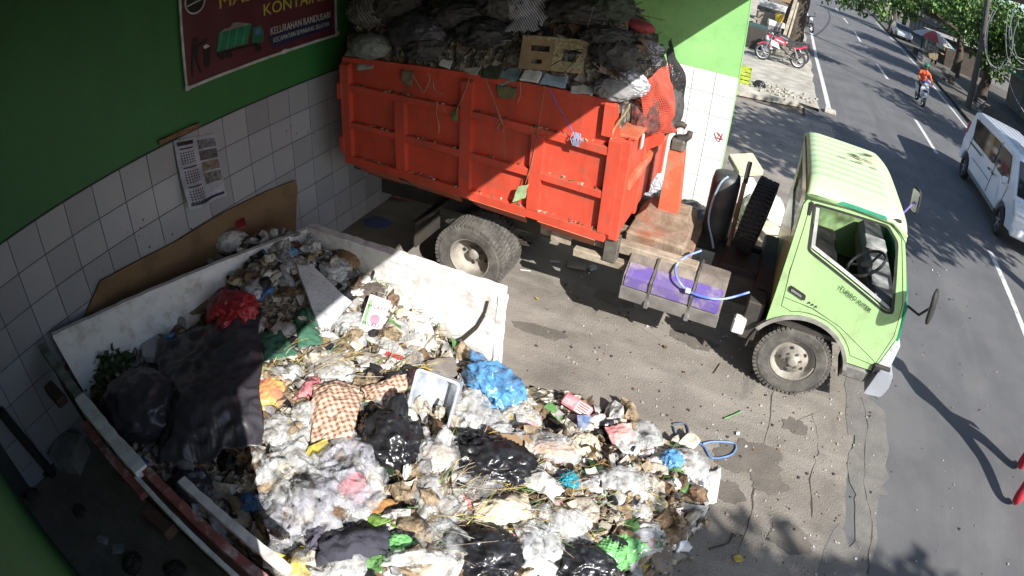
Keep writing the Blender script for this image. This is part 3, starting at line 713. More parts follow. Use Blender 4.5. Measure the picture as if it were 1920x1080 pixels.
# rear wall with window
tch('cab_rear', plate([(3.65, .74), (5.35, .74), (5.35, 1.3), (5.29, 1.97), (3.71, 1.97), (3.65, 1.3)], [[(3.95, 1.45), (5.05, 1.45), (5.02, 1.85), (3.98, 1.85)]], .03, lambda u, v, w: (4.882+w, u, v)), m_lime)
tch('rear_glass', plate([(3.94, 1.44), (5.06, 1.44), (5.03, 1.86), (3.97, 1.86)], [], .006, lambda u, v, w: (4.895+w, u, v)), film('cab_glass', (.25, .27, .28), .3, .03))
# nose: lower panel, windscreen, pillars
def nose(u, v): return 6.13+.045*math.cos((u-4.5)/.88*1.4)-.02-max(0, v-1.0)*.12
g = B(); grid = []
zs = [.60, .75, .95, 1.10, 1.25, 1.37]; yl = [3.62+1.76*i/20 for i in range(21)]
for z in zs: grid.append([g.verts.new((6.13+.07*(1-abs((y-4.5)/.88)**3)-max(0, z-1.02)*.20-(.0 if z > .65 else .0), y, z)) for y in yl])
for a, b in zip(grid, grid[1:]):
    for k in range(20): g.faces.new((a[k], a[k+1], b[k+1], b[k]))
o = tch('nose_panel', g, m_teal, smooth=True); o.modifiers.new('s', 'SOLIDIFY').thickness = .02
tch('corner_panel', plate([(6.062, 1.352), (6.118, 1.02), (6.132, .86), (6.16, .86), (6.14, 1.02), (6.085, 1.352)], [], .05, lambda u, v, w: (u, 3.618+w, v)), m_teal)
g = B(); a = [g.verts.new((6.04+.07*(1-abs((y-4.5)/.84)**3), y, 1.37)) for y in [3.66+1.68*i/12 for i in range(13)]]
b = [g.verts.new((5.80+.05*(1-abs((y-4.5)/.80)**3), y, 1.93)) for y in [3.72+1.56*i/12 for i in range(13)]]
for k in range(12): g.faces.new((a[k], a[k+1], b[k+1], b[k]))
o = tch('windscreen', g, MATS['cab_glass'], smooth=True); o.modifiers.new('s', 'SOLIDIFY').thickness = .006
tch('grille', box(B(), (6.16, 4.0, .80), (6.215, 5.0, .98), .01), m_black)
for y0, y1 in ((3.62, 3.95), (5.05, 5.38)):
    hl = tch('headlight', plate(rnd_poly([(6.06, .69), (6.19, .69), (6.185, .96), (6.118, .99)], .02), [], y1-y0, lambda u, v, w, y0=y0: (u, y0-.006+w, v)), m_lens)
    o = obj('reflector', lathe(B(), [(.005, 0), (.05, .01), (.075, .04), (.08, .045)], 16, 'X', (6.15, (y0+y1)/2, .83)), m_chrome, hl); o.matrix_parent_inverse = Matrix.Translation((0, 0, 0))
bpf = rnd_poly([(6.06, .38), (6.25, .40), (6.28, .52), (6.26, .67), (6.10, .67)], .03)
tch('bumper', plate(bpf, [], 1.9, lambda u, v, w: (u-.10*max(0, abs((3.55+w-4.5)/.95)-.8)**1, 3.55+w, v)), m_bump)
tch('bumper_recess', box(B(), (6.02, 3.58, .60), (6.20, 3.66, .70), .01), m_black)
# mirrors
def mirror(base, c, face_y):
    tch('mirror_arm', tube(B(), [base, V(base).lerp(V(c), .5)+V((.03, 0, -.08)), c], .012, 8), m_black if face_y < 4 else mat('violet_rod', (.28, .2, .55), .4))
    g = B(); bmesh.ops.create_uvsphere(g, u_segments=20, v_segments=12, radius=1)
    for v in g.verts:
        sx = .035; v.co = V((max(-.4, v.co.x)*sx, math.copysign(abs(v.co.y)**.6, v.co.y)*.085, math.copysign(abs(v.co.z)**.6, v.co.z)*.155))
    mh = tch('mirror', g, m_black, smooth=True); mh.matrix_parent_inverse = Matrix.Translation(-tk.location)
    mh.location = c; mh.rotation_euler = (0, R(-8), R(-25 if face_y < 4 else 25))
    gl = plate(rnd_poly([(-.07, -.13), (.07, -.13), (.07, .13), (-.07, .13)], .04), [], .004, lambda u, v, w: (-.0155-w, u, v))
    obj('mirror_glass', gl, m_chrome, mh)
mirror((6.08, 3.63, 1.34), (6.22, 3.40, 1.53), 3.4); mirror((6.04, 5.36, 1.42), (6.37, 5.52, 1.64), 5.5)
# cab interior
tch('cab_floor', boxc((4.92, 3.66, .74), (6.08, 5.34, .78)), m_dark)
tch('dashboard', box(B(), (5.72, 3.68, 1.02), (6.02, 5.32, 1.30), .05), mat('dash_grey', (.10, .10, .105), .6))
tch('seat_cushion', box(B(), (5.0, 3.72, .95), (5.5, 5.28, 1.08), .04), m_black); 
for y0 in (3.74, 4.3, 4.78): tch('seat_back', box(B(), (4.95, y0, 1.08), (5.06, y0+.46, 1.62), .04), m_black)
g = B()
for k in range(28):
    a, b = 2*math.pi*k/28, 2*math.pi*(k+1)/28
    tube(g, [(.2*math.cos(a), .2*math.sin(a), 0), (.2*math.cos(b), .2*math.sin(b), 0)], .015, 6, False)
for a in (30, 150, 270): tube(g, [(0, 0, -.03), (.2*math.cos(R(a)), .2*math.sin(R(a)), 0)], .012, 6)
cyl(g, (0, 0, -.3), (0, 0, -.01), .03, 10); cyl(g, (0, 0, -.03), (0, 0, .0), .06, 14)
o = tch('steering_wheel', g, mat('dusty_black', (.07, .07, .07), .5)); o.location = (5.66, 4.02, 1.40); o.rotation_euler = (0, R(-38), 0)
g = B(); bmesh.ops.create_icosphere(g, subdivisions=3, radius=1)
for v in g.verts: v.co *= .8+.5*nz(v.co, 2.2, 3)
o = tch('rag', g, mat('tan_rag', (.30, .27, .18), .9, (.16, .14, .1), 8)); o.location = (5.18, 3.95, 1.14); o.scale = (.13, .10, .09)
for k, (x, y, s) in enumerate(((5.83, 3.95, .09), (5.86, 4.25, .1), (5.85, 4.7, .12))): tch('paper', box(B(), (x-s, y-s, 1.30), (x+s, y+s, 1.325+.01*k), .004), mat('dash_paper', (.6, .6, .58), .7))

# ================================================================== ORANGE ROLL-OFF CONTAINER ON THE TRUCK
ct = thing('waste_container', 'orange ribbed steel waste container carried on the truck, heaped with garbage', 'container', (1.9, 4.6, 1.0))
def cch(name, bm, m, **k): return ch(name, bm, m, ct, **k)
def zb(x): return 1.225-.05*(x-.45)
X0, X1, Y0c, Y1c, ZT = .45, 3.30, 3.69, 5.50, 2.30
cch('side_panel', plate([(X0, zb(X0)), (X1, zb(X1)), (X1, 2.0), (3.24, ZT-.02), (X0, ZT-.02)], [], .012, lambda u, v, w: (u, Y0c+w, v)), m_orange)
cch('side_panel', plate([(X0, zb(X0)), (X1, zb(X1)), (X1, 2.0), (3.24, ZT-.02), (X0, ZT-.02)], [], .012, lambda u, v, w: (u, Y1c-w, v)), m_orange)
for x in (.50, 1.18, 1.90, 2.60, 3.28):
    top = ZT-.04 if x in (.50, 1.90) else 2.0-.045*(x-.5)
    if x == 3.28: top = 2.0
    pr = [(Y0c+.002, zb(x)-.05), (Y0c-.065, zb(x)+.03), (Y0c-.065, top-.03), (Y0c+.002, top)]
    cch('rib', plate(pr, [], .11, lambda u, v, w, x=x: (x-.055+w, u, v)), m_orange)
    pr = [(Y1c-.002, zb(x)-.05), (Y1c+.065, zb(x)+.03), (Y1c+.065, top-.03), (Y1c-.002, top)]
    cch('rib', plate(pr, [], .11, lambda u, v, w, x=x: (x-.055+w, u, v)), m_orange)
cch('rib', plate([(Y0c+.002, 2.0), (Y0c-.055, 2.0), (Y0c-.055, ZT-.03), (Y0c+.002, ZT)], [], .09, lambda u, v, w: (3.15+w, u, v)), m_orange)
def rail(z0, z1, y, d, name='rail', x0=X0, x1=X1, sl=.045):
    g = B()
    for s, yy_ in ((1, Y0c), (-1, Y1c)):
        lo, hi = sorted((yy_-s*d, yy_+s*.002)); g = box(B(), (x0, lo, z0), (x1, hi, z1), .004)
        for v in g.verts: v.co.z -= sl*(v.co.x-.5)
        cch(name, g, m_orange)
rail(1.955, 2.03, 0, .058); rail(1.555, 1.625, 0, .058); rail(1.15, 1.235, 0, .058)
rail(ZT-.045, ZT+.01, 0, .03, 'top_rail', x1=3.2, sl=0)
# sloping skirts under the bottom rail
for xa, xb in ((.56, 1.12), (1.24, 1.84), (1.96, 2.54), (2.66, 3.22)):
    g = B(); q = [(xa, Y0c-.05, zb(xa)-.06), (xb, Y0c-.05, zb(xb)-.06), (xb-.04, Y0c+.10, zb(xb)-.20), (xa+.04, Y0c+.10, zb(xa)-.20)]
    g.faces.new([g.verts.new(p) for p in q]); o = cch('skirt', g, m_orange2); o.modifiers.new('s', 'SOLIDIFY').thickness = .012
cch('floor_panel', box(B(), (X0, Y0c+.08, 1.02), (X1-.02, Y1c-.08, 1.06), .01), m_dark)
for y in (4.1, 4.9): cch('skid', box(B(), (X0, y-.04, .985), (X1, y+.04, 1.02), .005), m_dark)
cch('front_panel', plate([(Y0c, 1.06), (Y1c, 1.06), (Y1c, 2.02), (Y0c, 2.02)], [], .02, lambda u, v, w: (X1+.06+w+.01*(v-1.06), u, v)), m_orange)
cch('front_ledge', box(B(), (3.20, 3.70, 1.995), (3.44, 5.45, 2.03), .008), m_orange2)
for y in (3.70, 4.30, 4.86, 5.45): cch('front_rib', box(B(), (3.32, y-.04, 1.05), (3.408, y+.04, 1.99), .008), m_orange)
cch('front_rail', box(B(), (3.322, 3.75, 1.52), (3.43, 5.4, 1.60), .008), m_orange2)
cch('lift_bar', cyl(B(), (3.5, 4.35, 1.84), (3.5, 4.70, 1.84), .03, 12), m_dark)
for y in (4.35, 4.70): cch('lift_lug', plate([(3.33, 1.65), (3.55, 1.80), (3.55, 1.88), (3.33, 1.98)], [], .03, lambda u, v, w, y=y: (u, y-.015+w, v)), m_orange)
cch('notice', box(B(), (3.421, 3.98, 1.83), (3.426, 4.06, 1.97)), mat('white_notice', (.75, .75, .73), .6))
cch('tail_gate', plate([(Y0c, 1.18), (Y1c, 1.18), (Y1c, 2.26), (Y0c, 2.26)], [], .03, lambda u, v, w: (X0-.03+w, u, v)), m_orange)
for z in (1.36, 1.95): cch('hinge', box(B(), (X0-.06, Y0c-.07, z-.09), (X0+.02, Y0c-.01, z+.09), .012), m_orange)
cch('emblem_disc', cyl(B(), (.86, Y0c-.004, 1.78), (.86, Y0c+.001, 1.78), .09, 24), m_orange)
cch('leg', box(B(), (3.29, 3.70, .80), (3.42, 3.80, 1.06), .008), m_steel); cch('foot', box(B(), (.62, 3.80, .98), (.86, 4.0, 1.12), .01), m_dark)
# ================================================================== WHITE SKIP
m_skip = mat('chipped_white_paint', (.78, .78, .77), .6, (.68, .68, .67), 2.5, .12, 25, dirt=(.34, .28, .22), dscale=6, damt=.7)
streaks(m_skip, (.42, .36, .29), .7, (5, 5, 1.2), lo=.55); m_skipred = mat('chipped_red_paint', (.34, .10, .09), .7, (.22, .07, .06), 5, .2, 30, dirt=(.6, .6, .6), dscale=9, damt=.8)
m_skipbrown = mat('rusty_brown_paint', (.12, .06, .045), .8, (.07, .04, .03), 6, .3, 30)
sk = thing('garbage_skip', 'white steel garbage skip with chipped rim, open in front and overflowing', 'skip', (1.5, 1.3, 0))
def sch(name, bm, m, **k): return ch(name, bm, m, sk, **k)
def quad(P, t, m, name, n=10, dent=.0, seed=0):
    """thick dented panel through four corner points."""
    P = [V(p) for p in P]; nrm = (P[1]-P[0]).cross(P[3]-P[0]).normalized(); g = B(); grid = []
    for j in range(n+1):
        row = []
        for i in range(n+1):
            u, v = i/n, j/n; p = P[0].lerp(P[1], u).lerp(P[3].lerp(P[2], u), v)
            row.append(g.verts.new(p+nrm*dent*nz(p, 1.6, seed)))
        grid.append(row)
    for j in range(n):
        for i in range(n): g.faces.new((grid[j][i], grid[j][i+1], grid[j+1][i+1], grid[j+1][i]))
    o = sch(name, g, m); md = o.modifiers.new('s', 'SOLIDIFY'); md.thickness = t; md.offset = 0
    return o
BL, BR, RN, LN = V((.12, .06, 1.13)), V((.62, 2.76, .80)), V((2.76, 2.76, .79)), V((2.85, -.29, 1.02))
quad([BL, BR, (.95, 2.72, .05), (.45, .1, .05)], .03, m_skip, 'back_panel', dent=.04, seed=2)
quad([BR, RN, (2.73, 2.78, .03), (.95, 2.76, .03)], .035, m_skip, 'side_panel', dent=.04, seed=4)
quad([(.16, -.06, 1.05), LN-V((0, 0, .05)), (2.8, -.2, .05), (.45, -.05, .05)], .03, m_skipbrown, 'side_panel', dent=.03, seed=6)
def rim(a, b, w, h, m, name='rim', seed=0, n=40):
    a, b = V(a), V(b); d = (b-a).normalized(); s = d.cross(V((0, 0, 1))).normalized(); u = s.cross(d); g = B(); rings = []
    for i in range(n+1):
        p = a.lerp(b, i/n); k = 1+.16*nz(p, 14, seed)
        rings.append([g.verts.new(p+s*x*w/2*k+u*z*h/2*k+u*.008*nz(p, 6, seed)) for x, z in ((-1, -1), (1, -1), (1, 1), (-1, 1))])
    for p, q in zip(rings, rings[1:]):
        for k in range(4): g.faces.new((p[k], p[(k+1) % 4], q[(k+1) % 4], q[k]))
    g.faces.new(rings[0]); g.faces.new(rings[-1])
    return sch(name, g, m)
rim(BR+V((.02, .03, .03)), RN+V((0, .03, .03)), .09, .07, m_skip, seed=1)
rim(BL, BR, .05, .05, m_skip, seed=3)
rim(RN+V((0, .0, .02)), (2.74, 2.76, .05), .06, .06, m_skip, 'corner_post', seed=5)
L0, L1 = V((.14, -.07, 1.12)), LN
Lp = lambda t: L0.lerp(L1, t)
rim(Lp(0), Lp(.3), .075, .075, mat('mossy_white_paint', (.28, .30, .28), .8, (.12, .14, .10), 9, .3, 40), seed=7)
rim(Lp(.3), Lp(.63), .10, .07, m_skip, seed=8)
rim(Lp(.63)+V((0, .03, -.02)), Lp(1.02)+V((0, .04, -.02)), .06, .06, m_skipred, seed=9)
rim(Lp(.62)+V((0, -.05, -.03)), Lp(1.02)+V((0, -.05, -.04)), .03, .05, m_skip, seed=10)
rim(Lp(.36)+V((0, -.09, -.06)), Lp(.66)+V((0, -.09, -.06)), .06, .05, m_skipred, seed=11)
rim(Lp(.70)+V((0, .17, -.08)), Lp(1.0)+V((.1, .17, -.06)), .06, .05, m_skip, 'inner_rail', seed=12)
for t in (.16, .72):
    p = Lp(t)+V((0, -.13, -.10)); sch('side_bracket', box(B(), tuple(p-V((.14, .05, .05))), tuple(p+V((.14, .05, .03))), .012), m_skipbrown)
# weld bead and curved scrape on the side panel
P = [at_y(*q, 2.725) for q in ((915, 565), (910, 585), (895, 610), (870, 632), (835, 648), (800, 652))]
sch('bent_bar', tube(B(), P, .010, 6), m_dark); sch('bent_bar', tube(B(), [p+V((0, .0, -.035)) for p in P[1:]], .006, 6), m_skipbrown)

# ================================================================== GARBAGE PILE: height field read off the picture
CTRL = [(150, 640, .62), (200, 690, .70), (270, 640, .62), (330, 560, .55), (380, 640, .62), (440, 590, .66), (400, 500, .70), (480, 500, .80), (470, 445, .84), (530, 440, .82), (560, 470, .74), (640, 480, .66), (690, 520, .52), (740, 560, .42), (700, 620, .42), (790, 640, .26), (850, 665, .16), (905, 690, .08),
 (600, 700, .52), (500, 720, .60), (400, 780, .68), (330, 850, .62), (450, 900, .58), (240, 780, .6), (290, 860, .55), (640, 780, .58), (750, 740, .46), (830, 780, .44), (920, 740, .24), (985, 745, .08), (700, 850, .62), (600, 950, .68), (800, 900, .60), (900, 860, .50), (1000, 850, .38), (1040, 775, .10), (1100, 770, .05), (1140, 810, .10), (1205, 830, .05), (1080, 830, .28),
 (1050, 950, .46), (1150, 920, .32), (1250, 900, .14), (1345, 930, .0), (1300, 960, .04), (1200, 1000, .22), (1250, 1050, .03), (1000, 1050, .52), (800, 1050, .66), (620, 1060, .66), (540, 1010, .52), (480, 960, .45), (430, 980, .4), (400, 930, .45), (1100, 1060, .34), (900, 1120, .6), (1150, 1150, .35), (700, 1150, .62), (520, 1120, .5), (1230, 1100, .02),
 (1020, 700, 0), (1130, 740, 0), (1240, 790, 0), (1350, 870, 0), (1400, 950, 0), (1340, 1040, 0), (1300, 1110, 0), (1280, 1180, 0), (960, 700, .02)]
CP = []
for px, py, z in CTRL:
    p = at_z(px, py, z); CP.append((p.x, p.y, z))
for p in ((3.6, -.9, .35), (4.4, -.6, .3), (2.9, -.7, .35), (5.2, -.4, 0), (5.2, .6, 0), (3.0, -.2, .5), (3.8, -.2, .5), (4.6, .2, .12), (.3, 2.7, .7), (.3, .3, .55), (.3, 1.5, .66), (2.8, 3.2, 0), (3.3, 3.0, 0), (1.5, -.1, .5), (.5, .1, .5), (2.4, -.15, .5), (4.0, -1.0, .25)): CP.append(p)
CPX = np.array(CP)
def HF(x, y):
    d2 = (CPX[:, 0]-x)**2+(CPX[:, 1]-y)**2
    w = 1/(d2+.012)**1.8
    return float((w*CPX[:, 2]).sum()/w.sum())
_hc = {}
def HFc(x, y):
    k = (round(x*40), round(y*40))
    if k not in _hc: _hc[k] = HF(x, y)
    return _hc[k]
def G(px, py, dz=0):
    """point of the pile seen at this place in the picture."""
    d = ray(px, py); t = 1.5
    while t < 12:
        p = CAM+d*t
        if p.z <= max(0.0, HFc(p.x, p.y))+dz: return p
        t += .012
    return p
def inside(x, y):
    """over the skip or the spill."""
    if x < .75 and y > 2.60: return False
    if x < 2.78: return .30+.0*y < x and -.02 < y < 2.70
    return -1.0 < y < 3.0 and HFc(x, y) > .035
g = B(); NXp, NYp = 190, 160; vv = {}
for i in range(NXp):
    for j in range(NYp):
        x, y = .28+i*.026, -1.02+j*.0255
        if not inside(x, y): continue
        h = HFc(x, y); p = V((x, y, 0))
        h += .045*nz(p, 5, 1)+.035*nz(p, 12, 2)+.02*nz(p, 26, 3)
        vv[i, j] = g.verts.new((x+.012*nz(p, 20, 4), y+.012*nz(p, 20, 5), max(.004, h-.03)))
for i in range(NXp):
    for j in range(NYp):
        q = [(i, j), (i+1, j), (i+1, j+1), (i, j+1)]
        if all(k in vv for k in q): g.faces.new([vv[k] for k in q])
bd = [e for e in g.edges if e.is_boundary]
ge = bmesh.ops.extrude_edge_only(g, edges=bd)
for v in [q for q in ge['geom'] if isinstance(q, bmesh.types.BMVert)]: v.co.z = .0
def trash_mat(name, cols, scale, dark=.35):
    M = bpy.data.materials.new(name); M.use_nodes = True; N, L, b = nodes_of(M); b.inputs['Roughness'].default_value = .75
    tc = N.new('ShaderNodeTexCoord'); dn = N.new('ShaderNodeTexNoise'); dn.inputs['Scale'].default_value = 7
    mxv = N.new('ShaderNodeVectorMath'); mxv.operation = 'MULTIPLY_ADD'; mxv.inputs[1].default_value = (.12, .12, .12)
    L.new(tc.outputs['Object'], dn.inputs['Vector']); L.new(dn.outputs['Color'], mxv.inputs[0]); L.new(tc.outputs['Object'], mxv.inputs[2])
    vo = N.new('ShaderNodeTexVoronoi'); vo.inputs['Scale'].default_value = scale; L.new(mxv.outputs[0], vo.inputs['Vector'])
    rp = N.new('ShaderNodeValToRGB'); rp.color_ramp.interpolation = 'CONSTANT'
    for k, c in enumerate(cols):
        e = rp.color_ramp.elements[k] if k < 2 else rp.color_ramp.elements.new(k/len(cols))
        e.position = k/len(cols); e.color = (*c, 1)
    L.new(vo.outputs['Color'], rp.inputs[0]); L.new(rp.outputs[0], b.inputs['Base Color'])
    bp = N.new('ShaderNodeBump'); bp.inputs['Strength'].default_value = .8; bp.inputs['Distance'].default_value = .03
    L.new(vo.outputs['Distance'], bp.inputs['Height']); L.new(bp.outputs[0], b.inputs['Normal'])
    return M
m_trash = trash_mat('mixed_refuse', [(.16, .135, .10), (.30, .26, .19), (.07, .06, .05), (.44, .40, .33), (.18, .15, .09), (.25, .22, .15), (.58, .55, .49), (.11, .095, .07), (.34, .27, .17)], 26)
tag(obj('rubbish', g, m_trash), 'heap of mixed rotting refuse filling the white skip and spilling out', kind='stuff')

# ---- loose small scraps, straw and leaf litter over the pile
def rot3(a, b, c): return (Matrix.Rotation(c, 3, 'Z') @ Matrix.Rotation(b, 3, 'Y') @ Matrix.Rotation(a, 3, 'X'))
_g = B(); bmesh.ops.create_icosphere(_g, subdivisions=2, radius=1); _g.verts.index_update(); ICO = ([v.co.copy() for v in _g.verts], [tuple(v.index for v in f.verts) for f in _g.faces]); _g.free()
class Soup:
    def __init__(s): s.v = []; s.f = []; s.m = []
    def patch(s, c, w, h, M, bend, mi, n=3):
        b = len(s.v)
        for j in range(2+1):
            for i in range(n+1):
                u, v = i/n-.5, j/2-.5
                p = V((u*w, v*h*(1-.3*abs(u)), bend*(math.cos(u*3.1+v*1.7)-.5)+bend*.5*math.sin(v*5+u*2)))
                s.v.append(tuple(V(c)+M @ p))
        for j in range(2):
            for i in range(n):
                a = b+j*(n+1)+i; s.f.append((a, a+1, a+n+2, a+n+1)); s.m.append(mi)
    def chunk(s, c, w, h, d, M, mi, jit=.3):
        b = len(s.v)
        for z in (-1, 1):
            for y in (-1, 1):
                for x in (-1, 1):
                    s.v.append(tuple(V(c)+M @ V((x*w/2*random.uniform(1-jit, 1), y*h/2*random.uniform(1-jit, 1), z*d/2*random.uniform(1-jit, 1)))))
        for q in ((0, 1, 3, 2), (4, 6, 7, 5), (0, 4, 5, 1), (2, 3, 7, 6), (0, 2, 6, 4), (1, 5, 7, 3)): s.f.append(tuple(b+k for k in q)); s.m.append(mi)
    def crumple(s, c, r, M, mi):
        b = len(s.v); k0 = random.uniform(0, 50); ax = (random.uniform(.8, 1.7), random.uniform(.6, 1.1), random.uniform(.35, .8))
        for p in ICO[0]:
            k = 1+.5*noise.noise(p*1.9+V((k0, 0, 0)))+.35*(1-2*abs(noise.noise(p*3.7+V((0, k0, 0)))))
            s.v.append(tuple(V(c)+M @ V((p.x*ax[0], p.y*ax[1], p.z*ax[2]))*(r*k)))
        for f in ICO[1]: s.f.append(tuple(b+q for q in f)); s.m.append(mi)
    def stick(s, a, e, r, mi):
        a, e = V(a), V(e); d = (e-a).normalized(); x = d.cross(V((0, 0, 1)));
        x = x.normalized() if x.length > .01 else V((1, 0, 0)); y = d.cross(x); b = len(s.v)
        for p, k in ((a, 1), (e, .6)):
            for q in (x, -x*.5+y*.87, -x*.5-y*.87): s.v.append(tuple(p+q*r*k))
        for k in range(3): s.f.append((b+k, b+(k+1) % 3, b+3+(k+1) % 3, b+3+k)); s.m.append(mi)
    def leaf(s, c, L, w, M, mi, bend=.2):
        b = len(s.v)
        for u, v in ((0, 0), (.35, .5), (.35, -.5), (.75, .36), (.75, -.36), (1, 0), (.35, 0), (.75, 0)):
            s.v.append(tuple(V(c)+M @ V((u*L, v*w, (-bend*u*u+.18*abs(v))*L))))
        for q in ((0, 6, 1), (0, 2, 6), (6, 7, 3, 1), (6, 2, 4, 7), (7, 5, 3), (7, 4, 5)): s.f.append(tuple(b+k for k in q)); s.m.append(mi)
    def build(s, name, mats, parent=None, smooth=False):
        me = bpy.data.meshes.new(name); me.from_pydata(s.v, [], s.f)
        for q in mats: me.materials.append(q)
        me.polygons.foreach_set('material_index', s.m)
        return link(name, me, None, parent, smooth=smooth)
scols = dict(white=(.60, .59, .56), cream=(.58, .52, .42), grey=(.38, .37, .36), black=(.02, .02, .022), brown=(.20, .125, .07), tan=(.36, .27, .17), pink=(.62, .22, .24), red=(.55, .05, .05), blue=(.08, .22, .5), cyan=(.15, .45, .5), yellow=(.60, .46, .08), green=(.12, .28, .08), dgreen=(.05, .10, .04), orange=(.5, .2, .05))
sm = {k: mat('scrap_'+k, c, .65, contrast=.35, scale=18) for k, c in scols.items()}
for k_ in ('white', 'cream', 'grey', 'tan', 'brown', 'cyan', 'pink', 'yellow'): pass
order = list(scols); SM = [sm[k] for k in order]; IX = {k: i for i, k in enumerate(order)}
SMF = [facets(m_.copy(), 30, .9) for m_ in SM]
def surf(x, y): return max(0, HFc(x, y))
random.seed(21)
spot = lambda: None
def pile_xy(reg):
    while True:
        px, py = random.uniform(*reg[:2]), random.uniform(*reg[2:])
        p = G(px, py)
        if inside(p.x, p.y): return p
W1 = ['white']*8+['cream']*11+['grey']*6+['black']*4+['brown']*8+['tan']*9+['dgreen']+['pink', 'yellow', 'green']
W2 = ['white']*4+['grey']*7+['cream']*3+['black']*5+['brown']*7+['blue', 'tan', 'tan']
W3 = ['dgreen']*3+['brown']*6+['tan']*6+['cream']*5+['black']*3+['green']+['white']*3
pp = Soup(); chk = Soup(); cru = Soup()
for reg, n, cols in (((490, 1340, 760, 1079), 1150, W1), ((400, 740, 430, 560), 750, W2), ((480, 900, 600, 760), 520, W1), ((1000, 1300, 840, 1000), 900, W3), ((120, 480, 560, 1000), 220, W2)):
    for i in range(n):
        p = pile_xy(reg); c = V((p.x, p.y, surf(p.x, p.y)+random.uniform(-.015, .035))); M = rot3(random.gauss(0, .6), random.gauss(0, .6), random.uniform(0, 6.3))
        k = random.random(); s = random.choice((.03, .04, .06, .08, .11, .14))*(.6 if cols is W3 else 1)
        if k < .30: pp.patch(c, s*1.6, s, M, s*random.uniform(.2, .5), IX[random.choice(cols)], 4)
        elif k < .55: cru.crumple(c, s*.62, M, IX[random.choice(cols)])
        elif k < .72: chk.chunk(c, s*1.1, s*.7, s*random.uniform(.15, .6), M, IX[random.choice(cols)])
tag(pp.build('litter', SM, smooth=True), 'small curled scraps of paper and film strewn through the garbage heap', kind='stuff')
tag(cru.build('rubbish_scraps', SMF), 'crumpled wads of paper, film and food waste through the heap', kind='stuff')
tag(chk.build('debris', SM), 'small broken chunks of food waste, card and foam in the heap', kind='stuff')
st = Soup()
def straw(pxc, n, L, ang, spread, cols, r=.003, area=.12):
    c = G(*pxc)
    for i in range(n):
        a = ang+random.gauss(0, spread); l = L*random.uniform(.5, 1.2); x, y = c.x+random.gauss(0, area), c.y+random.gauss(0, area); z = surf(x, y)+random.uniform(.01, .07)
        p0 = V((x, y, z)); p1 = p0+V((math.cos(a)*l*.5, math.sin(a)*l*.5, random.uniform(-.01, .06))); p2 = p1+V((math.cos(a+.3)*l*.5, math.sin(a+.3)*l*.5, random.uniform(-.06, .02)))
        k = IX[random.choice(cols)]; st.stick(p0, p1, r*random.uniform(.6, 1.4), k); st.stick(p1, p2, r*.8, k)
for q in (((730, 700), 60, .30, .5, .6), ((620, 690), 50, .22, .3, .8), ((830, 940), 70, .34, .9, .7), ((900, 900), 40, .3, .2, .6), ((990, 920), 60, .28, -.3, .8), ((860, 990), 60, .3, .4, .9), ((950, 960), 70, .3, .1, 1.), ((1090, 960), 60, .2, 0, 1.5), ((560, 680), 30, .2, 1, .6), ((540, 620), 24, .22, 1.2, .3), ((700, 540), 30, .2, 0, 1.5), ((1200, 940), 60, .18, 0, 1.5), ((800, 600), 24, .15, 0, 1.5)): straw(*q, ['cream', 'tan', 'tan', 'yellow', 'green', 'brown'])
tag(st.build('dry_stalks', SM), 'dry straw and vegetable stalks scattered through the garbage heap', kind='stuff')
# ================================================================== LARGER PIECES OF GARBAGE ON THE HEAP
m_blk = mat('black_plastic_film', (.010, .010, .012), .28, (.02, .02, .022), 5, .15, 30, spec=.6)
m_tarp = mat('dull_black_film', (.055, .052, .062), .34, (.038, .036, .043), 4, .1, 30, spec=.45)
m_redf = mat('red_plastic_film', (.42, .03, .04), .35, (.26, .02, .025), 4, .1, 30)
m_bluef = film('blue_film', (.12, .36, .70), .68, .2); m_clear = film('clear_film', (.70, .72, .73), .14, .12); m_milk = film('milky_film', (.66, .67, .66), .42, .2); m_mauve = film('mauve_film', (.62, .62, .70), .16, .12)
for q_, a_, b_ in ((m_blk, 9, .55), (m_tarp, 4, .22), (m_redf, 14, .7)): facets(q_, a_, b_)
m_grn = film('green_film', (.22, .58, .20), .85, .2)
m_foam = mat('dirty_foam', (.50, .51, .53), .85, (.38, .39, .41), 6, .4, 40, dirt=(.12, .11, .10), dscale=14, damt=.6)
m_card = mat('cardboard', (.36, .24, .14), .85, (.27, .18, .10), 4, .1, 30)
m_cream = mat('cream_sackcloth', (.62, .56, .43), .85, (.48, .42, .31), 5, .3, 60, dirt=(.30, .24, .12), dscale=6, damt=.6)
m_whitec = mat('white_cloth', (.60, .59, .56), .85, (.55, .54, .50), 5, .2, 40, dirt=(.4, .36, .3), dscale=5, damt=.5)
m_teal_c = mat('bottle_green_cloth', (.05, .15, .095), .9, (.03, .10, .06), 6, .3, 60)
m_navy = mat('navy_cloth', (.03, .03, .045), .9, (.05, .05, .065), 6, .3, 60)
m_cyanc = mat('turquoise_plastic', (.03, .36, .46), .5, (.02, .22, .3), 8)
SEED = [100]; HERO = []
def ridge(p, s, seed): return 1-2*abs(nz(p, s, seed))
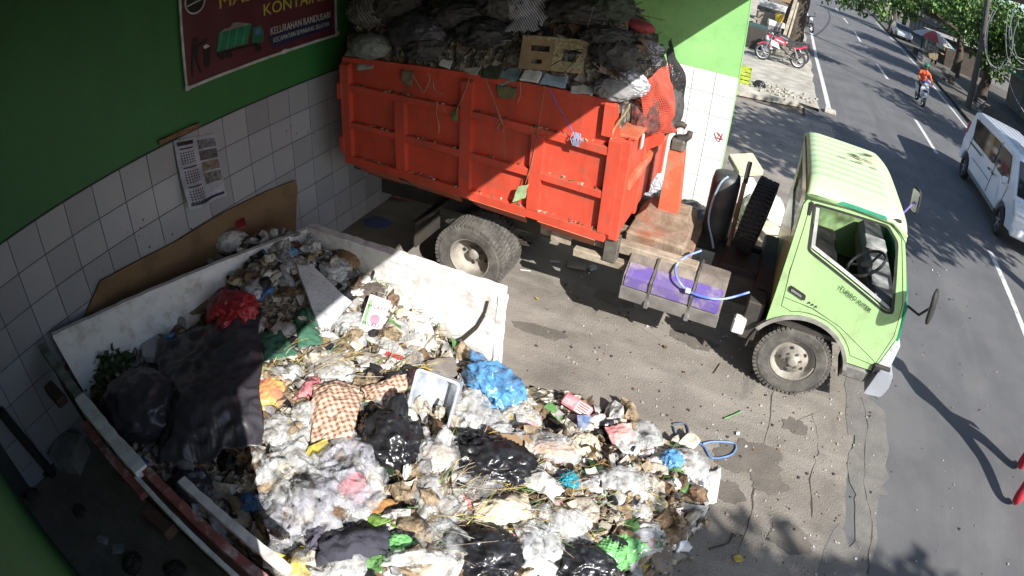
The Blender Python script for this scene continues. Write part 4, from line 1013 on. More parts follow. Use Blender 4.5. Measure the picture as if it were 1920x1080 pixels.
def bag(name, label, cat, px, size, m, rz=0, crump=.16, knot=None, group=None, dz=0, sub=5, freq=2.2, at=None, surf_fn=None, sink=.35):
    SEED[0] += 1; sd = SEED[0]; c = G(*px) if at is None else V(at)
    sf = surf_fn or surf
    g = B(); bmesh.ops.create_icosphere(g, subdivisions=sub, radius=1); Mz = Matrix.Rotation(rz, 3, 'Z')
    base = sf(c.x, c.y)+dz
    for v in g.verts:
        d = v.co.normalized(); k = 1+crump*ridge(d, freq, sd)+crump*.55*ridge(d, freq*2.6, sd+1)+crump*.25*ridge(d, freq*6, sd+2)
        p = d*k
        if knot is not None:
            q = max(0, d.dot(V(knot).normalized())); p += V(knot).normalized()*(.55*max(0, (q-.86)/.14)**1.5); p *= 1-.25*math.exp(-((q-.87)/.06)**2)
            ax = math.atan2(d.cross(V(knot)).z, d.cross(V(knot)).x); p *= 1+.05*math.sin(ax*11+sd)*max(0, q)**2
        p = Mz @ V((p.x*size[0], p.y*size[1], p.z*size[2]))
        w = V((c.x+p.x, c.y+p.y, base+size[2]*(1-sink*2)+p.z))
        lo = sf(w.x, w.y)+dz-.02
        if w.z < lo: w.z = lo
        v.co = w-V((c.x, c.y, base))
    o = obj(name, g, m, None, (c.x, c.y, base), smooth=True)
    if group is None: HERO.append((c.x, c.y, label))
    return tag(o, label, cat, group)
def sheet(name, label, cat, pxs, m, lift=.03, wr=.03, wf=4, n=36, th=.004, puff=.0, group=None, dirn=None, pts=None, ragged=.06, sf=None):
    """cloth or film lying over the heap, through four corner points."""
    SEED[0] += 1; sd = SEED[0]; sf = sf or surf
    P = [G(*q) for q in pxs] if pts is None else [V(q) for q in pts]
    c = sum(P, V())/4; g = B(); grid = []
    for j in range(n+1):
        row = []
        for i in range(n+1):
            u, v = i/n, j/n
            uu = u+ragged*nz((u*0, v, 0), 4, sd)*(1 if 0 < v < 1 else .4); vw = v+ragged*nz((u, 0, 0), 4, sd+1)
            p = P[0].lerp(P[1], uu).lerp(P[3].lerp(P[2], uu), vw)
            q = V((p.x, p.y, 0)); e = min(u, 1-u, v, 1-v)*2
            if dirn is not None: f = ridge((p.x*math.cos(dirn)+p.y*math.sin(dirn), (p.y*math.cos(dirn)-p.x*math.sin(dirn))*.22, 0), wf, sd)
            else: f = ridge(q, wf, sd)
            z = sf(p.x, p.y)+lift+wr*f*(.4+.6*e)+wr*.4*ridge(q, wf*3.1, sd+1)+puff*math.sin(min(1, u)*math.pi)*math.sin(min(1, v)*math.pi)
            row.append(g.verts.new((p.x-c.x, p.y-c.y, z-c.z)))
        grid.append(row)
    for j in range(n):
        for i in range(n): g.faces.new((grid[j][i], grid[j][i+1], grid[j+1][i+1], grid[j+1][i]))
    o = obj(name, g, m, None, c, smooth=True); md = o.modifiers.new('s', 'SOLIDIFY'); md.thickness = th; md.offset = -1
    if group is None: HERO.append((c.x, c.y, label))
    return tag(o, label, cat, group)
def orient(o, p0, p1, nrm):
    pass
def slab_item(name, label, cat, pxs, th, m, lift=.05, jag=.02, group=None, dz=(0, 0, 0, 0), pts=None):
    """stiff board whose top passes through picture points on the heap."""
    P = [G(*q)+V((0, 0, lift+dz[i % len(dz)])) for i, q in enumerate(pxs)] if pts is None else [V(q) for q in pts]
    c = sum(P, V())/len(P); random.seed(len(label))
    out = []
    for i in range(len(P)):
        a, b = P[i], P[(i+1) % len(P)]
        for k in range(5): out.append(a.lerp(b, k/5)+(V((random.uniform(-jag, jag), random.uniform(-jag, jag), 0)) if k else V()))
    nrm = (P[1]-P[0]).cross(P[2]-P[0]).normalized()
    if nrm.z < 0: nrm = -nrm
    out = [p-nrm*((p-c).dot(nrm)) for p in out]
    g = B(); vs = [g.verts.new(p-c) for p in out]; f = g.faces.new(vs)
    r = bmesh.ops.extrude_face_region(g, geom=[f])
    for v in [q for q in r['geom'] if isinstance(q, bmesh.types.BMVert)]: v.co -= nrm*th
    o = obj(name, g, m, None, c); return tag(o, label, cat, group)
def box_item(name, label, cat, px, size, m, rz=0, tilt=(0, 0), lift=.04, bev=.006):
    p = G(*px); t = thing(name, label, cat, (p.x, p.y, surf(p.x, p.y)+lift))
    t.rotation_euler = (tilt[0], tilt[1], rz)
    obj('carton', boxc((-size[0]/2, -size[1]/2, -size[2]/2), (size[0]/2, size[1]/2, size[2]/2), bev), m, t)
    return t
# big black sheeting in the shaded corner
sheet('plastic_sheet', 'big dull black plastic sheet draped over the shaded corner of the skip', 'plastic sheet', [(300, 650), (490, 590), (500, 850), (310, 890)], m_tarp, .07, .08, 2.6, 70, .004, .12, dirn=1.1)
bag('garbage_bag', 'black plastic garbage bag slumped under the black sheet by the skip rim', 'garbage bag', (270, 770), (.34, .30, .20), m_tarp, .4, .1)
bag('garbage_bag', 'small black bag with a clear bottle lying by the skip rim', 'garbage bag', (360, 915), (.16, .12, .08), m_tarp, .4, .14)
bag('plastic_bottle', 'clear crumpled water bottle on the small black bag by the rim', 'bottle', (372, 912), (.09, .035, .035), m_mauve, .9, .06, dz=.09)
# bunch of green leaves in the corner
random.seed(77); lv = Soup(); c0 = G(200, 690)
gm_leaf = [mat('fresh_leaf', (.05, .13, .035), .5, (.035, .09, .025), 10), mat('dull_leaf', (.04, .09, .03), .55)]
for i in range(420):
    a, rr_ = random.uniform(0, 6.3), random.random()**.6
    x, y = .26*rr_*math.cos(a), .30*rr_*math.sin(a); z = surf(c0.x+x, c0.y+y)-surf(c0.x, c0.y)+.02+.17*(1-rr_*rr_)*random.uniform(.3, 1)
    lv.leaf((x, y, z), random.uniform(.06, .10), random.uniform(.035, .055), rot3(random.gauss(0, .5), random.gauss(-.1, .5), random.uniform(0, 6.3)), random.choice((0, 0, 1)))
o = lv.build('leaf_bunch', gm_leaf); o.location = (c0.x, c0.y, surf(c0.x, c0.y)); tag(o, 'bunch of dark green broad leaves dumped in the corner of the skip', 'leaves')
slab_item('foam_block', 'dirty white foam block beside the bunch of green leaves', 'foam block', [(268, 650), (310, 642), (365, 665), (355, 685), (275, 682)], .06, m_foam, .08)
# red bags
bag('garbage_bag', 'knotted red plastic bag lying on the heap beside the black sheet', 'garbage bag', (440, 598), (.22, .20, .15), m_redf, .3, .13, knot=(.2, -1, .25), dz=.02)
bag('garbage_bag', 'slack red plastic bag beneath the knotted red one', 'garbage bag', (410, 650), (.20, .13, .08), m_redf, .2, .18)
sheet('plastic_sheet', 'flat dark red plastic sheet behind the knotted red bag', 'plastic sheet', [(405, 550), (455, 545), (480, 600), (395, 610)], m_redf, .05, .02, 5, 20, .003, .04)
# crushed box with vegetable leaves
slab_item('crushed_carton', 'crushed brown carton torn open under green stalks', 'carton', [(305, 530), (340, 515), (375, 535), (395, 590), (345, 605)], .04, mat('wet_card', (.22, .17, .10), .9, (.12, .10, .06), 8), .06, .03)
vg = Soup(); random.seed(4); c0 = G(390, 545)
for i in range(16): vg.leaf((random.uniform(-.05, .05), random.uniform(-.04, .04), .07+.01*i/4), random.uniform(.1, .2), .03, rot3(random.gauss(0, .3), random.gauss(0, .2), random.uniform(-.6, .8)), 0)
o = vg.build('vegetable_stalks', [mat('pale_stalk', (.30, .38, .10), .6, (.18, .26, .06), 9)]); o.location = (c0.x, c0.y, surf(c0.x, c0.y)); tag(o, 'pale green vegetable stalks on the crushed carton', 'stalks')
# broken foam panels
slab_item('foam_board', 'long broken grey foam panel with a crumbled white edge near the plywood', 'foam board', [(372, 478), (400, 470), (470, 540), (480, 565), (455, 560)], .06, mat('grey_foam', (.26, .27, .28), .9, (.2, .2, .21), 5), .08)
o = slab_item('foam_strip', 'crumbled white foam strip along the grey foam panel', 'foam strip', [(360, 480), (372, 478), (470, 565), (462, 575)], .09, m_foam, .09, .03)
slab_item('foam_sheet', 'pointed grey white foam sheet tilted across the heap', 'foam sheet', [(560, 530), (590, 532), (662, 590), (612, 645)], .035, m_foam, .12, .012, dz=(.06, .05, 0, 0))
slab_item('painted_slat', 'narrow blue white painted slat leaning behind the foam sheet', 'slat', [(518, 500), (530, 505), (565, 560), (553, 563)], .015, mat('slat_paint', (.5, .54, .6), .6, (.25, .2, .2), 6), .09, .005)
# green cloths
sheet('cloth', 'bottle green rag hanging beside the pointed foam sheet', 'cloth', [(555, 600), (590, 592), (608, 660), (562, 670)], m_teal_c, .07, .04, 6, 26, .006, .05)
sheet('cloth', 'bottle green rag spread beside the red bags', 'cloth', [(478, 640), (530, 632), (562, 675), (490, 692)], m_teal_c, .05, .04, 6, 26, .006, .03)
# printed milk carton bag
t = box_item('milk_carton', 'torn pink and white printed milk carton leaning on the heap', 'carton', (705, 615), (.19, .32, .05), mat('pink_white_print', (.74, .50, .54), .5, (.78, .76, .74), 7), R(10), (R(50), R(8)), .13)
for s_, y_ in (('MILKU', .04), ('MILKU', -.11)):
    me = text_mesh(s_, .055, .001); o = link('lettering', me, mat('print_black', (.02, .02, .03), .5), t, (-.075 if y_ > 0 else -.08, y_, .0265), (0, 0, R(8)))
obj('printed_patch', plate(arc(.02, -.03, .045, 0, 340, 14), [], .001, lambda u, v, w: (u, v, .0255+w)), mat('print_pink', (.75, .25, .34), .5), t)
obj('printed_band', plate([(-.08, .10), (-.05, .14), (-.05, -.14), (-.08, -.14)], [], .001, lambda u, v, w: (u, v, .0255+w)), mat('print_green', (.25, .5, .2), .5), t)
t = box_item('carton', 'flat red and white printed carton under the milk carton', 'carton', (735, 682), (.24, .10, .03), mat('faded_white_card', (.66, .62, .58), .6), R(8), (R(30), 0), .06)
obj('printed_band', boxc((-.11, -.051, -.004), (.11, -.0495, .012)), mat('print_red', (.6, .08, .08), .5), t); obj('printed_band', boxc((-.06, .0, .0152), (.10, .04, .0162)), MATS['print_red'], t)
slab_item('card_sheet', 'grey brown card sheet beside the blue bag', 'card', [(800, 690), (850, 682), (858, 715), (810, 725)], .006, mat('grey_card', (.36, .32, .28), .85), .06, .01)
slab_item('card_sheet', 'torn white card against the skip side panel', 'card', [(775, 620), (800, 600), (820, 660), (790, 668)], .006, m_whitec, .07, .02)
# checked cloth
m_chk = bpy.data.materials.new('orange_check'); m_chk.use_nodes = True; N, L, b = nodes_of(m_chk); b.inputs['Roughness'].default_value = .9
tc = N.new('ShaderNodeTexCoord'); sx = N.new('ShaderNodeSeparateXYZ'); mp = N.new('ShaderNodeMapping'); mp.inputs['Rotation'].default_value = (0, 0, R(38)); L.new(tc.outputs['Object'], mp.inputs[0]); L.new(mp.outputs[0], sx.inputs[0])
def stripe(o_):
    a = N.new('ShaderNodeMath'); a.operation = 'MULTIPLY'; a.inputs[1].default_value = 150; L.new(o_, a.inputs[0])
    s_ = N.new('ShaderNodeMath'); s_.operation = 'SINE'; L.new(a.outputs[0], s_.inputs[0])
    g_ = N.new('ShaderNodeMath'); g_.operation = 'GREATER_THAN'; g_.inputs[1].default_value = .05; L.new(s_.outputs[0], g_.inputs[0]); return g_.outputs[0]
ad = N.new('ShaderNodeMath'); ad.operation = 'ADD'; L.new(stripe(sx.outputs[0]), ad.inputs[0]); L.new(stripe(sx.outputs[1]), ad.inputs[1])
hf = N.new('ShaderNodeMath'); hf.operation = 'MULTIPLY'; hf.inputs[1].default_value = .5; L.new(ad.outputs[0], hf.inputs[0])
rp = N.new('ShaderNodeValToRGB'); L.new(hf.outputs[0], rp.inputs[0]); rp.color_ramp.interpolation = 'CONSTANT'
rp.color_ramp.elements[0].color = (.76, .58, .42, 1); rp.color_ramp.elements[1].position = .4; rp.color_ramp.elements[1].color = (.55, .35, .24, 1); e = rp.color_ramp.elements.new(.9); e.color = (.24, .13, .12, 1)
L.new(rp.outputs[0], b.inputs['Base Color'])
sheet('cloth', 'orange and brown checked cloth crumpled across the heap', 'cloth', [(590, 735), (690, 740), (665, 835), (590, 850)], m_chk, .07, .05, 4, 44, .006, .06, dirn=.3)
sheet('cloth', 'twisted tail of orange checked cloth running towards the clear box', 'cloth', [(680, 745), (765, 715), (768, 745), (690, 775)], m_chk, .08, .05, 6, 30, .006, .02, dirn=1.2)
sheet('cloth', 'striped maroon cloth tucked behind the clear box', 'cloth', [(755, 712), (800, 705), (815, 728), (765, 735)], mat('maroon_cloth', (.12, .05, .07), .9, (.3, .2, .2), 30), .07, .03, 6, 20)
# black bags
bag('garbage_bag', 'knotted shiny black bag below the checked cloth', 'garbage bag', (735, 830), (.22, .17, .14), m_blk, -.6, .2, knot=(-.6, .6, .5))
bag('garbage_bag', 'flat shiny black bag beside the clear round bag', 'garbage bag', (915, 875), (.26, .16, .12), m_blk, .2, .22, freq=3)
bag('garbage_bag', 'dull black bag half buried below the clear film sheet edge', 'garbage bag', (900, 1045), (.2, .16, .10), m_blk, .5, .2)
bag('garbage_bag', 'black bag behind the bright green sheet', 'garbage bag', (1080, 1062), (.2, .13, .10), m_blk, .2, .2)
bag('garbage_bag', 'black bag with white lump beneath the pile of stalks', 'garbage bag', (1010, 905), (.1, .08, .05), m_blk, .2, .2)
# clear storage box
t = thing('plastic_box', 'frosted clear plastic box standing on its side between the cloth and blue bag', 'box', G(818, 770)+V((0, 0, .10))); t.rotation_euler = (R(58), R(4), R(6))
m_pbox = film('frosted_box', (.55, .60, .66), .55, .15)
w_, h_, d_ = .155, .205, .10
g = plate(rnd_poly([(-w_, -h_), (w_, -h_), (w_, h_), (-w_, h_)], .03), [rnd_poly([(-w_+.006, -h_+.006), (w_-.006, -h_+.006), (w_-.006, h_-.006), (-w_+.006, h_-.006)], .028)], d_*2, lambda u, v, w: (u*(1-.12*w/(2*d_)), v*(1-.12*w/(2*d_)), d_-w)); obj('wall', g, m_pbox, t)
obj('base', plate(rnd_poly([(-w_*.88, -h_*.88), (w_*.88, -h_*.88), (w_*.88, h_*.88), (-w_*.88, h_*.88)], .03), [], .006, lambda u, v, w: (u, v, -d_+w)), m_pbox, t)
obj('flange', plate(rnd_poly([(-w_-.015, -h_-.015), (w_+.015, -h_-.015), (w_+.015, h_+.015), (-w_-.015, h_+.015)], .04), [rnd_poly([(-w_, -h_), (w_, -h_), (w_, h_), (-w_, h_)], .03)], .008, lambda u, v, w: (u, v, d_-.004+w)), mat('box_flange', (.55, .6, .66), .3), t)
obj('handle_slot', plate(rnd_poly([(-.05, -.12), (-.02, -.12), (0, .0), (-.02, .0)], .01), [], .003, lambda u, v, w: (u, v, -d_+.008+w)), m_dark, t)
bag('garbage_bag', 'blue translucent plastic bag lying against the yard edge of the heap', 'garbage bag', (925, 730), (.25, .16, .13), m_bluef, -.35, .2, knot=(-1, .5, .2), freq=2.6)
bag('garbage_bag', 'limp white translucent bag beside the frosted box', 'garbage bag', (880, 775), (.13, .18, .08), m_milk, .3, .18)
bag('garbage_bag', 'round clear bag of food scraps below the frosted box', 'garbage bag', (822, 868), (.13, .13, .13), m_milk, .1, .12, knot=(0, .6, .6))
bag('garbage_bag', 'oval clear bag with pinkish contents beside the cardboard flap', 'garbage bag', (1032, 850), (.19, .12, .09), m_clear, .3, .16)
bag('food_waste', 'pinkish food waste inside the oval clear bag', 'food waste', (1032, 852), (.14, .08, .06), mat('pink_waste', (.55, .38, .34), .8, (.4, .3, .2), 14), .3, .2)
bag('food_waste', 'pale food scraps inside the round clear bag', 'food waste', (822, 872), (.10, .10, .09), mat('pale_waste', (.58, .46, .38), .8, (.4, .3, .2), 14), .1, .2)
# packets on the left
bag('packet', 'crumpled yellow and red printed snack packet by the black sheet', 'packet', (500, 745), (.11, .17, .06), mat('snack_print', (.62, .50, .14), .35, (.60, .16, .12), 5), .2, .2, freq=3)
bag('packet', 'crumpled olive printed packet above the snack packet', 'packet', (490, 705), (.10, .09, .05), mat('olive_print', (.26, .26, .08), .4, (.4, .36, .2), 7), .2, .2, freq=3)
bag('garbage_bag', 'crumpled milky white bag below the snack packet', 'garbage bag', (528, 815), (.14, .12, .08), m_milk, .2, .2)
slab_item('card_sheet', 'white card corner leaning on the large clear film', 'card', [(535, 865), (575, 835), (592, 870), (560, 900)], .004, m_whitec, .1, .01)
# large clear film over the near end of the heap
sheet('plastic_film', 'large clear plastic film crumpled over the near end of the heap', 'plastic film', [(480, 860), (620, 840), (650, 1010), (515, 1030)], m_clear, .06, .09, 4, 56, .002, .09)
sheet('plastic_film', 'wide milky film with bluish tint beside the checked cloth', 'plastic film', [(590, 850), (700, 840), (720, 960), (610, 985)], m_mauve, .06, .08, 4.5, 50, .002, .07)
sheet('plastic_film', 'taut mauve film stretched over the rim side of the heap', 'plastic film', [(485, 945), (640, 930), (630, 1000), (520, 1035)], m_mauve, .10, .05, 3, 40, .002, .05, dirn=.5)
bag('garbage_bag', 'bulging clear bag in the middle of the film sheets', 'garbage bag', (665, 930), (.16, .22, .12), m_clear, .2, .2)
bag('garbage_bag', 'crumpled clear bag below the mauve film', 'garbage bag', (560, 1060), (.17, .13, .10), m_clear, .2, .2)
# leaves, cloths and sacks in the front
o = sheet('leaf', 'large dry orange brown leaf in the heap', 'leaf', [(690, 955), (725, 947), (750, 958), (705, 982)], mat('dry_leaf', (.42, .22, .07), .7, (.28, .14, .05), 10), .08, .02, 8, 14, .003)
for k, q in enumerate(([(692, 985), (735, 972), (745, 990), (700, 1008)], [(735, 975), (770, 968), (765, 1000), (738, 1005)])): sheet('leaf', ('curled green cabbage leaf under the orange brown leaf', 'second curled green leaf beside the cabbage leaf')[k], 'leaf', q, mat('cabbage_leaf', (.20, .32, .07), .6, (.12, .22, .04), 12), .08, .03, 9, 18, .003)
sheet('jacket', 'dark navy jacket with pale piping crumpled at the near edge of the heap', 'jacket', [(610, 1010), (735, 1005), (728, 1050), (600, 1075)], m_navy, .07, .06, 4, 40, .01, .05)
sheet('cloth', 'dull purple grey cloth under the mauve film', 'cloth', [(570, 1000), (650, 990), (620, 1045), (580, 1045)], mat('plum_cloth', (.12, .11, .15), .9), .05, .05, 5, 26, .006, .03)
bag('garbage_bag', 'small bright green plastic bag beside the navy jacket', 'garbage bag', (758, 1028), (.10, .08, .06), m_grn, .2, .16)
bag('garbage_bag', 'inflated clear bag beside the small green bag', 'garbage bag', (828, 1030), (.15, .13, .10), m_clear, .5, .14)
sheet('plastic_film', 'white plastic sheet along the near edge of the heap', 'plastic film', [(715, 1052), (850, 1048), (860, 1079), (720, 1079)], m_milk, .08, .05, 5, 30, .002, .04)
bag('garbage_bag', 'small clear bag with pink print among the stalks', 'garbage bag', (835, 968), (.09, .12, .07), m_clear, .1, .18)
sheet('sack', 'cream cloth sack stained yellow, lying among dry stalks', 'sack', [(885, 950), (985, 938), (1000, 985), (895, 1010)], m_cream, .08, .05, 5, 36, .008, .07)
sheet('cloth', 'white cloth bag with a folded point beside the turquoise rag', 'cloth', [(945, 900), (1000, 885), (1055, 935), (1035, 958)], m_whitec, .09, .05, 5, 34, .006, .06, dirn=.8)
bag('rag', 'turquoise plastic rag bunched beside the white cloth', 'rag', (1062, 915), (.06, .09, .06), m_cyanc, .2, .3, freq=3.5)
bag('packet', 'pale blue foil packet beneath the turquoise rag', 'packet', (1035, 895), (.08, .05, .04), mat('pale_blue_foil', (.4, .55, .6), .3, (.6, .62, .6), 12), .2, .25)
slab_item('carton', 'brown cardboard flap between the black bag and oval clear bag', 'carton', [(935, 830), (990, 832), (992, 848), (940, 852)], .01, m_card, .09, .008)
bag('garbage_bag', 'wrinkled clear white bag near the blue bag', 'garbage bag', (975, 790), (.13, .10, .07), m_milk, .4, .22)
bag('garbage_bag', 'wrinkled greyish clear bag above the oval bag', 'garbage bag', (915, 800), (.12, .11, .07), m_clear, .4, .22)
bag('garbage_bag', 'wrinkled beige bag next to the oval clear bag', 'garbage bag', (1092, 838), (.10, .09, .06), m_cream, .4, .22)
# printed red and white packet at the yard edge
t = box_item('packet', 'red and white printed packet at the yard edge of the heap', 'packet', (1080, 770), (.27, .11, .05), mat('red_packet', (.62, .10, .14), .45, (.7, .3, .32), 9), R(-12), (R(32), R(6)), .06, .015)
me = text_mesh('MIE', .06, .001, .001); link('lettering', me, m_bw, t, (-.115, -.03, .0255))
obj('printed_panel', boxc((-.0, -.05, .0252), (.125, .045, .0258)), mat('packet_white', (.75, .68, .66), .5), t)
for k in range(4): obj('printed_line', boxc((.01, -.035+.02*k, .0259), (.11, -.027+.02*k, .0264)), MATS['print_red'], t)
slab_item('packet', 'blue and white carton scrap below the red packet', 'packet', [(1080, 790), (1105, 790), (1102, 810), (1085, 812)], .012, mat('blue_white', (.6, .62, .66), .5, (.1, .25, .6), 16), .05, .004)
bag('bottle', 'black plastic bottle lying at the yard edge of the heap', 'bottle', (1138, 798), (.09, .04, .04), m_blk, .5, .05, freq=1)
sheet('plastic_sheet', 'coral and white plastic sheet at the yard edge', 'plastic sheet', [(1130, 812), (1180, 802), (1192, 840), (1150, 845)], mat('coral_white', (.72, .60, .55), .5, (.7, .25, .24), 4), .05, .03, 6, 24, .003, .03)
bag('garbage_bag', 'blue and violet ball of plastic film at the tip of the heap', 'garbage bag', (1258, 870), (.09, .09, .08), m_bluef, .1, .16)
bag('garbage_bag', 'clear crumpled bag at the tip of the heap', 'garbage bag', (1302, 905), (.12, .10, .07), m_clear, .1, .22)
sheet('paper', 'white paper sheet at the tip of the heap', 'paper', [(1315, 895), (1350, 880), (1342, 945), (1318, 955)], m_whitec, .02, .02, 6, 18, .003, .02)
# broken white tray pieces
for k, q in enumerate(([(1100, 915), (1112, 905), (1180, 895), (1175, 908)], [(1140, 862), (1150, 860), (1155, 905), (1143, 908)], [(1150, 895), (1185, 880), (1190, 892), (1156, 908)], [(1190, 905), (1200, 903), (1222, 950), (1208, 955)])): slab_item('tray_piece', ('long white broken tray strip', 'upright white broken tray strip', 'short white broken tray strip', 'cream broken strip')[k]+' among the food waste', 'tray piece', q, .02, (m_foam, m_whitec, m_whitec, m_cream)[k], .07, .006)
# bright green sheet and others at the near right
sheet('plastic_sheet', 'bright green plastic sheet at the near corner of the heap', 'plastic sheet', [(1108, 1035), (1165, 1012), (1215, 1040), (1160, 1080)], m_grn, .06, .04, 4, 34, .003, .05, dirn=.6)
sheet('plastic_sheet', 'grey plastic sheet beside the bright green one', 'plastic sheet', [(1170, 1005), (1240, 1005), (1248, 1025), (1190, 1030)], mat('grey_sheet', (.38, .39, .40), .5), .05, .02, 5, 20)
slab_item('carton', 'flattened brown carton beside the bright green sheet', 'carton', [(1215, 1035), (1260, 1020), (1262, 1075), (1218, 1079)], .012, mat('dull_card', (.26, .21, .16), .85), .04, .01)
sheet('plastic_film', 'long milky plastic strip running down to the near edge', 'plastic film', [(960, 1000), (1000, 990), (1025, 1070), (985, 1079)], m_milk, .08, .05, 5, 30, .002, .03)
sheet('plastic_film', 'grey crumpled film beside the cream sack', 'plastic film', [(995, 965), (1045, 955), (1062, 1010), (1010, 1020)], m_clear, .08, .06, 5, 30, .002, .05)
bag('garbage_bag', 'small clear bag beside the grey crumpled film', 'garbage bag', (1055, 1018), (.08, .07, .05), m_clear, .2, .2)
# shaded heap top by the plywood
bag('sack', 'white and red printed sack at the top of the heap by the plywood', 'sack', (435, 460), (.17, .12, .10), m_whitec, .6, .12)
slab_item('plastic_scrap', 'bright red plastic scrap on the white sack', 'plastic scrap', [(445, 440), (462, 432), (468, 450), (450, 462)], .004, mat('bright_red', (.62, .03, .07), .5), .17, .004)
bag('plastic_bag', 'crumpled blue plastic bag on the shaded heap top', 'plastic bag', (545, 482), (.10, .07, .05), mat('blue_print', (.05, .25, .5), .4, (.3, .5, .7), 10), .2, .25, freq=3)
bag('paper_bag', 'brown paper bag near the skip side rim', 'paper bag', (650, 488), (.15, .10, .07), mat('brown_paper', (.24, .13, .06), .8, (.16, .09, .045), 6), -.3, .12)
bag('paper', 'crumpled grey white paper near the brown paper bag', 'paper', (618, 505), (.12, .08, .05), mat('grey_paper', (.46, .46, .46), .8), .2, .25, freq=3)
slab_item('packet', 'white printed packet standing near the crumpled paper', 'packet', [(632, 505), (645, 503), (640, 535), (630, 535)], .02, m_whitec, .07, .004)
bag('dark_refuse_clod', 'dark round lump of refuse on the heap', 'refuse lump', (690, 548), (.12, .10, .05), mat('dark_lump', (.12, .10, .08), .9), .2, .25, freq=3)  # rounded clod of mixed refuse
slab_item('wood_stick', 'thin dark stick standing out of the heap', 'stick', None, .008, m_dark, pts=[G(690, 548)+V((0, 0, .05)), G(690, 548)+V((.008, 0, .05)), at_z(716, 462, .75), at_z(714, 462, .75)])
bag('plastic_scrap', 'crumpled white cup at the skip side rim', 'cup', (592, 447), (.09, .07, .06), m_foam, .2, .15)
# odds and ends in the dark gap beside the skip
def floorbox(name, label, cat, px, size, m, rz=0, z=0, tilt=0):
    p = at_z(*px, z); o = obj(name, boxc((-size[0]/2, -size[1]/2, 0), (size[0]/2, size[1]/2, size[2]), .006), m, None, (p.x, p.y, z+.002), (tilt, 0, rz)); return tag(o, label, cat)
for k, (px, sz, rz) in enumerate((((195, 1015), (.10, .06, .05), .4), ((222, 1030), (.11, .09, .01), .8))): floorbox('paper_scrap', ('folded white paper on the floor of the dark gap', 'flat white paper on the floor of the dark gap')[k], 'paper', px, sz, mat('dim_paper', (.5, .5, .5), .8), rz)
floorbox('concrete_block', 'pale concrete block on the floor between the skip and green wall', 'concrete block', (140, 865), (.30, .30, .22), mat('block_conc', (.36, .36, .34), .9), .5)
o = tag(obj('pole', tube(B(), [at_x(0, 770, .12), at_x(45, 825, .14), at_x(100, 890, .2)], .045, 10), mat('dark_pole', (.02, .02, .02), .8)), 'dark steel pole lying in the corner of the green wall', 'pole')
for k, (px, s) in enumerate((((90, 880), .09), ((60, 930), .07), ((250, 1060), .08), ((150, 960), .06), ((330, 1070), .07))): bag('refuse_lump', ('dark lump of refuse in the tiled corner', 'dark lump of refuse at the foot of the green wall', 'dark lump of refuse under the red part of the skip rim', 'dark lump of refuse between the concrete block and papers', 'dark lump of refuse under the near end of the skip rim')[k], 'refuse lump', px, (s, s*.8, s*.5), mat('murky_refuse', (.05, .045, .04), .9, (.09, .08, .07), 9), k, .3, at=at_z(*px, 0), surf_fn=lambda x, y: 0)
# ---- litter lying on the yard
def floor_loop(name, label, cat, pxs, r, m, closed=False, z=.02):
    P = [at_z(*q, z) for q in pxs]
    if closed: P.append(P[0])
    S_ = []
    for i in range(len(P)-1):
        a, b, c, d = P[max(i-1, 0)], P[i], P[i+1], P[min(i+2, len(P)-1)]
        for k in range(6):
            t = k/6; S_.append(.5*((2*b)+(c-a)*t+(2*a-5*b+4*c-d)*t*t+(-a+3*b-3*c+d)*t**3))
    S_.append(P[-1]); return tag(obj(name, tube(B(), S_, r, 7), m), label, cat)
floor_loop('strap', 'blue and white strap bent into a loop on the concrete', 'strap', [(1262, 795), (1285, 795), (1292, 815), (1290, 840), (1270, 818), (1263, 800)], .008, mat('slate_strap', (.10, .16, .26), .6))
floor_loop('strap', 'pale blue plastic strap loop beside the damp stain', 'strap', [(1285, 818), (1318, 835), (1335, 858), (1372, 852), (1378, 832), (1340, 828), (1318, 832)], .008, mat('sky_strap', (.14, .28, .6), .5))
floor_loop('twig', 'green stalk lying on the concrete', 'twig', [(1358, 785), (1378, 777), (1392, 770)], .006, mat('green_twig', (.15, .35, .12), .7))
floor_loop('twig', 'dark bent twig near the yellow leaf', 'twig', [(1330, 1030), (1365, 1018), (1375, 1000)], .008, m_dark)
floor_loop('twig', 'dark stick poking out of the heap towards the yard', 'twig', [(1220, 975), (1270, 968), (1330, 955)], .010, m_dark, z=.06)
floor_loop('twig', 'pale thin stalk on the concrete by the front wheel', 'twig', [(1340, 700), (1352, 682)], .005, sm['tan'])
for k, (px, s, c, lb) in enumerate((((1382, 1050), .09, sm['yellow'], 'dry yellow leaf lying on the concrete'), ((1384, 820), .05, m_whitec, 'small white and yellow wrapper on the concrete'), ((1252, 658), .05, sm['brown'], 'small brown leaf clump near the truck shadow'), ((1015, 566), .05, sm['yellow'], 'small yellowish leaf beside the skip corner'), ((1130, 678), .035, sm['white'], 'small pale pebble of foam on the yard'), ((1285, 700), .03, sm['brown'], 'small brown scrap on the open yard'))):
    p = at_z(*px, 0); s2 = Soup(); s2.leaf((-s/2, 0, .012), s, s*.7, rot3(.2, .1, k), 0, -.1); o = s2.build('leaf' if 'leaf' in lb else 'scrap', [c]); o.location = (p.x, p.y, .012); o.modifiers.new('s', 'SOLIDIFY').thickness = .004; tag(o, lb, 'leaf' if 'leaf' in lb else 'scrap')
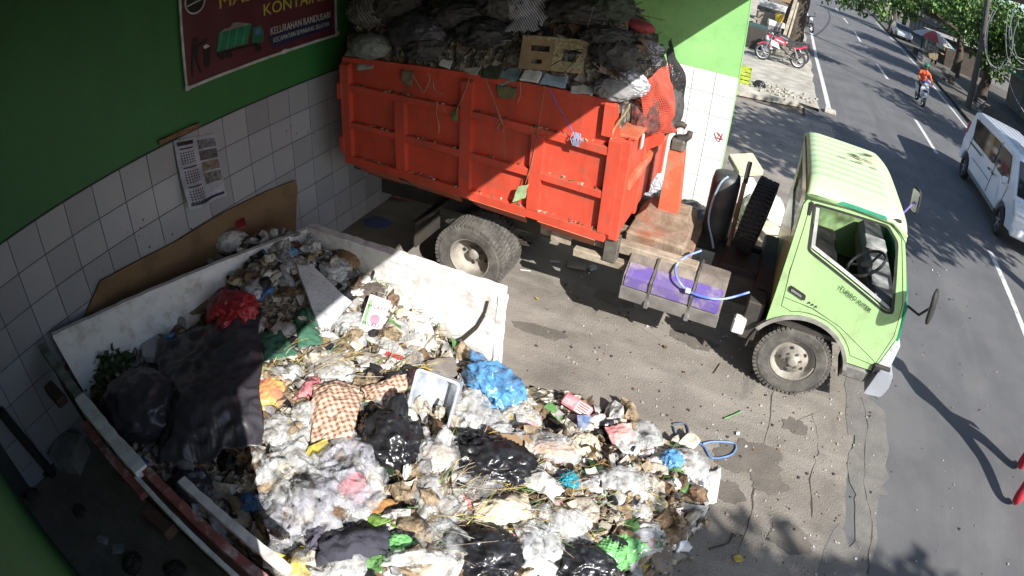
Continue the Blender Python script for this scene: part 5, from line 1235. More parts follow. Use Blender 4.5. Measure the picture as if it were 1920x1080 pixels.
for k, (px, sz, rz, lb, m_) in enumerate((((1080, 500), (.22, .11, .03), .2, 'grey broken board in the truck shadow', MATS['grey_card']), ((1110, 505), (.09, .07, .04), .9, 'small grey lump in the truck shadow', m_foam), ((1040, 492), (.12, .03, .02), .4, 'blue grey strip in the truck shadow', m_foam), ((760, 372), (.3, .16, .04), .3, 'torn red and white carton on the floor behind the truck', sm['pink']), ((985, 508), (.12, .015, .01), .3, 'white stick beside the rear wheel', m_whitec))): floorbox('board', lb, 'litter', px, sz, m_, rz)
bag('rag', 'crumpled blue rag on the floor behind the truck', 'rag', (708, 418), (.14, .10, .03), mat('blue_rag', (.10, .13, .32), .9), .2, .25, at=at_z(708, 418, 0), surf_fn=lambda x, y: 0)

# ---- medium pieces, each told apart by its print and by what it lies beside
random.seed(91)
import re
def short(l): return ' '.join(re.split(r" (?:on|beside|below|at|by|in|between|over|with|lying|under|beneath|behind|of|crumpled|across|running|tucked|draped|slumped|hanging|spread|leaning|standing|near|among|stretched|along|inside|half|against|above|next|bunched|down|dumped|stained|torn)\b", l)[0].split()[:6])
def near(p): return short(min(HERO, key=lambda h: (h[0]-p.x)**2+(h[1]-p.y)**2)[2])
def many(n, reg, fn):
    for k in range(n): fn(k, pile_xy(reg))
Pfl = [(m_clear, 'clear'), (m_milk, 'milky'), (m_milk, 'milky')]
Pwr = [(facets(mat('wrapper_'+w.replace(' ', '_'), c, .4, c2, 9), 14, .5), w) for w, c, c2 in (('white and red', (.72, .68, .64), (.7, .3, .32)), ('white and blue', (.74, .72, .7), (.5, .6, .7)), ('yellowish', (.7, .66, .5), (.6, .5, .2)), ('plain white', (.74, .73, .7), (.62, .58, .54)), ('pinkish', (.66, .5, .5), (.75, .72, .7)))]
Ppa = [(m_whitec, 'white'), (m_cream, 'cream'), (sm['white'], 'clean white'), (sm['cream'], 'buff')]
MED = []
def pfilm(k, p):
    m_, w = random.choice(Pfl); l = max(.06, random.gauss(.105, .025)); sz = 'tiny' if l < .075 else ('small' if l < .1 else ('plump' if l < .13 else 'large'))
    MED.append(bag('plastic_bag', '%s crumpled %s plastic bag beside the %s' % (sz, w, near(p)), 'plastic bag', None, (l, l*.8, l*random.uniform(.4, .65)), m_, random.uniform(0, 6), .25, at=p, sub=4, freq=2.8, group='small clear bags in the heap'))
def pwrap(k, p):
    m_, w = random.choice(Pwr); MED.append(bag('wrapper', 'crumpled %s wrapper beside the %s' % (w, near(p)), 'wrapper', None, (random.uniform(.05, .10), random.uniform(.03, .06), random.uniform(.02, .04)), m_, random.uniform(0, 6), .25, at=p, sub=3, freq=2.8, group='printed wrappers in the heap'))
def ppap(k, p):
    m_, w = random.choice(Ppa); a = random.uniform(0, 6.3); u = V((math.cos(a), math.sin(a), 0)); q = V((-u.y, u.x, 0)); l1, l2 = random.uniform(.06, .12), random.uniform(.04, .08)
    MED.append(sheet('paper', 'creased %s paper sheet beside the %s' % (w, near(p)), 'paper', None, m_, .03, .03, 7, 8, .002, .02, pts=[p+u*l1+q*l2, p+u*l1-q*l2, p-u*l1-q*l2, p-u*l1+q*l2], group='paper sheets in the heap'))
for reg, nf, nw, npz in (((500, 1320, 770, 1075), 34, 26, 26), ((480, 800, 590, 740), 12, 16, 14), ((410, 700, 450, 550), 8, 8, 10)):
    many(nf, reg, pfilm); many(nw, reg, pwrap); many(npz, reg, ppap)
_cnt = {}
for o in MED: _cnt[o['label']] = _cnt.get(o['label'], 0)+1
for o in MED:
    if _cnt[o['label']] > 1: o['group'] = o['label'].split(' beside ')[0]+' pieces beside one item'
# ================================================================== LOAD HEAPED ON THE CONTAINER
def LFh(x, y):
    t = (y-4.62)/1.02; a = max(0, 1-abs(t)**3.0)
    fx = 1-max(0, (x-2.75)/.58)**2.2; bx = 1-.35*max(0, (1.0-x)/.6)**2
    return 2.24+.80*a*max(-.2, fx)*bx+.10*nz((x, y, 0), 1.7, 9)
def GL(px, py, dz=0):
    d = ray(px, py); t = 2.5
    while t < 12:
        p = CAM+d*t
        if p.z <= LFh(p.x, p.y)+dz and .4 < p.x < 3.7 and p.y > 3.6: return p
        t += .012
    return CAM+d*5
g = B(); vv = {}
for i in range(100):
    for j in range(64):
        x, y = .47+i*.0283, 3.71+j*.0278
        p = V((x, y, 0)); yo = 0
        z = LFh(x, y)+.06*nz(p, 6, 1)+.05*nz(p, 14, 2)+.03*nz(p, 30, 3)
        vv[i, j] = g.verts.new((x+.02*nz(p, 18, 4), y+.015*nz(p, 18, 5), max(2.12, z)))
for i in range(99):
    for j in range(63): g.faces.new([vv[k] for k in ((i, j), (i+1, j), (i+1, j+1), (i, j+1))])
ge = bmesh.ops.extrude_edge_only(g, edges=[e for e in g.edges if e.is_boundary])
for v in [q for q in ge['geom'] if isinstance(q, bmesh.types.BMVert)]: v.co.z = 2.05; v.co.x = min(v.co.x, 3.36)
m_load = trash_mat('dark_refuse', [(.05, .042, .035), (.10, .08, .06), (.03, .028, .025), (.16, .14, .11), (.06, .05, .035), (.08, .065, .045), (.22, .20, .17), (.04, .035, .03)], 22)
tag(obj('rubbish', g, m_load), 'dark heap of compressed refuse riding in the orange container', kind='stuff')
random.seed(31); ls = Soup()
for i in range(1700):
    x, y = random.uniform(.5, 3.22), random.uniform(3.72, 5.4); z = LFh(x, y)+random.uniform(-.01, .05); s = random.choice((.03, .05, .07, .1))
    M = rot3(random.gauss(0, .7), random.gauss(0, .7), random.uniform(0, 6.3)); k = IX[random.choice(['black']*6+['brown']*6+['grey']*3+['dgreen']*3+['tan']*2+['white'])]
    if random.random() < .5: ls.patch((x, y, z), s*1.4, s, M, s*.25, k)
    elif random.random() < .6: ls.stick((x, y, z), V((x, y, z))+M @ V((s*3, 0, 0)), .005, k)
    else: ls.chunk((x, y, z), s, s*.6, s*.3, M, k)
tag(ls.build('litter', SM, smooth=True), 'twigs, scraps and dead leaves over the container load', kind='stuff')
# woven sacks, with a fine stripe
def stripe_mat(name, c1, c2, sc, rz=0):
    M = bpy.data.materials.new(name); M.use_nodes = True; N, L, b = nodes_of(M); b.inputs['Roughness'].default_value = .8
    tc = N.new('ShaderNodeTexCoord'); w = N.new('ShaderNodeTexWave'); w.inputs['Scale'].default_value = sc; w.inputs['Distortion'].default_value = 1.2
    mp = N.new('ShaderNodeMapping'); mp.inputs['Rotation'].default_value = (.4, .7, rz); L.new(tc.outputs['Object'], mp.inputs[0]); L.new(mp.outputs[0], w.inputs['Vector'])
    mx = N.new('ShaderNodeMix'); mx.data_type = 'RGBA'; mx.inputs['A'].default_value = (*c1, 1); mx.inputs['B'].default_value = (*c2, 1)
    L.new(w.outputs['Fac'], mx.inputs['Factor']); L.new(mx.outputs['Result'], b.inputs['Base Color']); return M
m_sack = stripe_mat('woven_sack', (.42, .42, .46), (.07, .07, .08), 16); m_sack2 = stripe_mat('woven_sack_white', (.6, .6, .62), (.14, .14, .16), 14, 1)
def lbag(name, label, cat, px, size, m, rz=0, crump=.14, dz=0, **k):
    p = GL(*px); return bag(name, label, cat, None, size, m, rz, crump, dz=dz, at=p, surf_fn=LFh, **k)
def lsheet(name, label, cat, pxs, m, **k):
    return sheet(name, label, cat, None, m, pts=[GL(*q) for q in pxs], sf=lambda x, y: LFh(x, y), **k)
lsheet('sack', 'grey striped woven sack flattened on the middle of the load', 'sack', [(935, 80), (985, 30), (1055, 15), (1010, 75)], m_sack, lift=.06, wr=.05, wf=4, n=30, puff=.08)
lbag('sack', 'grey woven sack bunched on top of the load', 'sack', (985, 35), (.18, .12, .12), m_sack, .4, .14, dz=.05)
lbag('sack', 'dark grey sack with net slumped at the back end of the load', 'sack', (705, 30), (.26, .2, .16), stripe_mat('dark_woven', (.18, .17, .16), (.06, .055, .05), 10), .2, .16)
lbag('garbage_bag', 'pale grey green bag behind the upright board at the back end', 'garbage bag', (695, 90), (.20, .12, .12), mat('pale_green_bag', (.22, .25, .23), .5), .1, .12, dz=-.02)
lbag('garbage_bag', 'black garbage bag between the two upright boards', 'garbage bag', (785, 70), (.26, .18, .17), m_tarp, .1, .14)
lbag('garbage_bag', 'dark bag in the middle of the load behind the crate', 'garbage bag', (900, 70), (.22, .18, .12), mat('murk_bag', (.03, .03, .03), .6), .1, .2)
lbag('cushion', 'dull red round cushion on the load above the orange net', 'cushion', (1192, 62), (.17, .12, .06), mat('dull_red_cloth', (.36, .06, .06), .85, (.26, .04, .045), 9, .3, 50), -.2, .06, dz=.05)
lbag('sack', 'white striped sack below the red cushion', 'sack', (1215, 92), (.16, .08, .06), m_sack2, -.3, .14)
lbag('sack', 'small white striped bundle under the striped sack', 'sack', (1222, 115), (.08, .06, .07), m_sack2, .3, .2)
lbag('garbage_bag', 'green and orange printed plastic on the top of the load', 'garbage bag', (1195, 22), (.16, .12, .12), mat('green_orange_print', (.10, .24, .08), .5, (.45, .22, .05), 5), .2, .2, dz=.08)
lbag('garbage_bag', 'white and red plastic bag at the peak of the load', 'garbage bag', (1222, 15), (.12, .10, .13), mat('white_red_print', (.55, .56, .56), .5, (.55, .05, .06), 4), .2, .2, dz=.12)
lbag('sack', 'white netted sack hanging at the front corner of the load', 'sack', (1180, 165), (.14, .10, .10), m_sack2, .2, .16)
lbag('rag', 'grey rag hanging over the front corner of the container', 'rag', (1148, 175), (.14, .06, .08), mat('grey_rag', (.25, .24, .24), .9), .2, .16)
for k, (px, sz, c, lb) in enumerate((((740, 25), (.24, .2, .16), (.05, .045, .04), 'dark brown bag behind the netted sack at the back end'), ((865, 38), (.26, .2, .11), (.035, .035, .035), 'black bag slumped behind the tall board'), ((940, 20), (.22, .2, .15), (.07, .065, .06), 'grey brown bag behind the striped sacks'), ((1080, 28), (.26, .22, .10), (.045, .04, .037), 'broad dark bag in the middle of the load'), ((1135, 72), (.2, .16, .07), (.04, .037, .034), 'dark bag under the wide black net'), ((1140, 20), (.22, .2, .14), (.05, .07, .04), 'dark green bag near the peak of the load'), ((1150, 110), (.18, .16, .12), (.06, .055, .05), 'brownish bag above the white netted sack'), ((800, 100), (.18, .12, .1), (.03, .03, .03), 'small black bag between the boards'))):
    lbag('garbage_bag', lb, 'garbage bag', px, sz, mat('load_bag_%d' % k, tuple(q*1.1+.008 for q in c), .8, None, 9, .5, 30, dirt=(.10, .085, .07), dscale=9, damt=.7), k, .16)
lsheet('plastic_sheet', 'dark plastic sheet spread over the rear half of the load', 'plastic sheet', [(720, 60), (800, 25), (830, 70), (760, 105)], m_tarp, lift=.08, wr=.05, wf=4, n=30, puff=.05)
lsheet('cloth', 'grey folded cloth beside the dark bag in the middle of the load', 'cloth', [(1095, 20), (1130, 30), (1150, 60), (1110, 50)], mat('ash_cloth', (.16, .16, .16), .9), lift=.10, wr=.05, wf=7, n=24)
# open slatted crate lying on its side
cr = thing('crate', 'brown cardboard fruit crate with latticed edge and open windows on the load', 'crate', GL(1035, 118)+V((0, 0, .06))); cr.rotation_euler = (R(62), R(-3), R(8))
m_crate = mat('crate_card', (.34, .24, .13), .85, (.24, .16, .09), 6); m_lat = mat('lattice_print', (.50, .42, .24), .8, (.2, .15, .08), 40)
obj('wall', plate([(-.27, -.13), (0, -.13), (0, .13), (-.27, .13)], [[(-.19, .03), (-.03, .03), (-.03, .085), (-.19, .085)], [(-.17, -.08), (-.08, -.08), (-.08, -.04), (-.17, -.04)]], .012), m_crate, cr)
obj('wall', plate([(.004, -.13), (.27, -.13), (.27, .13), (.004, .13)], [[(.08, -.04), (.2, -.04), (.2, .07), (.08, .07)]], .012), m_lat, cr)
obj('edge_strip', boxc((-.27, .131, -.01), (.29, .165, .03), .003), m_lat, cr)
for x in (-.275, .272): obj('side_flap', boxc((x, -.13, -.2), (x+.01, .13, .012), .002), m_crate, cr)
obj('bottom', boxc((-.27, -.13, -.21), (.27, .13, -.2), .002), m_crate, cr)
# upright boards at the near edge
for px0, px1, w_, lb in (((672, 105), (674, 38), .09, 'short dark board standing at the back end of the load'), ((822, 118), (820, 8), .085, 'tall weathered board standing upright in the load')):
    a, b_ = at_y(*px0, 3.80), at_y(*px1, 3.86)
    tag(obj('board', bar(B(), a, b_, w_, .025, (0, 1, 0)), mat('old_board', (.16, .13, .09), .9, (.08, .065, .05), 8, .4, 30)), lb, 'board')
# things along the near top edge
def edge_sheet(name, label, cat, pxs, m, y=3.66, n=14, wr=.025, th=.004):
    SEED[0] += 1; sd = SEED[0]; P = [at_y(*q, y) for q in pxs]; c = sum(P, V())/4; g = B(); grid = []
    for j in range(n+1):
        row = []
        for i in range(n+1):
            u, v = i/n, j/n; p = P[0].lerp(P[1], u).lerp(P[3].lerp(P[2], u), v); f = ridge(p, 9, sd)
            row.append(g.verts.new((p.x-c.x+.01*nz(p, 14, sd), p.y-c.y-wr*.5*f+(1-v)*(.10 if p.z > 2.25 else 0), p.z-c.z+.012*nz(p, 11, sd+1))))
        grid.append(row)
    for j in range(n):
        for i in range(n): g.faces.new((grid[j][i], grid[j][i+1], grid[j+1][i+1], grid[j+1][i]))
    o = obj(name, g, m, None, c, smooth=True); o.modifiers.new('s', 'SOLIDIFY').thickness = th; return tag(o, label, cat)
edge_sheet('plastic_bag', 'grey white bag hanging over the back corner of the container', 'bag', [(668, 105), (705, 108), (700, 128), (670, 132)], mat('grey_bag', (.36, .35, .33), .6))
edge_sheet('plastic_bag', 'pale bag edge tucked beside the short board', 'bag', [(645, 92), (670, 95), (668, 106), (646, 104)], MATS['grey_bag'])
edge_sheet('cloth', 'brown rag dangling from the container edge', 'cloth', [(757, 124), (778, 124), (772, 163), (752, 150)], mat('tan_rag2', (.22, .16, .10), .9))
edge_sheet('plastic_bag', 'torn white plastic caught under the tall board', 'bag', [(820, 105), (842, 108), (845, 128), (824, 122)], m_whitec)
edge_sheet('paper', 'white triangular plastic sheet folded over the container edge', 'paper', [(850, 128), (898, 118), (897, 140), (880, 138)], m_whitec)
edge_sheet('cloth', 'dark olive cloth folded over the container edge', 'cloth', [(900, 114), (938, 112), (935, 148), (902, 145)], mat('olive_cloth', (.05, .06, .03), .9))
edge_sheet('plastic_bag', 'blue grey plastic folded over the edge beside the crate', 'bag', [(938, 112), (975, 118), (972, 148), (930, 165)], mat('blue_grey_film', (.20, .28, .32), .5))
edge_sheet('carton', 'white printed carton at the container edge below the crate', 'carton', [(980, 132), (1010, 136), (1010, 156), (978, 152)], m_whitec, th=.03)
edge_sheet('plastic_bag', 'pale blue bag at the container edge below the crate', 'bag', [(1018, 130), (1062, 138), (1060, 165), (1012, 158)], mat('pale_blue_film', (.34, .45, .55), .5))
edge_sheet('plastic_bag', 'white plastic strip at the container edge beside the grey rag', 'bag', [(1065, 155), (1115, 160), (1112, 178), (1070, 172)], m_whitec)
edge_sheet('cloth', 'brown leafy rag hanging below the blue grey plastic', 'cloth', [(930, 150), (975, 150), (965, 185), (935, 182)], mat('leafy_rag', (.16, .13, .07), .9, (.08, .09, .04), 12))
vg = Soup(); random.seed(9)
for i in range(60):
    p = at_y(random.uniform(735, 810), random.uniform(98, 120), 3.78); vg.leaf(p, random.uniform(.08, .18), .03, rot3(random.gauss(0, .5), random.gauss(.1, .4), random.uniform(-.8, .6)), 0)
tag(vg.build('vegetable_leaves', [mat('wilted_green', (.11, .17, .03), .6, (.06, .10, .02), 9)]), 'wilted green vegetable stalks lying along the container edge', 'leaves')
# strings and stalks dangling down the near side
def hang(name, label, pxs, r, m, y=3.615): return tag(obj(name, tube(B(), smooth_path([at_y(*q, y) for q in pxs]), r*.8, 6), m), label, 'cord' if name == 'cord' else 'stalk')
m_cord = mat('tan_cord', (.34, .20, .13), .8); m_bc = mat('blue_cord', (.10, .12, .42), .6)
hang('stalk', 'forked dry stalk dangling near the back of the container', [(773, 140), (790, 168), (795, 172), (805, 150), (803, 138)], .008, m_cord)
hang('stalk', 'curved pale stalk hanging beside the forked one', [(812, 152), (815, 168), (830, 176)], .008, m_cord)
hang('stalk', 'long thin root hanging in the middle panel', [(820, 190), (818, 215), (823, 235), (821, 250)], .008, m_cord)
hang('stalk', 'leaf stalk hanging from the container edge', [(882, 140), (868, 180), (853, 212)], .006, m_cord)
o = edge_sheet('leaf', 'wilted green leaf at the end of the hanging stalk', 'leaf', [(846, 210), (858, 205), (860, 225), (848, 228)], mat('wilt_leaf', (.10, .16, .05), .6), y=3.61)
hang('cord', 'brown cord ending in a loop over the middle panel', [(910, 148), (925, 185), (940, 228), (945, 238), (940, 247), (933, 240), (938, 230)], .007, m_cord)
hang('cord', 'thin pale cord hanging from the white carton', [(975, 155), (976, 175), (970, 193)], .006, m_cord)
hang('cord', 'long thin string hanging down to the green leaf', [(1022, 160), (1010, 235), (998, 300), (985, 345)], .004, m_cord)
o = edge_sheet('leaf', 'pale green leaf hanging low on the sunlit container side', 'leaf', [(972, 350), (990, 345), (985, 372), (960, 380)], mat('pale_leaf', (.38, .50, .26), .6), y=3.60, wr=.01)
hang('cord', 'blue cord tied over the container edge', [(1030, 165), (1050, 205), (1070, 240), (1080, 258)], .006, m_bc)
tuft = [at_y(1080, 258, 3.605)]
g = B(); random.seed(12)
for k in range(14): tube(g, [tuft[0]+V((random.gauss(0, .02), -.01, .05)), tuft[0]+V((random.gauss(0, .03), -.02, -.01)), tuft[0]+V((random.gauss(0, .03), -.01, -.07))], .004, 5)
tag(obj('cord', g, mat('frayed_cord', (.35, .38, .55), .7)), 'frayed knot at the end of the blue cord', 'cord')
hang('stick', 'yellow tipped stick resting on the front corner of the container', [(1145, 260), (1152, 240), (1170, 215), (1180, 200)], .012, mat('tan_stick', (.45, .38, .2), .8), 3.66)
# nets over the front of the load
def net(name, label, corners, m, n=26, th=.007, bulge=.1, sd=1):
    P = [V(p) for p in corners]; nr = (P[1]-P[0]).cross(P[3]-P[0]).normalized(); g = B(); grid = []; nn = noise
    for j in range(n+1):
        row = []
        for i in range(n+1):
            u, v = i/n, j/n; p = P[0].lerp(P[1], u).lerp(P[3].lerp(P[2], u), v)
            p = p+nr*(bulge*math.sin(u*math.pi)*math.sin(v*math.pi)+.03*nz(p, 5, sd))+V((.015*nz(p, 9, sd), .015*nz(p, 9, sd+1), .015*nz(p, 9, sd+2)))
            row.append(g.verts.new(p))
        grid.append(row)
    for j in range(n):
        for i in range(n): g.faces.new((grid[j][i], grid[j][i+1], grid[j+1][i+1], grid[j+1][i]))
    o = obj(name, g, m); w = o.modifiers.new('w', 'WIREFRAME'); w.thickness = th; w.use_replace = True
    return tag(o, label, 'net')
m_net = mat('black_net_cord', (.02, .02, .02), .8); m_rnet = mat('orange_net_cord', (.48, .075, .04), .7)
net('net', 'black cargo net hanging over the front of the load by the hook', [(3.42, 4.55, 2.62), (3.30, 5.35, 2.62), (3.48, 5.35, 1.80), (3.62, 4.62, 1.80)], m_net, 30, .009, -.12, 2)
net('net', 'orange net sack bulging over the front panel of the container', [(3.34, 3.95, 2.42), (3.44, 4.62, 2.50), (3.62, 4.62, 1.85), (3.42, 4.05, 1.95)], m_rnet, 30, .011, -.10, 3)
net('net', 'wide black net stretched over the front half of the load', [(1.9, 3.82, 2.52), (3.22, 3.78, 2.42), (3.16, 4.6, 2.90), (2.0, 4.7, 3.14)], m_net, 46, .006, .06, 4)
bag('sack', 'dark stuffed sack behind the black net at the front of the load', 'sack', None, (.24, .34, .36), mat('netted_dark', (.035, .035, .035), .8, (.08, .075, .07), 14), 0, .1, at=(3.36, 4.75, 1.95), surf_fn=lambda x, y: 1.86)
bag('sack', 'orange stuffed sack inside the orange net', 'sack', None, (.15, .26, .28), mat('netted_orange', (.22, .045, .03), .8, (.04, .03, .028), 22), 0, .1, at=(3.36, 4.28, 2.0), surf_fn=lambda x, y: 1.98)

cr_ = Soup(); random.seed(51)
for z0 in (2.03, 1.625, 1.235):
    for i in range(90):
        x = random.uniform(.6, 3.2); s_ = random.uniform(.006, .02); cr_.chunk((x, Y0c-random.uniform(.0, .05), z0-.045*(x-.5)+s_*.3), s_*1.6, s_, s_*.7, rot3(0, 0, random.uniform(0, 3)), IX[random.choice(('tan', 'cream', 'brown', 'brown', 'dgreen'))])
tag(cr_.build('crumbs', SM), 'crumbs of dried waste caught on the container rails', kind='stuff')
# ================================================================== TREES
m_bark = mat('tree_bark', (.085, .065, .048), .95, (.045, .035, .027), 5, .9, 18)
m_leafA = mat('street_leaf', (.10, .21, .035), .5, (.06, .14, .02), 3); m_leafB = mat('street_leaf_deep', (.045, .11, .02), .5, (.03, .07, .015), 3); m_leafC = mat('street_leaf_light', (.20, .30, .06), .5)
def leaves(clumps, n, L, seed, gap=.3):
    """leaf faces spread through clumps (centre, radius) with gaps between them."""
    random.seed(seed); s = Soup(); tot = sum(r*r for c, r in clumps)
    for c, r in clumps:
        for i in range(int(n*r*r/tot)):
            d = V((random.gauss(0, 1), random.gauss(0, 1), random.gauss(0, .8))).normalized()*r*random.random()**.42
            p = V(c)+d
            if nz(p, 1.4/max(.5, r), seed) < -gap: continue
            s.leaf(p, L*random.uniform(.7, 1.3), L*.55, rot3(random.gauss(0, .7), random.gauss(.3, .6), random.uniform(0, 6.3)), random.choice((0, 0, 1, 1, 2)), .25)
    return s
def tree(name, label, base, pts, r0, clumps, n, L, seed, limbs=(), group=None):
    t = thing(name, label, 'tree', base, 0, group); b = V(base)
    P = [V(p) for p in pts]; g = B(); N_ = 26; path = []; rad = []
    for i in range(N_+1):
        k = i/N_*(len(P)-1); a = min(int(k), len(P)-2); p = P[a].lerp(P[a+1], k-a); path.append(p+V((.06*nz(p, 1.3, seed), .06*nz(p, 1.3, seed+3), 0))); rad.append(r0*(1.25-.75*i/N_ if i > 1 else 1.6-.17*i))
    tube(g, path, rad, 14)
    for v in g.verts: v.co += V((nz(v.co, 5, seed), nz(v.co, 5, seed+1), 0))*r0*.18
    o = ch('trunk', g, m_bark, t, smooth=True)
    for l in limbs:
        g = tube(B(), l, [r0*.4*(1-.8*i/(len(l)-1)) for i in range(len(l))], 8); ch('limb', g, m_bark, t, smooth=True)
    s = leaves(clumps, n, L, seed); o = s.build('crown', [m_leafA, m_leafB, m_leafC], t); o.matrix_parent_inverse = Matrix.Translation(-b); o['kind'] = 'stuff'
    return t
cl = [(at_y(px, py, y), r) for px, py, y, r in ((1585, 2, 24, .40), (1615, 8, 24, .5), (1650, 16, 23, .55), (1690, 10, 24, .5), (1625, -20, 24, .8), (1680, -20, 23, .8), (1705, 26, 23.5, .4), (1550, -25, 25, .7), (1740, -10, 23, .8), (1760, 8, 22, .45), (1790, 20, 22, .42), (1810, 22, 22, .35), (1800, -10, 22, .7))]
cl += [((4.6, 25.6, 7.0), 1.9), ((6.2, 24.6, 7.4), 2.0), ((8.3, 23.6, 6.8), 1.8), ((3.2, 27, 7.3), 1.9), ((5.5, 28, 7.6), 2.0), ((10.5, 23.0, 6.0), 1.5)]
tree('street_tree', 'stout leaning street tree beside the parked motorbikes, branches over the road', (4.95, 25.4, .1), [(4.95, 25.4, .05), (5.0, 25.5, 1.5), (5.25, 25.4, 3.2), (5.5, 25.3, 4.8), (5.8, 25.2, 6.2)], .42, cl, 15000, .20, 5,
     [[(5.5, 25.3, 4.8), (7.0, 24.6, 5.0), (8.8, 24.0, 4.4), (10.3, 23.5, 3.8)], [(8.8, 24.0, 4.4), (9.5, 23.8, 3.7), (9.7, 23.6, 3.2)], [(5.4, 25.3, 4.6), (4.2, 26.3, 5.8), (3.2, 27, 6.8)], [(7.0, 24.6, 5.0), (8.0, 24.2, 6.0), (8.3, 23.8, 6.8)], [(10.3, 23.5, 3.8), (11.6, 22.6, 3.6)], [(5.8, 25.2, 6.2), (5.6, 27, 7.2)]])
tree('street_tree', 'broad tree across the road shading the van', (13.9, 5.4, .14), [(13.9, 5.4, .1), (13.8, 5.5, 2.0), (13.4, 5.8, 4.4)], .28, [((13.0, 6.2, 6.0), 1.7), ((11.6, 6.6, 6.1), 1.5), ((14.4, 5.4, 6.2), 1.5), ((12.6, 4.6, 5.8), 1.3), ((13.5, 7.8, 6.0), 1.4), ((15.4, 6.6, 6.0), 1.3), ((10.6, 5.6, 5.9), 1.0), ((12.0, 8.2, 6.2), 1.2)], 9000, .26, 6, [[(13.4, 5.8, 4.4), (12.2, 6.4, 5.6), (11.4, 6.6, 6.1)], [(13.4, 5.8, 4.4), (14.6, 5.6, 5.8)], [(13.4, 5.8, 4.4), (13.4, 7.2, 5.8)]])
tree('street_tree', 'smaller roadside tree opposite the yard', (13.8, -5.6, .14), [(13.8, -5.6, .1), (13.7, -5.4, 2.0), (13.4, -5.2, 4.2)], .22, [((13.2, -4.6, 5.8), 1.3), ((11.8, -4.4, 6.0), 1.1), ((14.2, -6.0, 6.0), 1.4), ((12.4, -6.0, 5.8), 1.2), ((10.9, -3.8, 5.9), .55), ((12.8, -3.7, 5.9), .6)], 5000, .26, 7, [[(13.4, -5.2, 4.2), (12.4, -4.7, 5.4), (11.8, -4.4, 6.0)], [(13.4, -5.2, 4.2), (14.0, -5.8, 5.6)]])
for k, (x, y, lb, sd) in enumerate(((16.6, 31.5, 'dark ivy clad tree behind the cable pole', 11), (17.2, 24.0, 'dense dark tree across the road beside the van', 12), (17.6, 41.0, 'dense dark tree beside the umbrella cart', 13), (16.2, 63.0, 'far dark tree beside the parked car', 14), (18.5, 14.5, 'dense dark tree on the far pavement beyond the van', 15), (21.5, 55, 'tall tree behind the tin roofed kiosk', 16), (12.5, 120, 'distant tree closing the end of the road', 17), (22, 85, 'distant tree on the far pavement behind the parked car', 18), (5.0, 62, 'distant tree on the near pavement', 19), (2.0, 90, 'distant tree beyond the near pavement', 20))):
    random.seed(sd); h = random.uniform(4.2, 5.0); C = [((x+random.uniform(-1.9, 1.9), y+random.uniform(-1.9, 1.9), h+random.uniform(-.4, 2.0)), random.uniform(1.1, 1.8)) for _ in range(9)]
    if k < 2: C += [((x+random.uniform(-.7, .7), y+random.uniform(-.7, .7), 2.2+random.uniform(0, 2)), .8) for _ in range(5)]
    tree('street_tree', lb, (x, y, .14), [(x, y, .1), (x+.1, y, 1.8), (x-.1, y+.1, 3.4), (x, y, h)], .3, C, 6500, .28, sd, [[(x-.1, y+.1, 3.4), (x+1.2, y+.8, h+.6)], [(x-.1, y+.1, 3.4), (x-1.3, y-.6, h+.5)]])

# ================================================================== BUILDINGS ACROSS THE ROAD
random.seed(2)
def shop(label, x, y0, y1, h, col, seed):
    random.seed(seed); t = thing('shop_house', label, 'building', (x+2.5, (y0+y1)/2, .14)); mw = mat('plaster_%d' % seed, col, .9, None, 1.5, .2, 20, dirt=(.08, .07, .06), dscale=1.5, damt=.7)
    ch('wall', boxc((x, y0, .1), (x+6, y1, h)), mw, t); ch('roof', plate([(x-.7, h), (x+6.2, h), (x+2.8, h+1.2)], [], y1-y0+.2, lambda u, v, w: (u, y0-.1+w, v)), mat('tin_roof', (.17, .13, .11), .7, (.10, .07, .06), 4), t)
    n = int((y1-y0)/2.6)
    for k in range(n):
        a = y0+.5+k*2.6; d = ch('shutter', box(B(), (x-.04, a, .14), (x+.01, a+1.7, 2.4), .01), mat('shutter_paint', (.12, .13, .13), .6), t)
        for j in range(6): o = obj('slat', boxc((x-.055, a+.05, .3+j*.34), (x-.041, a+1.65, .5+j*.34)), MATS['shutter_paint'], d); o.matrix_parent_inverse = Matrix.Identity(4)
        w = ch('window', box(B(), (x-.03, a+.2, 2.9), (x+.01, a+1.4, 3.7), .01), m_glass, t)
    ch('awning', plate([(x-1.5, 2.5), (x, 2.9), (x, 2.95), (x-1.5, 2.55)], [], y1-y0-.6, lambda u, v, w: (u, y0+.3+w, v)), mat('awning_%d' % seed, random.choice(((.10, .14, .18), (.16, .13, .10), (.08, .13, .09))), .7), t)
for k, (y0, y1, h, col, lb) in enumerate(((4, 15, 4.6, (.24, .22, .19), 'beige shop house across the road beyond the van'), (15.4, 27, 5.2, (.18, .17, .16), 'grey shop house behind the dark trees'), (27.5, 39, 4.4, (.22, .18, .14), 'brown shop house beside the ivy clad tree'), (52, 66, 4.8, (.2, .2, .19), 'grey shop house beyond the kiosk'), (67, 90, 5.2, (.22, .2, .17), 'far beige shop house at the road bend'))): shop(lb, 21.5 if y0 < 40 else 24, y0, y1, h, col, 60+k)
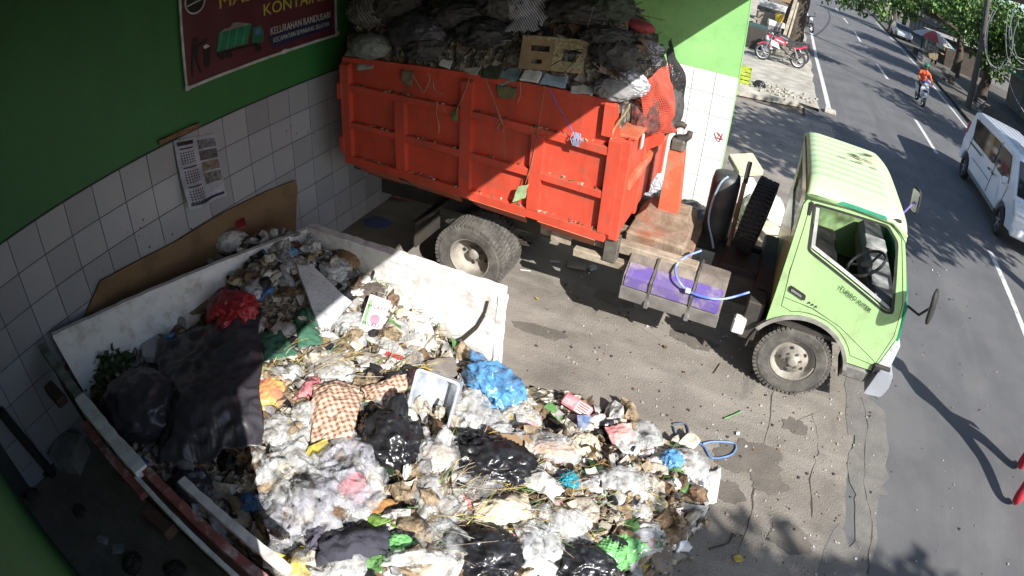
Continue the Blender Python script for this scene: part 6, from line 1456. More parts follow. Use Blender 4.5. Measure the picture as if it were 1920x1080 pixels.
for k, (x, y0, y1, h, lb) in enumerate(((-7.0, 32, 46, 4.5, 'low brown house behind the street tree'), (-3.0, 48, 70, 5.0, 'low grey house far along the near pavement'))):
    t = thing('house', lb, 'building', (x, (y0+y1)/2, .1)); ch('wall', boxc((x-5, y0, .05), (x+3.5, y1, h)), mat('house_plaster', (.2, .17, .14), .9), t); ch('roof', plate([(x-5.5, h), (x+4.2, h), (x-.6, h+1.6)], [], y1-y0, lambda u, v, w, y0=y0: (u, y0+w, v)), mat('tile_roof', (.2, .08, .05), .9), t)
    for j in range(3): ch('window', boxc((x+3.49, y0+1.5+j*4, 1.2), (x+3.54, y0+3+j*4, 2.4), .01), m_glass, t)

# ---- kiosk with tin roof, low wall and cart
ki = thing('kiosk', 'dark timber kiosk with pale tin roof edge behind the umbrella', 'kiosk', (19.5, 48, .14))
ch('wall', boxc((18.2, 46.5, .14), (21.6, 50.5, 2.2)), mat('dark_timber', (.07, .055, .045), .9, (.04, .03, .025), 5), ki)
ch('counter', boxc((17.8, 46.6, .95), (18.25, 50.4, 1.05), .01), m_card, ki)
ch('roof', plate([(16.9, 2.35), (22, 2.75), (22, 2.8), (16.9, 2.4)], [], 5, lambda u, v, w: (u, 45.9+w, v)), mat('pale_tin', (.45, .45, .43), .5, (.25, .22, .19), 3), ki)
ch('curtain', boxc((17.9, 47.0, 1.3), (17.93, 49.6, 2.2)), mat('white_vinyl', (.5, .5, .5), .7), ki); ch('sign_board', boxc((17.86, 45.95, 1.35), (17.9, 46.9, 2.25), .01), mat('yellowish_board', (.6, .58, .35), .7), ki)
for y in (46, 50.8): ch('post', boxc((16.95, y-.05, .14), (17.05, y+.05, 2.36)), m_dark, ki)
ca = thing('food_cart', 'wooden food cart with glass case under the beach umbrella', 'cart', (16.3, 44.4, .14))
ch('cabinet', box(B(), (15.9, 43.4, .45), (16.7, 45.0, 1.0), .02), mat('cart_wood', (.28, .22, .14), .8), ca)
ch('glass_case', box(B(), (15.95, 43.5, 1.0), (16.65, 44.3, 1.55), .01), film('case_glass', (.5, .52, .5), .4, .05), ca); ch('menu_board', box(B(), (15.86, 44.35, 1.02), (15.9, 45.0, 1.7), .005), MATS['yellowish_board'], ca)
ch('shelf', box(B(), (15.3, 43.6, .78), (15.9, 44.8, .82), .005), m_whitec, ca)
for y in (43.6, 44.8):
    for x in (15.95, 16.65): ch('wheel', lathe(B(), [(.02, -.03), (.28, -.03), (.30, 0), (.28, .03), (.02, .03)], 18, 'X', (x, y, .42)), m_black, ca)
um = thing('umbrella', 'faded beach umbrella with red, blue and pale panels over the food cart', 'umbrella', (16.3, 44.2, .14))
ch('pole', cyl(B(), (16.3, 44.2, .14), (16.3, 44.2, 2.62), .025, 8), m_steel, um)
uc = [(.55, .07, .06), (.08, .26, .34), (.16, .16, .3), (.10, .32, .36), (.5, .48, .45), (.55, .08, .07), (.6, .55, .5), (.1, .3, .36)]
for k in range(8):
    g = B(); a0, a1 = R(45*k), R(45*k+45); vs = []
    for j in range(5):
        rr_ = 1.85*j/4; z = 2.62-.72*(j/4)**1.6
        vs.append([g.verts.new((16.3+rr_*math.cos(a), 44.2+rr_*math.sin(a), z-(.05*j/4 if i == 1 else 0))) for i, a in enumerate((a0, (a0+a1)/2, a1))])
    for p, q in zip(vs, vs[1:]):
        for i in range(2):
            f = [p[i], p[i+1], q[i+1], q[i]]; f2 = []
            [f2.append(v) for v in f if v not in f2]; g.faces.new(f2)
    o = ch('panel', g, mat('umbrella_%d' % k, uc[k], .7), um); o.modifiers.new('s', 'SOLIDIFY').thickness = .006
for k, (x, y, s, c) in enumerate(((15.2, 42.5, .3, (.4, .4, .42)), (15.6, 46.2, .35, (.12, .1, .09)), (15.0, 40.5, .3, (.2, .19, .18)), (16.2, 38.0, .4, (.13, .12, .11)), (15.4, 35.0, .35, (.16, .14, .12)), (16.0, 29.0, .4, (.18, .17, .16)))):
    tt = thing('crate', ('pale plastic crate by the food cart', 'dark crate behind the food cart', 'grey crate on the far pavement', 'dark box beside the dense tree', 'brown crate near the ivy clad tree', 'grey box at the foot of the cable pole')[k], 'crate', (x, y, .14)); mm = mat('crate_%d' % k, c, .8)
    obj('base', boxc((-s, -s, 0), (s, s, .04), .005), mm, tt)
    for j in range(3):
        for q in range(4): o = obj('slat', boxc((-s, -s, .06+j*.15), (s, -s+.02, .17+j*.15), .004), mm, tt, (0, 0, 0), (0, 0, q*math.pi/2))
tag(obj('log', tube(B(), [(13.9, 38.2, .25), (14.3, 36.2, .22), (14.8, 34.6, .24)], [.12, .14, .1], 10), mat('pale_log', (.42, .36, .25), .9, (.3, .25, .17), 8)), 'pale log lying along the far kerb', 'log')
tag(obj('log', tube(B(), [(14.2, 38.6, .25), (14.7, 36.5, .22), (15.1, 35.0, .22)], [.09, .10, .08], 10), MATS['pale_log']), 'second thinner pale log beside the kerb log', 'log')
# ---- utility pole with coils of cable
po = thing('utility_pole', 'leaning utility pole with coils of hanging cable on the far pavement', 'utility pole', (14.3, 27, .14))
ch('pole', tube(B(), [(14.3, 27, .1), (14.35, 27, 4), (14.4, 27.05, 8.3)], [.17, .15, .12], 12), mat('pole_concrete', (.11, .10, .09), .9), po)
m_cab = mat('black_cable', (.05, .05, .055), .5)
def sag(a, b, s, n=24): a, b = V(a), V(b); return [a.lerp(b, i/n)-V((0, 0, s*4*(i/n)*(1-i/n))) for i in range(n+1)]
def pcab(pxs, y, r=.025):
    P = [at_y(*q, y) for q in pxs]; S_ = []
    for i in range(len(P)-1):
        a, b, c, d = P[max(i-1, 0)], P[i], P[i+1], P[min(i+2, len(P)-1)]
        for k in range(6): t = k/6; S_.append(.5*((2*b)+(c-a)*t+(2*a-5*b+4*c-d)*t*t+(-a+3*b-3*c+d)*t**3))
    S_.append(P[-1]); ch('cable', tube(B(), S_, r, 6), MATS['cable_grey'], po)
mat('cable_grey', (.24, .24, .26), .5)
pcab([(1862, 18), (1848, 60), (1850, 105), (1868, 133), (1888, 118), (1898, 90), (1895, 40), (1903, 10)], 20.5, .022)
pcab([(1870, 15), (1852, 55), (1853, 110), (1872, 128), (1884, 112)], 20.7, .018)
pcab([(1890, 20), (1886, 70), (1890, 110), (1905, 128), (1925, 130)], 20.2, .020); pcab([(1900, 25), (1892, 60), (1897, 95), (1915, 118), (1930, 120)], 20.4, .018)
pcab([(1888, 112), (1892, 150), (1905, 185), (1930, 225)], 20.0, .020); pcab([(1912, 30), (1900, 70), (1907, 105), (1930, 112)], 20.3, .018)
for a, b, s in (((14.4, 27, 7.9), (22.5, 8, 6.5), .6), ((14.4, 27, 7.9), (17, 75, 7.6), 1.0), ((14.4, 27, 7.4), (4.6, 33, 6.8), .5)): ch('cable', tube(B(), sag(a, b, s), .03, 6), m_cab, po)

# ================================================================== VEHICLES
def car_wheel(parent, c, r, w, axis='X', inv=None):
    wn = bpy.data.objects.new('wheel', None); COL.objects.link(wn); wn.parent = parent; wn.location = V(c)
    obj('tyre', lathe(B(), [(r*.62, -w/2), (r*.9, -w/2), (r, -w*.3), (r, w*.3), (r*.9, w/2), (r*.62, w/2)], 32, axis, close=True), m_black, wn, smooth=True)
    g = B()
    lathe(g, [(r*.64, -w*.42), (r*.60, -w*.3), (r*.55, -w*.1), (.01, -w*.1)], 28, axis, cap0=False); obj('rim', g, mat('dark_alloy', (.06, .06, .065), .5), wn)
    g = B()
    for k in range(5):
        a = 2*math.pi*k/5; d = V((0, math.cos(a), math.sin(a))) if axis == 'X' else V((math.cos(a), 0, math.sin(a))); n_ = V((-w*.30, 0, 0)) if axis == 'X' else V((0, -w*.3, 0))
        bar(g, n_+d*r*.06, n_*.9+d*r*.60, r*.14, w*.15, n_)
    obj('spoke_set', g, mat('alloy', (.5, .5, .52), .35, metal=.6), wn); return wn
def van(label, name, loc, L, H, Wd, prof, wins, wsc, arches, paint, rz=0, wr=.31):
    """body built from a side outline; local x across (0 = visible side), y back from the nose."""
    t = thing(name, label, 'van' if 'van' in name else 'car', loc, rz)
    def conv(u, v, w): k = max(0, v-.95)*.16; return (w+(k if w < Wd/2 else -k), u, v)
    o = obj('body', plate(prof, [], Wd, conv), paint, t); bv = o.modifiers.new('b', 'BEVEL'); bv.width = .05; bv.segments = 3; bv.limit_method = 'ANGLE'; bv.angle_limit = R(40)
    for nm, w in wins:
        obj(nm, plate(rnd_poly(w, .05), [], .012, lambda u, v, q: (max(0, v-.95)*.16-.010+q, u, v)), m_glass, t)
        obj(nm, plate(rnd_poly(w, .05), [], .012, lambda u, v, q: (Wd-max(0, v-.95)*.16+.010-q, u, v)), m_glass, t)
    (u0, v0), (u1, v1) = wsc
    g = B(); k0, k1 = (v0-.95)*.16+.06, (v1-.95)*.16+.06; vs = [g.verts.new(p) for p in ((k0, u0-.012, v0+.01), (Wd-k0, u0-.012, v0+.01), (Wd-k1, u1-.012, v1+.01), (k1, u1-.012, v1+.01))]; g.faces.new(vs)
    o = obj('windscreen', g, m_glass, t); o.modifiers.new('s', 'SOLIDIFY').thickness = .01
    for a in arches:
        for xx, s in ((.0, -1), (Wd, 1)):
            w = car_wheel(t, (xx-s*.085, a, wr), wr, .17); w.rotation_euler = (0, 0, 0 if s < 0 else math.pi)
    return t
m_vpaint = mat('white_van_paint', (.66, .68, .73), .3, (.62, .64, .69), 2, coat=.6)
VL = 4.75
def vprof(s): return s
prof = [(0, .42), (-.02, .72), (.06, .92), (.32, 1.04), (.62, 1.36), (.92, 1.68), (1.15, 1.80), (2.2, 1.86), (4.2, 1.85), (4.52, 1.76), (4.66, 1.3), (4.74, .9), (4.74, .40)]+arc(4.12, .31, .40, 10, 170, 12)+arc(.80, .31, .40, 10, 170, 12)
vn = van('white minibus van driving past the truck nose', 'minibus_van', (10.0, 9.85, 0), VL, 1.86, 1.66, prof,
    [('side_window', [(2.10, 1.12), (3.98, 1.12), (4.28, 1.64), (2.12, 1.66)]), ('door_window', [(.92, 1.10), (1.98, 1.12), (1.98, 1.65), (1.30, 1.65)])], ((.36, 1.08), (.93, 1.68)), (.80, 4.12), m_vpaint)
def vch(name, bm, m): return obj(name, bm, m, vn)
for y0, z0, y1, z1 in ((2.04, .45, 2.04, 1.72), (.95, .62, .86, 1.08), (3.62, .72, 2.05, .72), (4.05, 1.7, 4.10, .75)): vch('door_seam', tube(B(), [(-.002+max(0, z0-.95)*.16, y0, z0), (-.002+max(0, z1-.95)*.16, y1, z1)], .007, 5), m_dark)
for y0 in (1.82, 2.14): vch('door_handle', box(B(), (-.03, y0, .93), (.01, y0+.14, .97), .008), m_black)
vch('slide_rail', boxc((-.004, 3.0, .98), (.01, 4.1, 1.01)), m_dark)
for x0 in (.04, 1.30): vch('headlight', plate(rnd_poly([(0, .78), (.1, .74), (.34, .99), (.2, 1.02)], .03), [], .32, lambda u, v, w, x0=x0: (x0-.05+w*1.02, u-.01, v+.012)), m_lens)
vch('grille', box(B(), (.45, -.035, .60), (1.2, .02, .74), .01), m_black); vch('front_bumper', box(B(), (.02, -.06, .36), (1.64, .08, .58), .04), m_vpaint)
vch('number_plate', boxc((.62, -.068, .42), (1.02, -.058, .52)), m_black); vch('sill', boxc((.01, 1.25, .30), (.05, 3.7, .42), .01), m_greyp)
vch('rear_bumper', box(B(), (.02, 4.70, .40), (1.64, 4.82, .60), .03), m_vpaint); vch('tail_light', box(B(), (.03, 4.60, .95), (.10, 4.76, 1.4), .02), mat('tail_red', (.4, .02, .02), .3))
mr_ = vch('mirror', box(B(), (-.20, .80, 1.08), (-.03, .88, 1.24), .03), m_vpaint)
for k in range(5): vch('roof_groove', boxc((.30+.24*k, 1.4, 1.853), (.34+.24*k, 4.1, 1.868), .004), m_vpaint)
m_cpaint = mat('silver_car_paint', (.40, .44, .46), .3, coat=.5)
cprof = [(0, .35), (-.02, .6), (.15, .8), (1.1, .95), (1.7, 1.35), (2.1, 1.45), (3.2, 1.44), (3.9, 1.05), (4.2, .9), (4.22, .4)]+arc(3.5, .3, .36, 10, 170, 10)+arc(.8, .3, .36, 10, 170, 10)
pc = van('silver car parked in the shade beside the far kerb', 'parked_car', (15.6, 56, .14), 4.2, 1.45, 1.65, cprof, [('side_window', [(1.35, .98), (3.6, 1.02), (3.15, 1.38), (1.8, 1.36)])], ((1.12, .98), (1.70, 1.35)), (.8, 3.5), m_cpaint)
for x0 in (.05, 1.25): obj('headlight', boxc((x0, -.03, .62), (x0+.32, .06, .78), .02), m_lens, pc)

def bike_wheel(parent, c, r, w, ry=0):
    wn = bpy.data.objects.new('wheel', None); COL.objects.link(wn); wn.parent = parent; wn.location = V(c)
    g = lathe(B(), [(r*.78, -w/2), (r*.92, -w/2), (r, -w*.2), (r, w*.2), (r*.92, w/2), (r*.78, w/2)], 28, 'Y', close=True); obj('tyre', g, m_black, wn)
    g = lathe(B(), [(r*.72, -w*.3), (r*.8, -w*.35), (r*.8, w*.35), (r*.72, w*.3)], 28, 'Y', close=True)
    cyl(g, (0, -.05, 0), (0, .05, 0), .04, 10)
    for k in range(5): a = 2*math.pi*k/5; bar(g, (0, 0, 0), (r*.76*math.cos(a), 0, r*.76*math.sin(a)), .02, .035, (0, 1, 0))
    obj('rim', g, mat('wheel_silver', (.42, .42, .42), .4, metal=.5), wn); return wn
def motorbike(label, loc, rz, paint, accent, lean=R(8)):
    """local x forward, wheelbase 1.3 m."""
    t = thing('motorbike', label, 'motorbike', loc, rz); t.rotation_euler = (lean, 0, rz)
    bike_wheel(t, (.66, 0, .30), .30, .10); bike_wheel(t, (-.64, 0, .30), .30, .12)
    A = lambda n, g, m, **k: obj(n, g, m, t, **k)
    for s in (-1, 1): A('fork', tube(B(), [(.66, s*.075, .30), (.44, s*.08, .88)], .022, 8), m_chrome)
    A('handlebar', tube(B(), [(.36, -.36, .98), (.42, -.15, .95), (.44, 0, .93), (.42, .15, .95), (.36, .36, .98)], .016, 8), m_black)
    for s in (-1, 1):
        A('grip', cyl(B(), (.35, s*.28, .975), (.335, s*.38, .985), .022, 8), m_black)
        mm_ = A('mirror', box(B(), (.40, s*.30-.05, 1.12), (.42, s*.30+.05, 1.18), .012), m_black); A('mirror_stem', tube(B(), [(.38, s*.24, .97), (.41, s*.30, 1.12)], .007, 6), m_black)
    A('headlight', box(B(), (.46, -.10, .72), (.62, .10, .92), .04), m_lens); A('front_cowl', box(B(), (.42, -.12, .80), (.58, .12, 1.0), .05), paint)
    A('front_fender', plate([(.40, .50), (.52, .63), (.70, .65), (.90, .54), (.88, .51), (.70, .61), (.54, .59), (.44, .48)], [], .12, lambda u, v, w: (u, w-.06, v)), paint)
    A('fuel_tank', plate(rnd_poly([(-.08, .70), (.36, .74), (.34, .92), (.14, .95), (-.10, .82)], .05), [], .26, lambda u, v, w: (u, (w-.13)*(1.15-.5*abs(v-.8)), v)), paint)
    A('tank_stripe', plate(rnd_poly([(-.02, .76), (.30, .82), (.28, .86), (-.02, .80)], .01), [], .30, lambda u, v, w: (u, w-.15, v)), accent)
    A('side_cowl', plate(rnd_poly([(.10, .52), (.46, .60), (.44, .80), (.18, .72)], .03), [], .30, lambda u, v, w: (u, w-.15, v)), accent)
    A('seat', plate(rnd_poly([(-.72, .86), (-.35, .80), (-.06, .78), (-.06, .72), (-.40, .72), (-.74, .80)], .02), [], .24, lambda u, v, w: (u, w-.12, v)), m_black)
    A('tail', plate(rnd_poly([(-.88, .88), (-.50, .78), (-.30, .72), (-.35, .66), (-.60, .68), (-.90, .82)], .02), [], .18, lambda u, v, w: (u, w-.09, v)), paint)
    A('tail_light', box(B(), (-.92, -.06, .80), (-.87, .06, .87), .01), mat('lamp_red', (.45, .02, .02), .3))
    A('rear_fender', plate([(-.86, .80), (-1.0, .62), (-.97, .60), (-.82, .76)], [], .12, lambda u, v, w: (u, w-.06, v)), m_black)
    A('engine', box(B(), (-.14, -.13, .26), (.28, .13, .54), .05), m_steel); A('cylinder', box(B(), (.12, -.08, .46), (.34, .08, .68), .03), m_greyp)
    for s in (-1, 1): A('frame_tube', tube(B(), [(.42, s*.05, .86), (.10, s*.12, .66), (-.20, s*.13, .42), (-.62, s*.10, .32)], .022, 8), m_dark); A('shock', tube(B(), [(-.60, s*.11, .34), (-.42, s*.11, .70)], .028, 8), m_chrome)
    A('exhaust', tube(B(), [(.26, -.10, .44), (.22, -.15, .22), (-.20, -.17, .24), (-.45, -.18, .30), (-.85, -.19, .42)], [.02, .02, .025, .05, .05], 10), m_chrome)
    A('kickstand', tube(B(), [(-.02, .14, .28), (-.06, .30, .03)], .012, 6), m_dark); A('swing_arm', bar(B(), (-.1, .08, .34), (-.64, .08, .30), .03, .05), m_steel)
    return t
m_rp = mat('red_bike_paint', (.48, .02, .05), .3, coat=.5); m_wp = mat('white_bike_paint', (.66, .66, .66), .35); m_bkp = mat('dark_bike_paint', (.03, .035, .05), .35, coat=.4)
A0, A1 = V((3.95, 20.1, .1)), V((5.25, 20.4, .1))
motorbike('red and white motorbike parked on the rough pavement', ((A0+A1)/2), math.atan2(A0.y-A1.y, A0.x-A1.x), m_rp, m_wp)
motorbike('dark motorbike parked close behind the red one', (4.75, 21.4, .1), math.pi+.15, m_bkp, m_greyp)
motorbike('motorbike with pale wheels parked beyond the street tree', (6.0, 34.6, .1), -1.2, m_bkp, m_greyp)
motorbike('dark motorbike among the clutter behind the wall end', (3.6, 22.6, .1), math.pi+.3, m_bkp, m_rp)
# ---- clutter on the near pavement behind the side wall
cx0 = thing('metal_cabinet', 'dark green metal cabinet beside the parked motorbikes', 'cabinet', (3.55, 22.3, .1)); obj('body', boxc((-.4, -.3, 0), (.4, .3, .95), .02), mat('cabinet_green', (.04, .08, .075), .6), cx0); obj('door', boxc((-.36, -.315, .08), (.36, -.3, .85), .005), m_dark, cx0); obj('handle', boxc((.26, -.335, .42), (.30, -.315, .54), .004), m_chrome, cx0)
bk_ = thing('bucket', 'yellow plastic bucket on the clutter beside the street tree', 'bucket', (4.3, 25.2, 1.05)); obj('shell', lathe(B(), [(.14, 0), (.19, .36), (.205, .38), (.185, .37), (.13, .02)], 20, 'Z'), mat('yellow_plastic', (.7, .5, .05), .5), bk_); obj('handle', tube(B(), [(.19*math.cos(R(a)), 0, .36+.12*math.sin(R(a))) for a in range(0, 181, 20)], .008, 6), m_steel, bk_)
for k, (x, y, z0, w, d, h, c, lb) in enumerate(((4.2, 25.2, .1, .6, .5, .95, (.10, .09, .08), 'dark crate under the yellow bucket'), (3.7, 26.6, .1, .9, .6, 1.1, (.32, .28, .22), 'pale stacked boxes behind the dark crate'), (3.9, 29.5, .1, 1.4, .8, 1.4, (.14, .12, .1), 'dark junk stack behind the street tree'), (4.3, 33, .1, 1.6, 1.0, 1.6, (.18, .16, .14), 'grey junk stack far behind the street tree'))):
    tt = thing('junk_stack', lb, 'junk', (x, y, z0)); random.seed(k); mm = mat('junk_%d' % k, c, .9, None, 7); z = 0
    while z < h: hh = random.uniform(.12, .3); obj('box', boxc((-w/2+random.uniform(-.08, .08), -d/2, z), (w/2+random.uniform(-.08, .08), d/2, z+hh-.004), .01), random.choice((mm, m_greyp, m_card, mm, m_whitec)), tt, (0, 0, 0), (0, 0, random.uniform(-.2, .2))); z += hh
tag(obj('plank', bar(B(), (4.55, 24.2, .12), (4.9, 24.8, 2.4), .14, .03, (0, 1, 0)), mat('pale_plank', (.42, .37, .28), .9)), 'pale plank leaning against the street tree', 'plank')
tag(obj('plank', bar(B(), (4.75, 24.2, .12), (5.0, 24.75, 2.2), .08, .03, (0, 1, 0)), MATS['pale_plank']), 'narrow pale plank leaning beside the wider plank', 'plank')
random.seed(14)
tt = thing('crate', 'lime yellow plastic crate at the end of the side wall', 'crate', (3.62, 15.6, .1)); mm = mat('lime_crate', (.45, .55, .05), .6)
for j in range(4):
    for q in range(4): obj('slat', boxc((-.22, -.22, .02+j*.11), (.22, -.205, .10+j*.11), .004), mm, tt, (0, 0, 0), (0, 0, q*math.pi/2))
obj('base', boxc((-.21, -.21, 0), (.21, .21, .02)), mm, tt)
bag('garbage_bag', 'small black bag beside the lime yellow crate', 'garbage bag', None, (.16, .14, .14), m_blk, .2, .14, at=(4.12, 15.5, .1), surf_fn=lambda x, y: .1)
rb = Soup()
for i in range(160):
    x, y = random.gauss(4.6, .6), random.gauss(15.7, .3); s = random.uniform(.02, .09); rb.chunk((x, y, .12+s*.2), s*1.4, s, s*.7, rot3(random.uniform(-.4, .4), random.uniform(-.4, .4), random.uniform(0, 6)), 0)
tag(rb.build('rubble', [m_slab]), 'broken concrete rubble on the pavement beside the crate', kind='stuff')
# ---- white sacks behind the cab
bag('sack', 'bulging white sack standing behind the truck beside the wall end', 'sack', None, (.30, .30, .42), m_whitec, .2, .07, at=(4.28, 7.5, 0), surf_fn=lambda x, y: 0)
bag('sack', 'white sack slumped behind the truck cab', 'sack', None, (.34, .30, .34), m_whitec, .7, .08, at=(4.72, 7.2, 0), surf_fn=lambda x, y: 0)
bag('sack', 'dirty white sack lying at the front of the sacks behind the cab', 'sack', None, (.36, .26, .22), m_cream, .3, .08, at=(4.75, 6.6, 0), surf_fn=lambda x, y: 0)
tag(obj('carton', box(B(), (-.20, -.22, 0), (.20, .22, .10), .01), m_cream, None, (4.30, 7.55, .62), (.2, -.15, .5)), 'tan flattened carton on top of the bulging white sack', 'carton')
bag('garbage_bag', 'black garbage bag on the ground behind the hook arm', 'garbage bag', None, (.28, .26, .20), m_blk, .3, .12, at=(3.72, 6.55, 0), surf_fn=lambda x, y: 0)
bag('garbage_bag', 'pale striped bag of waste behind the container front', 'garbage bag', None, (.20, .24, .45), m_sack2, .3, .12, at=(3.2, 6.3, 0), surf_fn=lambda x, y: 0)
# ================================================================== PEOPLE
def figure(name, parent, J, E_, mats, classify, root=0):
    """continuous body grown over a skeleton. J: list of (point, radius); E_: edges."""
    me = bpy.data.meshes.new(name); me.from_pydata([tuple(p) for p, r in J], E_, []); o = bpy.data.objects.new(name, me); COL.objects.link(o)
    sk_ = o.modifiers.new('skin', 'SKIN'); sk_.use_smooth_shade = True
    for i, (p, r) in enumerate(J):
        sv = me.skin_vertices[0].data[i]; sv.radius = r if isinstance(r, tuple) else (r, r); sv.use_root = (i == root)
    o.modifiers.new('sub', 'SUBSURF').levels = 2; o.modifiers['sub'].render_levels = 2
    dg = bpy.context.evaluated_depsgraph_get(); m2 = bpy.data.meshes.new_from_object(o.evaluated_get(dg)); bpy.data.objects.remove(o)
    m2.materials.clear()
    for q in mats: m2.materials.append(q)
    for p in m2.polygons: p.material_index = classify(p.center); p.use_smooth = True
    return link(name, m2, None, parent)
m_skin = mat('skin', (.30, .16, .10), .6, (.25, .13, .08), 6)
def hand(parent, wrist, d, up, m, curl=.5, s=1.0):
    """palm with five separate bent fingers pointing along d."""
    d, up = V(d).normalized(), V(up).normalized(); side = d.cross(up).normalized(); g = B()
    bar(g, V(wrist), V(wrist)+d*.085*s, .075*s, .03*s, up)
    for k, L_ in enumerate((.07, .08, .075, .06)):
        b0 = V(wrist)+d*.08*s+side*(-.028+.0187*k)*s; p1 = b0+(d*math.cos(curl)-up*math.sin(curl))*L_*.5*s; p2 = p1+(d*math.cos(curl*2.2)-up*math.sin(curl*2.2))*L_*.5*s
        tube(g, [b0, p1, p2], [.0095*s, .009*s, .007*s], 6)
    b0 = V(wrist)+d*.03*s-side*.035*s; tube(g, [b0, b0+(d*.6-side*.7)*.04*s, b0+(d*.9-side*.5-up*.4)*.07*s], [.011*s, .010*s, .008*s], 6)
    return obj('hand', g, m, parent, smooth=True)
def head(parent, c, fwd, m, hair, s=1.0):
    c = V(c); g = B(); bmesh.ops.create_uvsphere(g, u_segments=24, v_segments=18, radius=1); fw = V(fwd).normalized(); sd = V((0, 0, 1)).cross(fw).normalized(); up = fw.cross(sd)*-1 if fw.cross(sd).z < 0 else fw.cross(sd)
    for v in g.verts:
        p = v.co.copy(); x, y, z = p.x*.098, p.y*.078, p.z*.118
        if z < 0: x *= 1-.18*(-p.z); y *= 1-.22*(-p.z)
        if p.x > .85 and abs(p.y) < .25 and -.25 < p.z < .15: x += .018*(1-abs(p.y)*4)
        v.co = c+(fw*x+sd*y+V((0, 0, 1))*z)*s
    o = obj('head', g, m, parent, smooth=True)
    for k in (-1, 1):
        e = B(); bmesh.ops.create_uvsphere(e, u_segments=8, v_segments=6, radius=.012*s); bmesh.ops.translate(e, verts=e.verts, vec=c+(fw*.088+sd*.032*k+V((0, 0, .01)))*s); obj('eye', e, m_dark, o)
        e = box(B(), tuple(V((-.015, -.006, -.028))*s), tuple(V((.015, .006, .028))*s), .004); bmesh.ops.translate(e, verts=e.verts, vec=c+(sd*.080*k)*s); obj('ear', e, m, o)
    e = box(B(), tuple(V((-.004, -.022, -.004))*s), tuple(V((.004, .022, .004))*s)); bmesh.ops.rotate(e, verts=e.verts, matrix=Matrix.Rotation(math.atan2(fw.y, fw.x), 3, 'Z')); bmesh.ops.translate(e, verts=e.verts, vec=c+(fw*.086+V((0, 0, -.055)))*s); obj('mouth', e, mat('lips', (.28, .09, .08), .6), o)
    if hair:
        e = B(); bmesh.ops.create_uvsphere(e, u_segments=20, v_segments=14, radius=1)
        for v in list(e.verts):
            p = v.co
            v.co = c+(fw*(p.x*.105-.012)+sd*p.y*.088+V((0, 0, 1))*(p.z*.122+.012))*s
        bmesh.ops.delete(e, geom=[f for f in e.faces if (f.calc_center_median()-c).z < .02*s and (f.calc_center_median()-c).dot(fw) > -.03*s or (f.calc_center_median()-c).z < -.05*s], context='FACES'); h = obj('hair', e, hair, parent, smooth=True); h.modifiers.new('s', 'SOLIDIFY').thickness = .008
    return o
# ---- pedestrian in red, mid-stride at the road side
pd_ = at_z(1893, 925, 0)
wk = thing('person', 'person in red trousers and red shirt striding along the road edge', 'person', (pd_.x+.10, pd_.y+.10, 0))
F = V((.62, .78, 0)).normalized(); Sx = V((0, 0, 1)).cross(F)     # walking direction and left side
def J_(f, s, z): p = F*f+Sx*s; return (p.x, p.y, z)
J = [(J_(0, 0, .93), (.15, .12)), (J_(.01, 0, 1.12), (.14, .10)), (J_(.02, 0, 1.32), (.165, .11)), (J_(.02, 0, 1.45), (.10, .08)), (J_(.03, 0, 1.52), .05), (J_(.04, 0, 1.57), .05),
     (J_(.0, .09, .86), .095), (J_(.20, .10, .48), .088), (J_(.26, .10, .10), .075), (J_(.34, .10, .045), .035), (J_(.42, .11, .035), .03),
     (J_(.0, -.09, .86), .095), (J_(-.10, -.10, .48), .088), (J_(-.34, -.10, .15), .075), (J_(-.28, -.10, .06), .035), (J_(-.20, -.10, .03), .03),
     (J_(.02, .19, 1.40), .060), (J_(-.10, .25, 1.13), .045), (J_(-.04, .27, .90), .032),
     (J_(.02, -.19, 1.40), .060), (J_(.06, -.25, 1.13), .045), (J_(.22, -.25, .95), .032)]
E_ = [(0, 1), (1, 2), (2, 3), (3, 4), (4, 5), (0, 6), (6, 7), (7, 8), (8, 9), (9, 10), (0, 11), (11, 12), (12, 13), (13, 14), (14, 15), (3, 16), (16, 17), (17, 18), (3, 19), (19, 20), (20, 21)]
m_redc = mat('red_clothing', (.50, .025, .045), .85, (.38, .018, .03), 9, .3, 40)
def cls(c):
    if c.z > 1.49: return 0
    if c.z < .085: return 2
    return 1
figure('body', wk, J, E_, [m_skin, m_redc, mat('pale_shoe', (.5, .42, .36), .8)], cls)
head(wk, J_(.06, 0, 1.66), F, m_skin, mat('black_hair', (.012, .011, .01), .5))
hand(wk, J_(-.04, .27, .90), V((.02, .0, -1))+F*.1, F, m_skin, .4); hand(wk, J_(.22, -.25, .95), F*.6-V((0, 0, .8)), F, m_skin, .4)
# ---- scooter rider
RL = V((10.62, 22.9, 0)); sc_ = thing('scooter', 'white scooter ridden towards the van along the far lane', 'scooter', RL, -math.pi/2)
bike_wheel(sc_, (.62, 0, .27), .27, .10); bike_wheel(sc_, (-.60, 0, .27), .27, .11)
SA = lambda n, g, m: obj(n, g, m, sc_)
SA('front_shield', plate(rnd_poly([(-.16, .36), (.16, .36), (.20, .70), (.12, .92), (-.12, .92), (-.20, .70)], .05), [], .06, lambda u, v, w: (.50-.22*(v-.36)+w, u, v)), m_wp)
SA('headlight', box(B(), (.44, -.10, .86), (.54, .10, .98), .03), m_lens); SA('handle_cowl', box(B(), (.34, -.14, .92), (.46, .14, 1.04), .04), mat('blue_cowl', (.03, .05, .35), .4))
SA('front_fender', plate([(.40, .48), (.60, .58), (.84, .46), (.82, .43), (.60, .54), (.43, .45)], [], .13, lambda u, v, w: (u, w-.065, v)), m_wp)
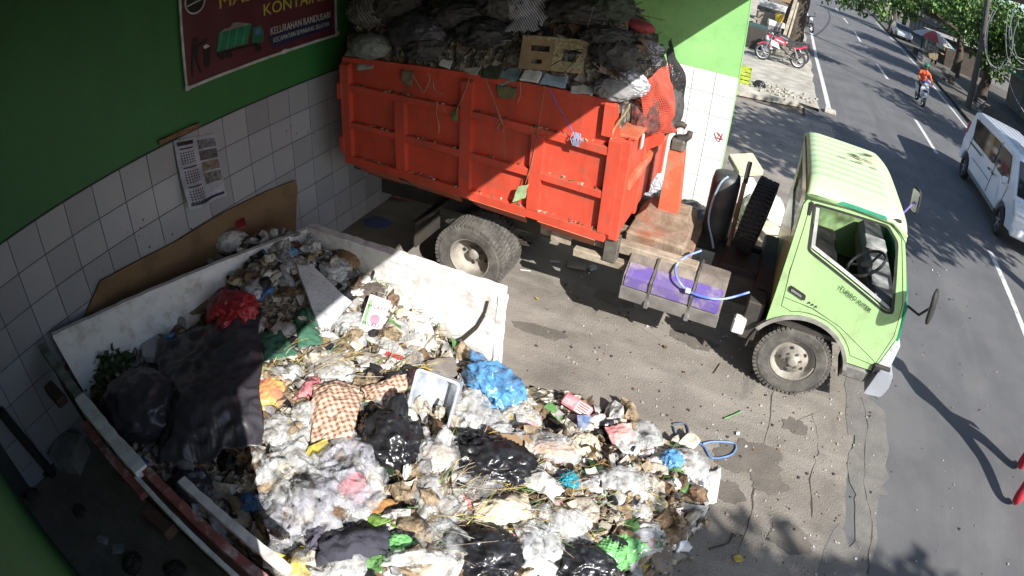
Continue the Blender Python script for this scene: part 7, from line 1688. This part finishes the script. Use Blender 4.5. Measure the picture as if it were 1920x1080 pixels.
for s in (-1, 1): SA('fork', tube(B(), [(.62, s*.08, .27), (.46, s*.08, .70)], .02, 8), m_chrome); SA('mirror', box(B(), (.36, s*.34-.06, 1.16), (.38, s*.34+.06, 1.24), .015), m_black); SA('mirror_stem', tube(B(), [(.36, s*.22, 1.0), (.37, s*.34, 1.16)], .008, 6), m_black)
SA('handlebar', tube(B(), [(.32, -.34, 1.0), (.38, 0, .98), (.32, .34, 1.0)], .016, 8), m_black)
SA('floorboard', box(B(), (-.05, -.15, .30), (.46, .15, .36), .02), m_black); SA('rear_body', plate(rnd_poly([(-.88, .74), (-.10, .68), (-.04, .36), (-.55, .40), (-.90, .64)], .04), [], .28, lambda u, v, w: (u, w-.14, v)), m_wp)
SA('seat', plate(rnd_poly([(-.80, .80), (-.10, .77), (-.06, .70), (-.80, .74)], .02), [], .26, lambda u, v, w: (u, w-.13, v)), m_black); SA('engine', box(B(), (-.70, -.12, .20), (-.25, .12, .40), .04), m_steel)
SA('number_plate', boxc((.585, -.10, .62), (.59, .10, .70)), m_black)
rd_ = thing('person', 'rider in orange jacket and green helmet on the white scooter', 'person', RL, -math.pi/2)
J = [((-.22, 0, .86), (.15, .16)), ((-.18, 0, 1.05), (.13, .16)), ((-.10, 0, 1.25), (.13, .19)), ((-.06, 0, 1.36), .10), ((-.03, 0, 1.43), .055), ((-.02, 0, 1.48), .055),
     ((-.10, .12, .84), .09), ((.22, .17, .78), .068), ((.18, .15, .42), .045), ((.30, .15, .385), .035),
     ((-.10, -.12, .84), .09), ((.22, -.17, .78), .068), ((.18, -.15, .42), .045), ((.30, -.15, .385), .035),
     ((-.05, .21, 1.30), .065), ((.08, .30, 1.10), .05), ((.28, .29, 1.03), .035), ((-.05, -.21, 1.30), .065), ((.08, -.30, 1.10), .05), ((.28, -.29, 1.03), .035)]
E_ = [(0, 1), (1, 2), (2, 3), (3, 4), (4, 5), (0, 6), (6, 7), (7, 8), (8, 9), (0, 10), (10, 11), (11, 12), (12, 13), (3, 14), (14, 15), (15, 16), (3, 17), (17, 18), (18, 19)]
def cls2(c): return 0 if c.z > 1.405 else (1 if c.z > .93 else (3 if c.z < .45 and c.x > .12 else 2))
figure('body', rd_, J, E_, [m_skin, mat('orange_jacket', (.72, .12, .03), .8, (.55, .09, .03), 6, .2, 30), mat('dark_trousers', (.03, .03, .035), .9), mat('grey_shoe', (.1, .1, .1), .8)], cls2)
head(rd_, (.0, 0, 1.56), (1, 0, -.05), m_skin, None)
g = B(); bmesh.ops.create_uvsphere(g, u_segments=22, v_segments=16, radius=1)
for v in g.verts: v.co = V((v.co.x*.15-.012, v.co.y*.135, v.co.z*.15+1.585))
bmesh.ops.delete(g, geom=[f for f in g.faces if f.calc_center_median().z < 1.50 or (f.calc_center_median().x > .06 and f.calc_center_median().z < 1.60)], context='FACES')
o = obj('helmet', g, mat('green_helmet', (.04, .30, .16), .3, coat=.5), rd_, smooth=True); o.modifiers.new('s', 'SOLIDIFY').thickness = .012
for s in (-1, 1): hand(rd_, (.27, s*.29, 1.03), (1, 0, -.3), (0, 0, 1), m_skin, 1.0, .9)
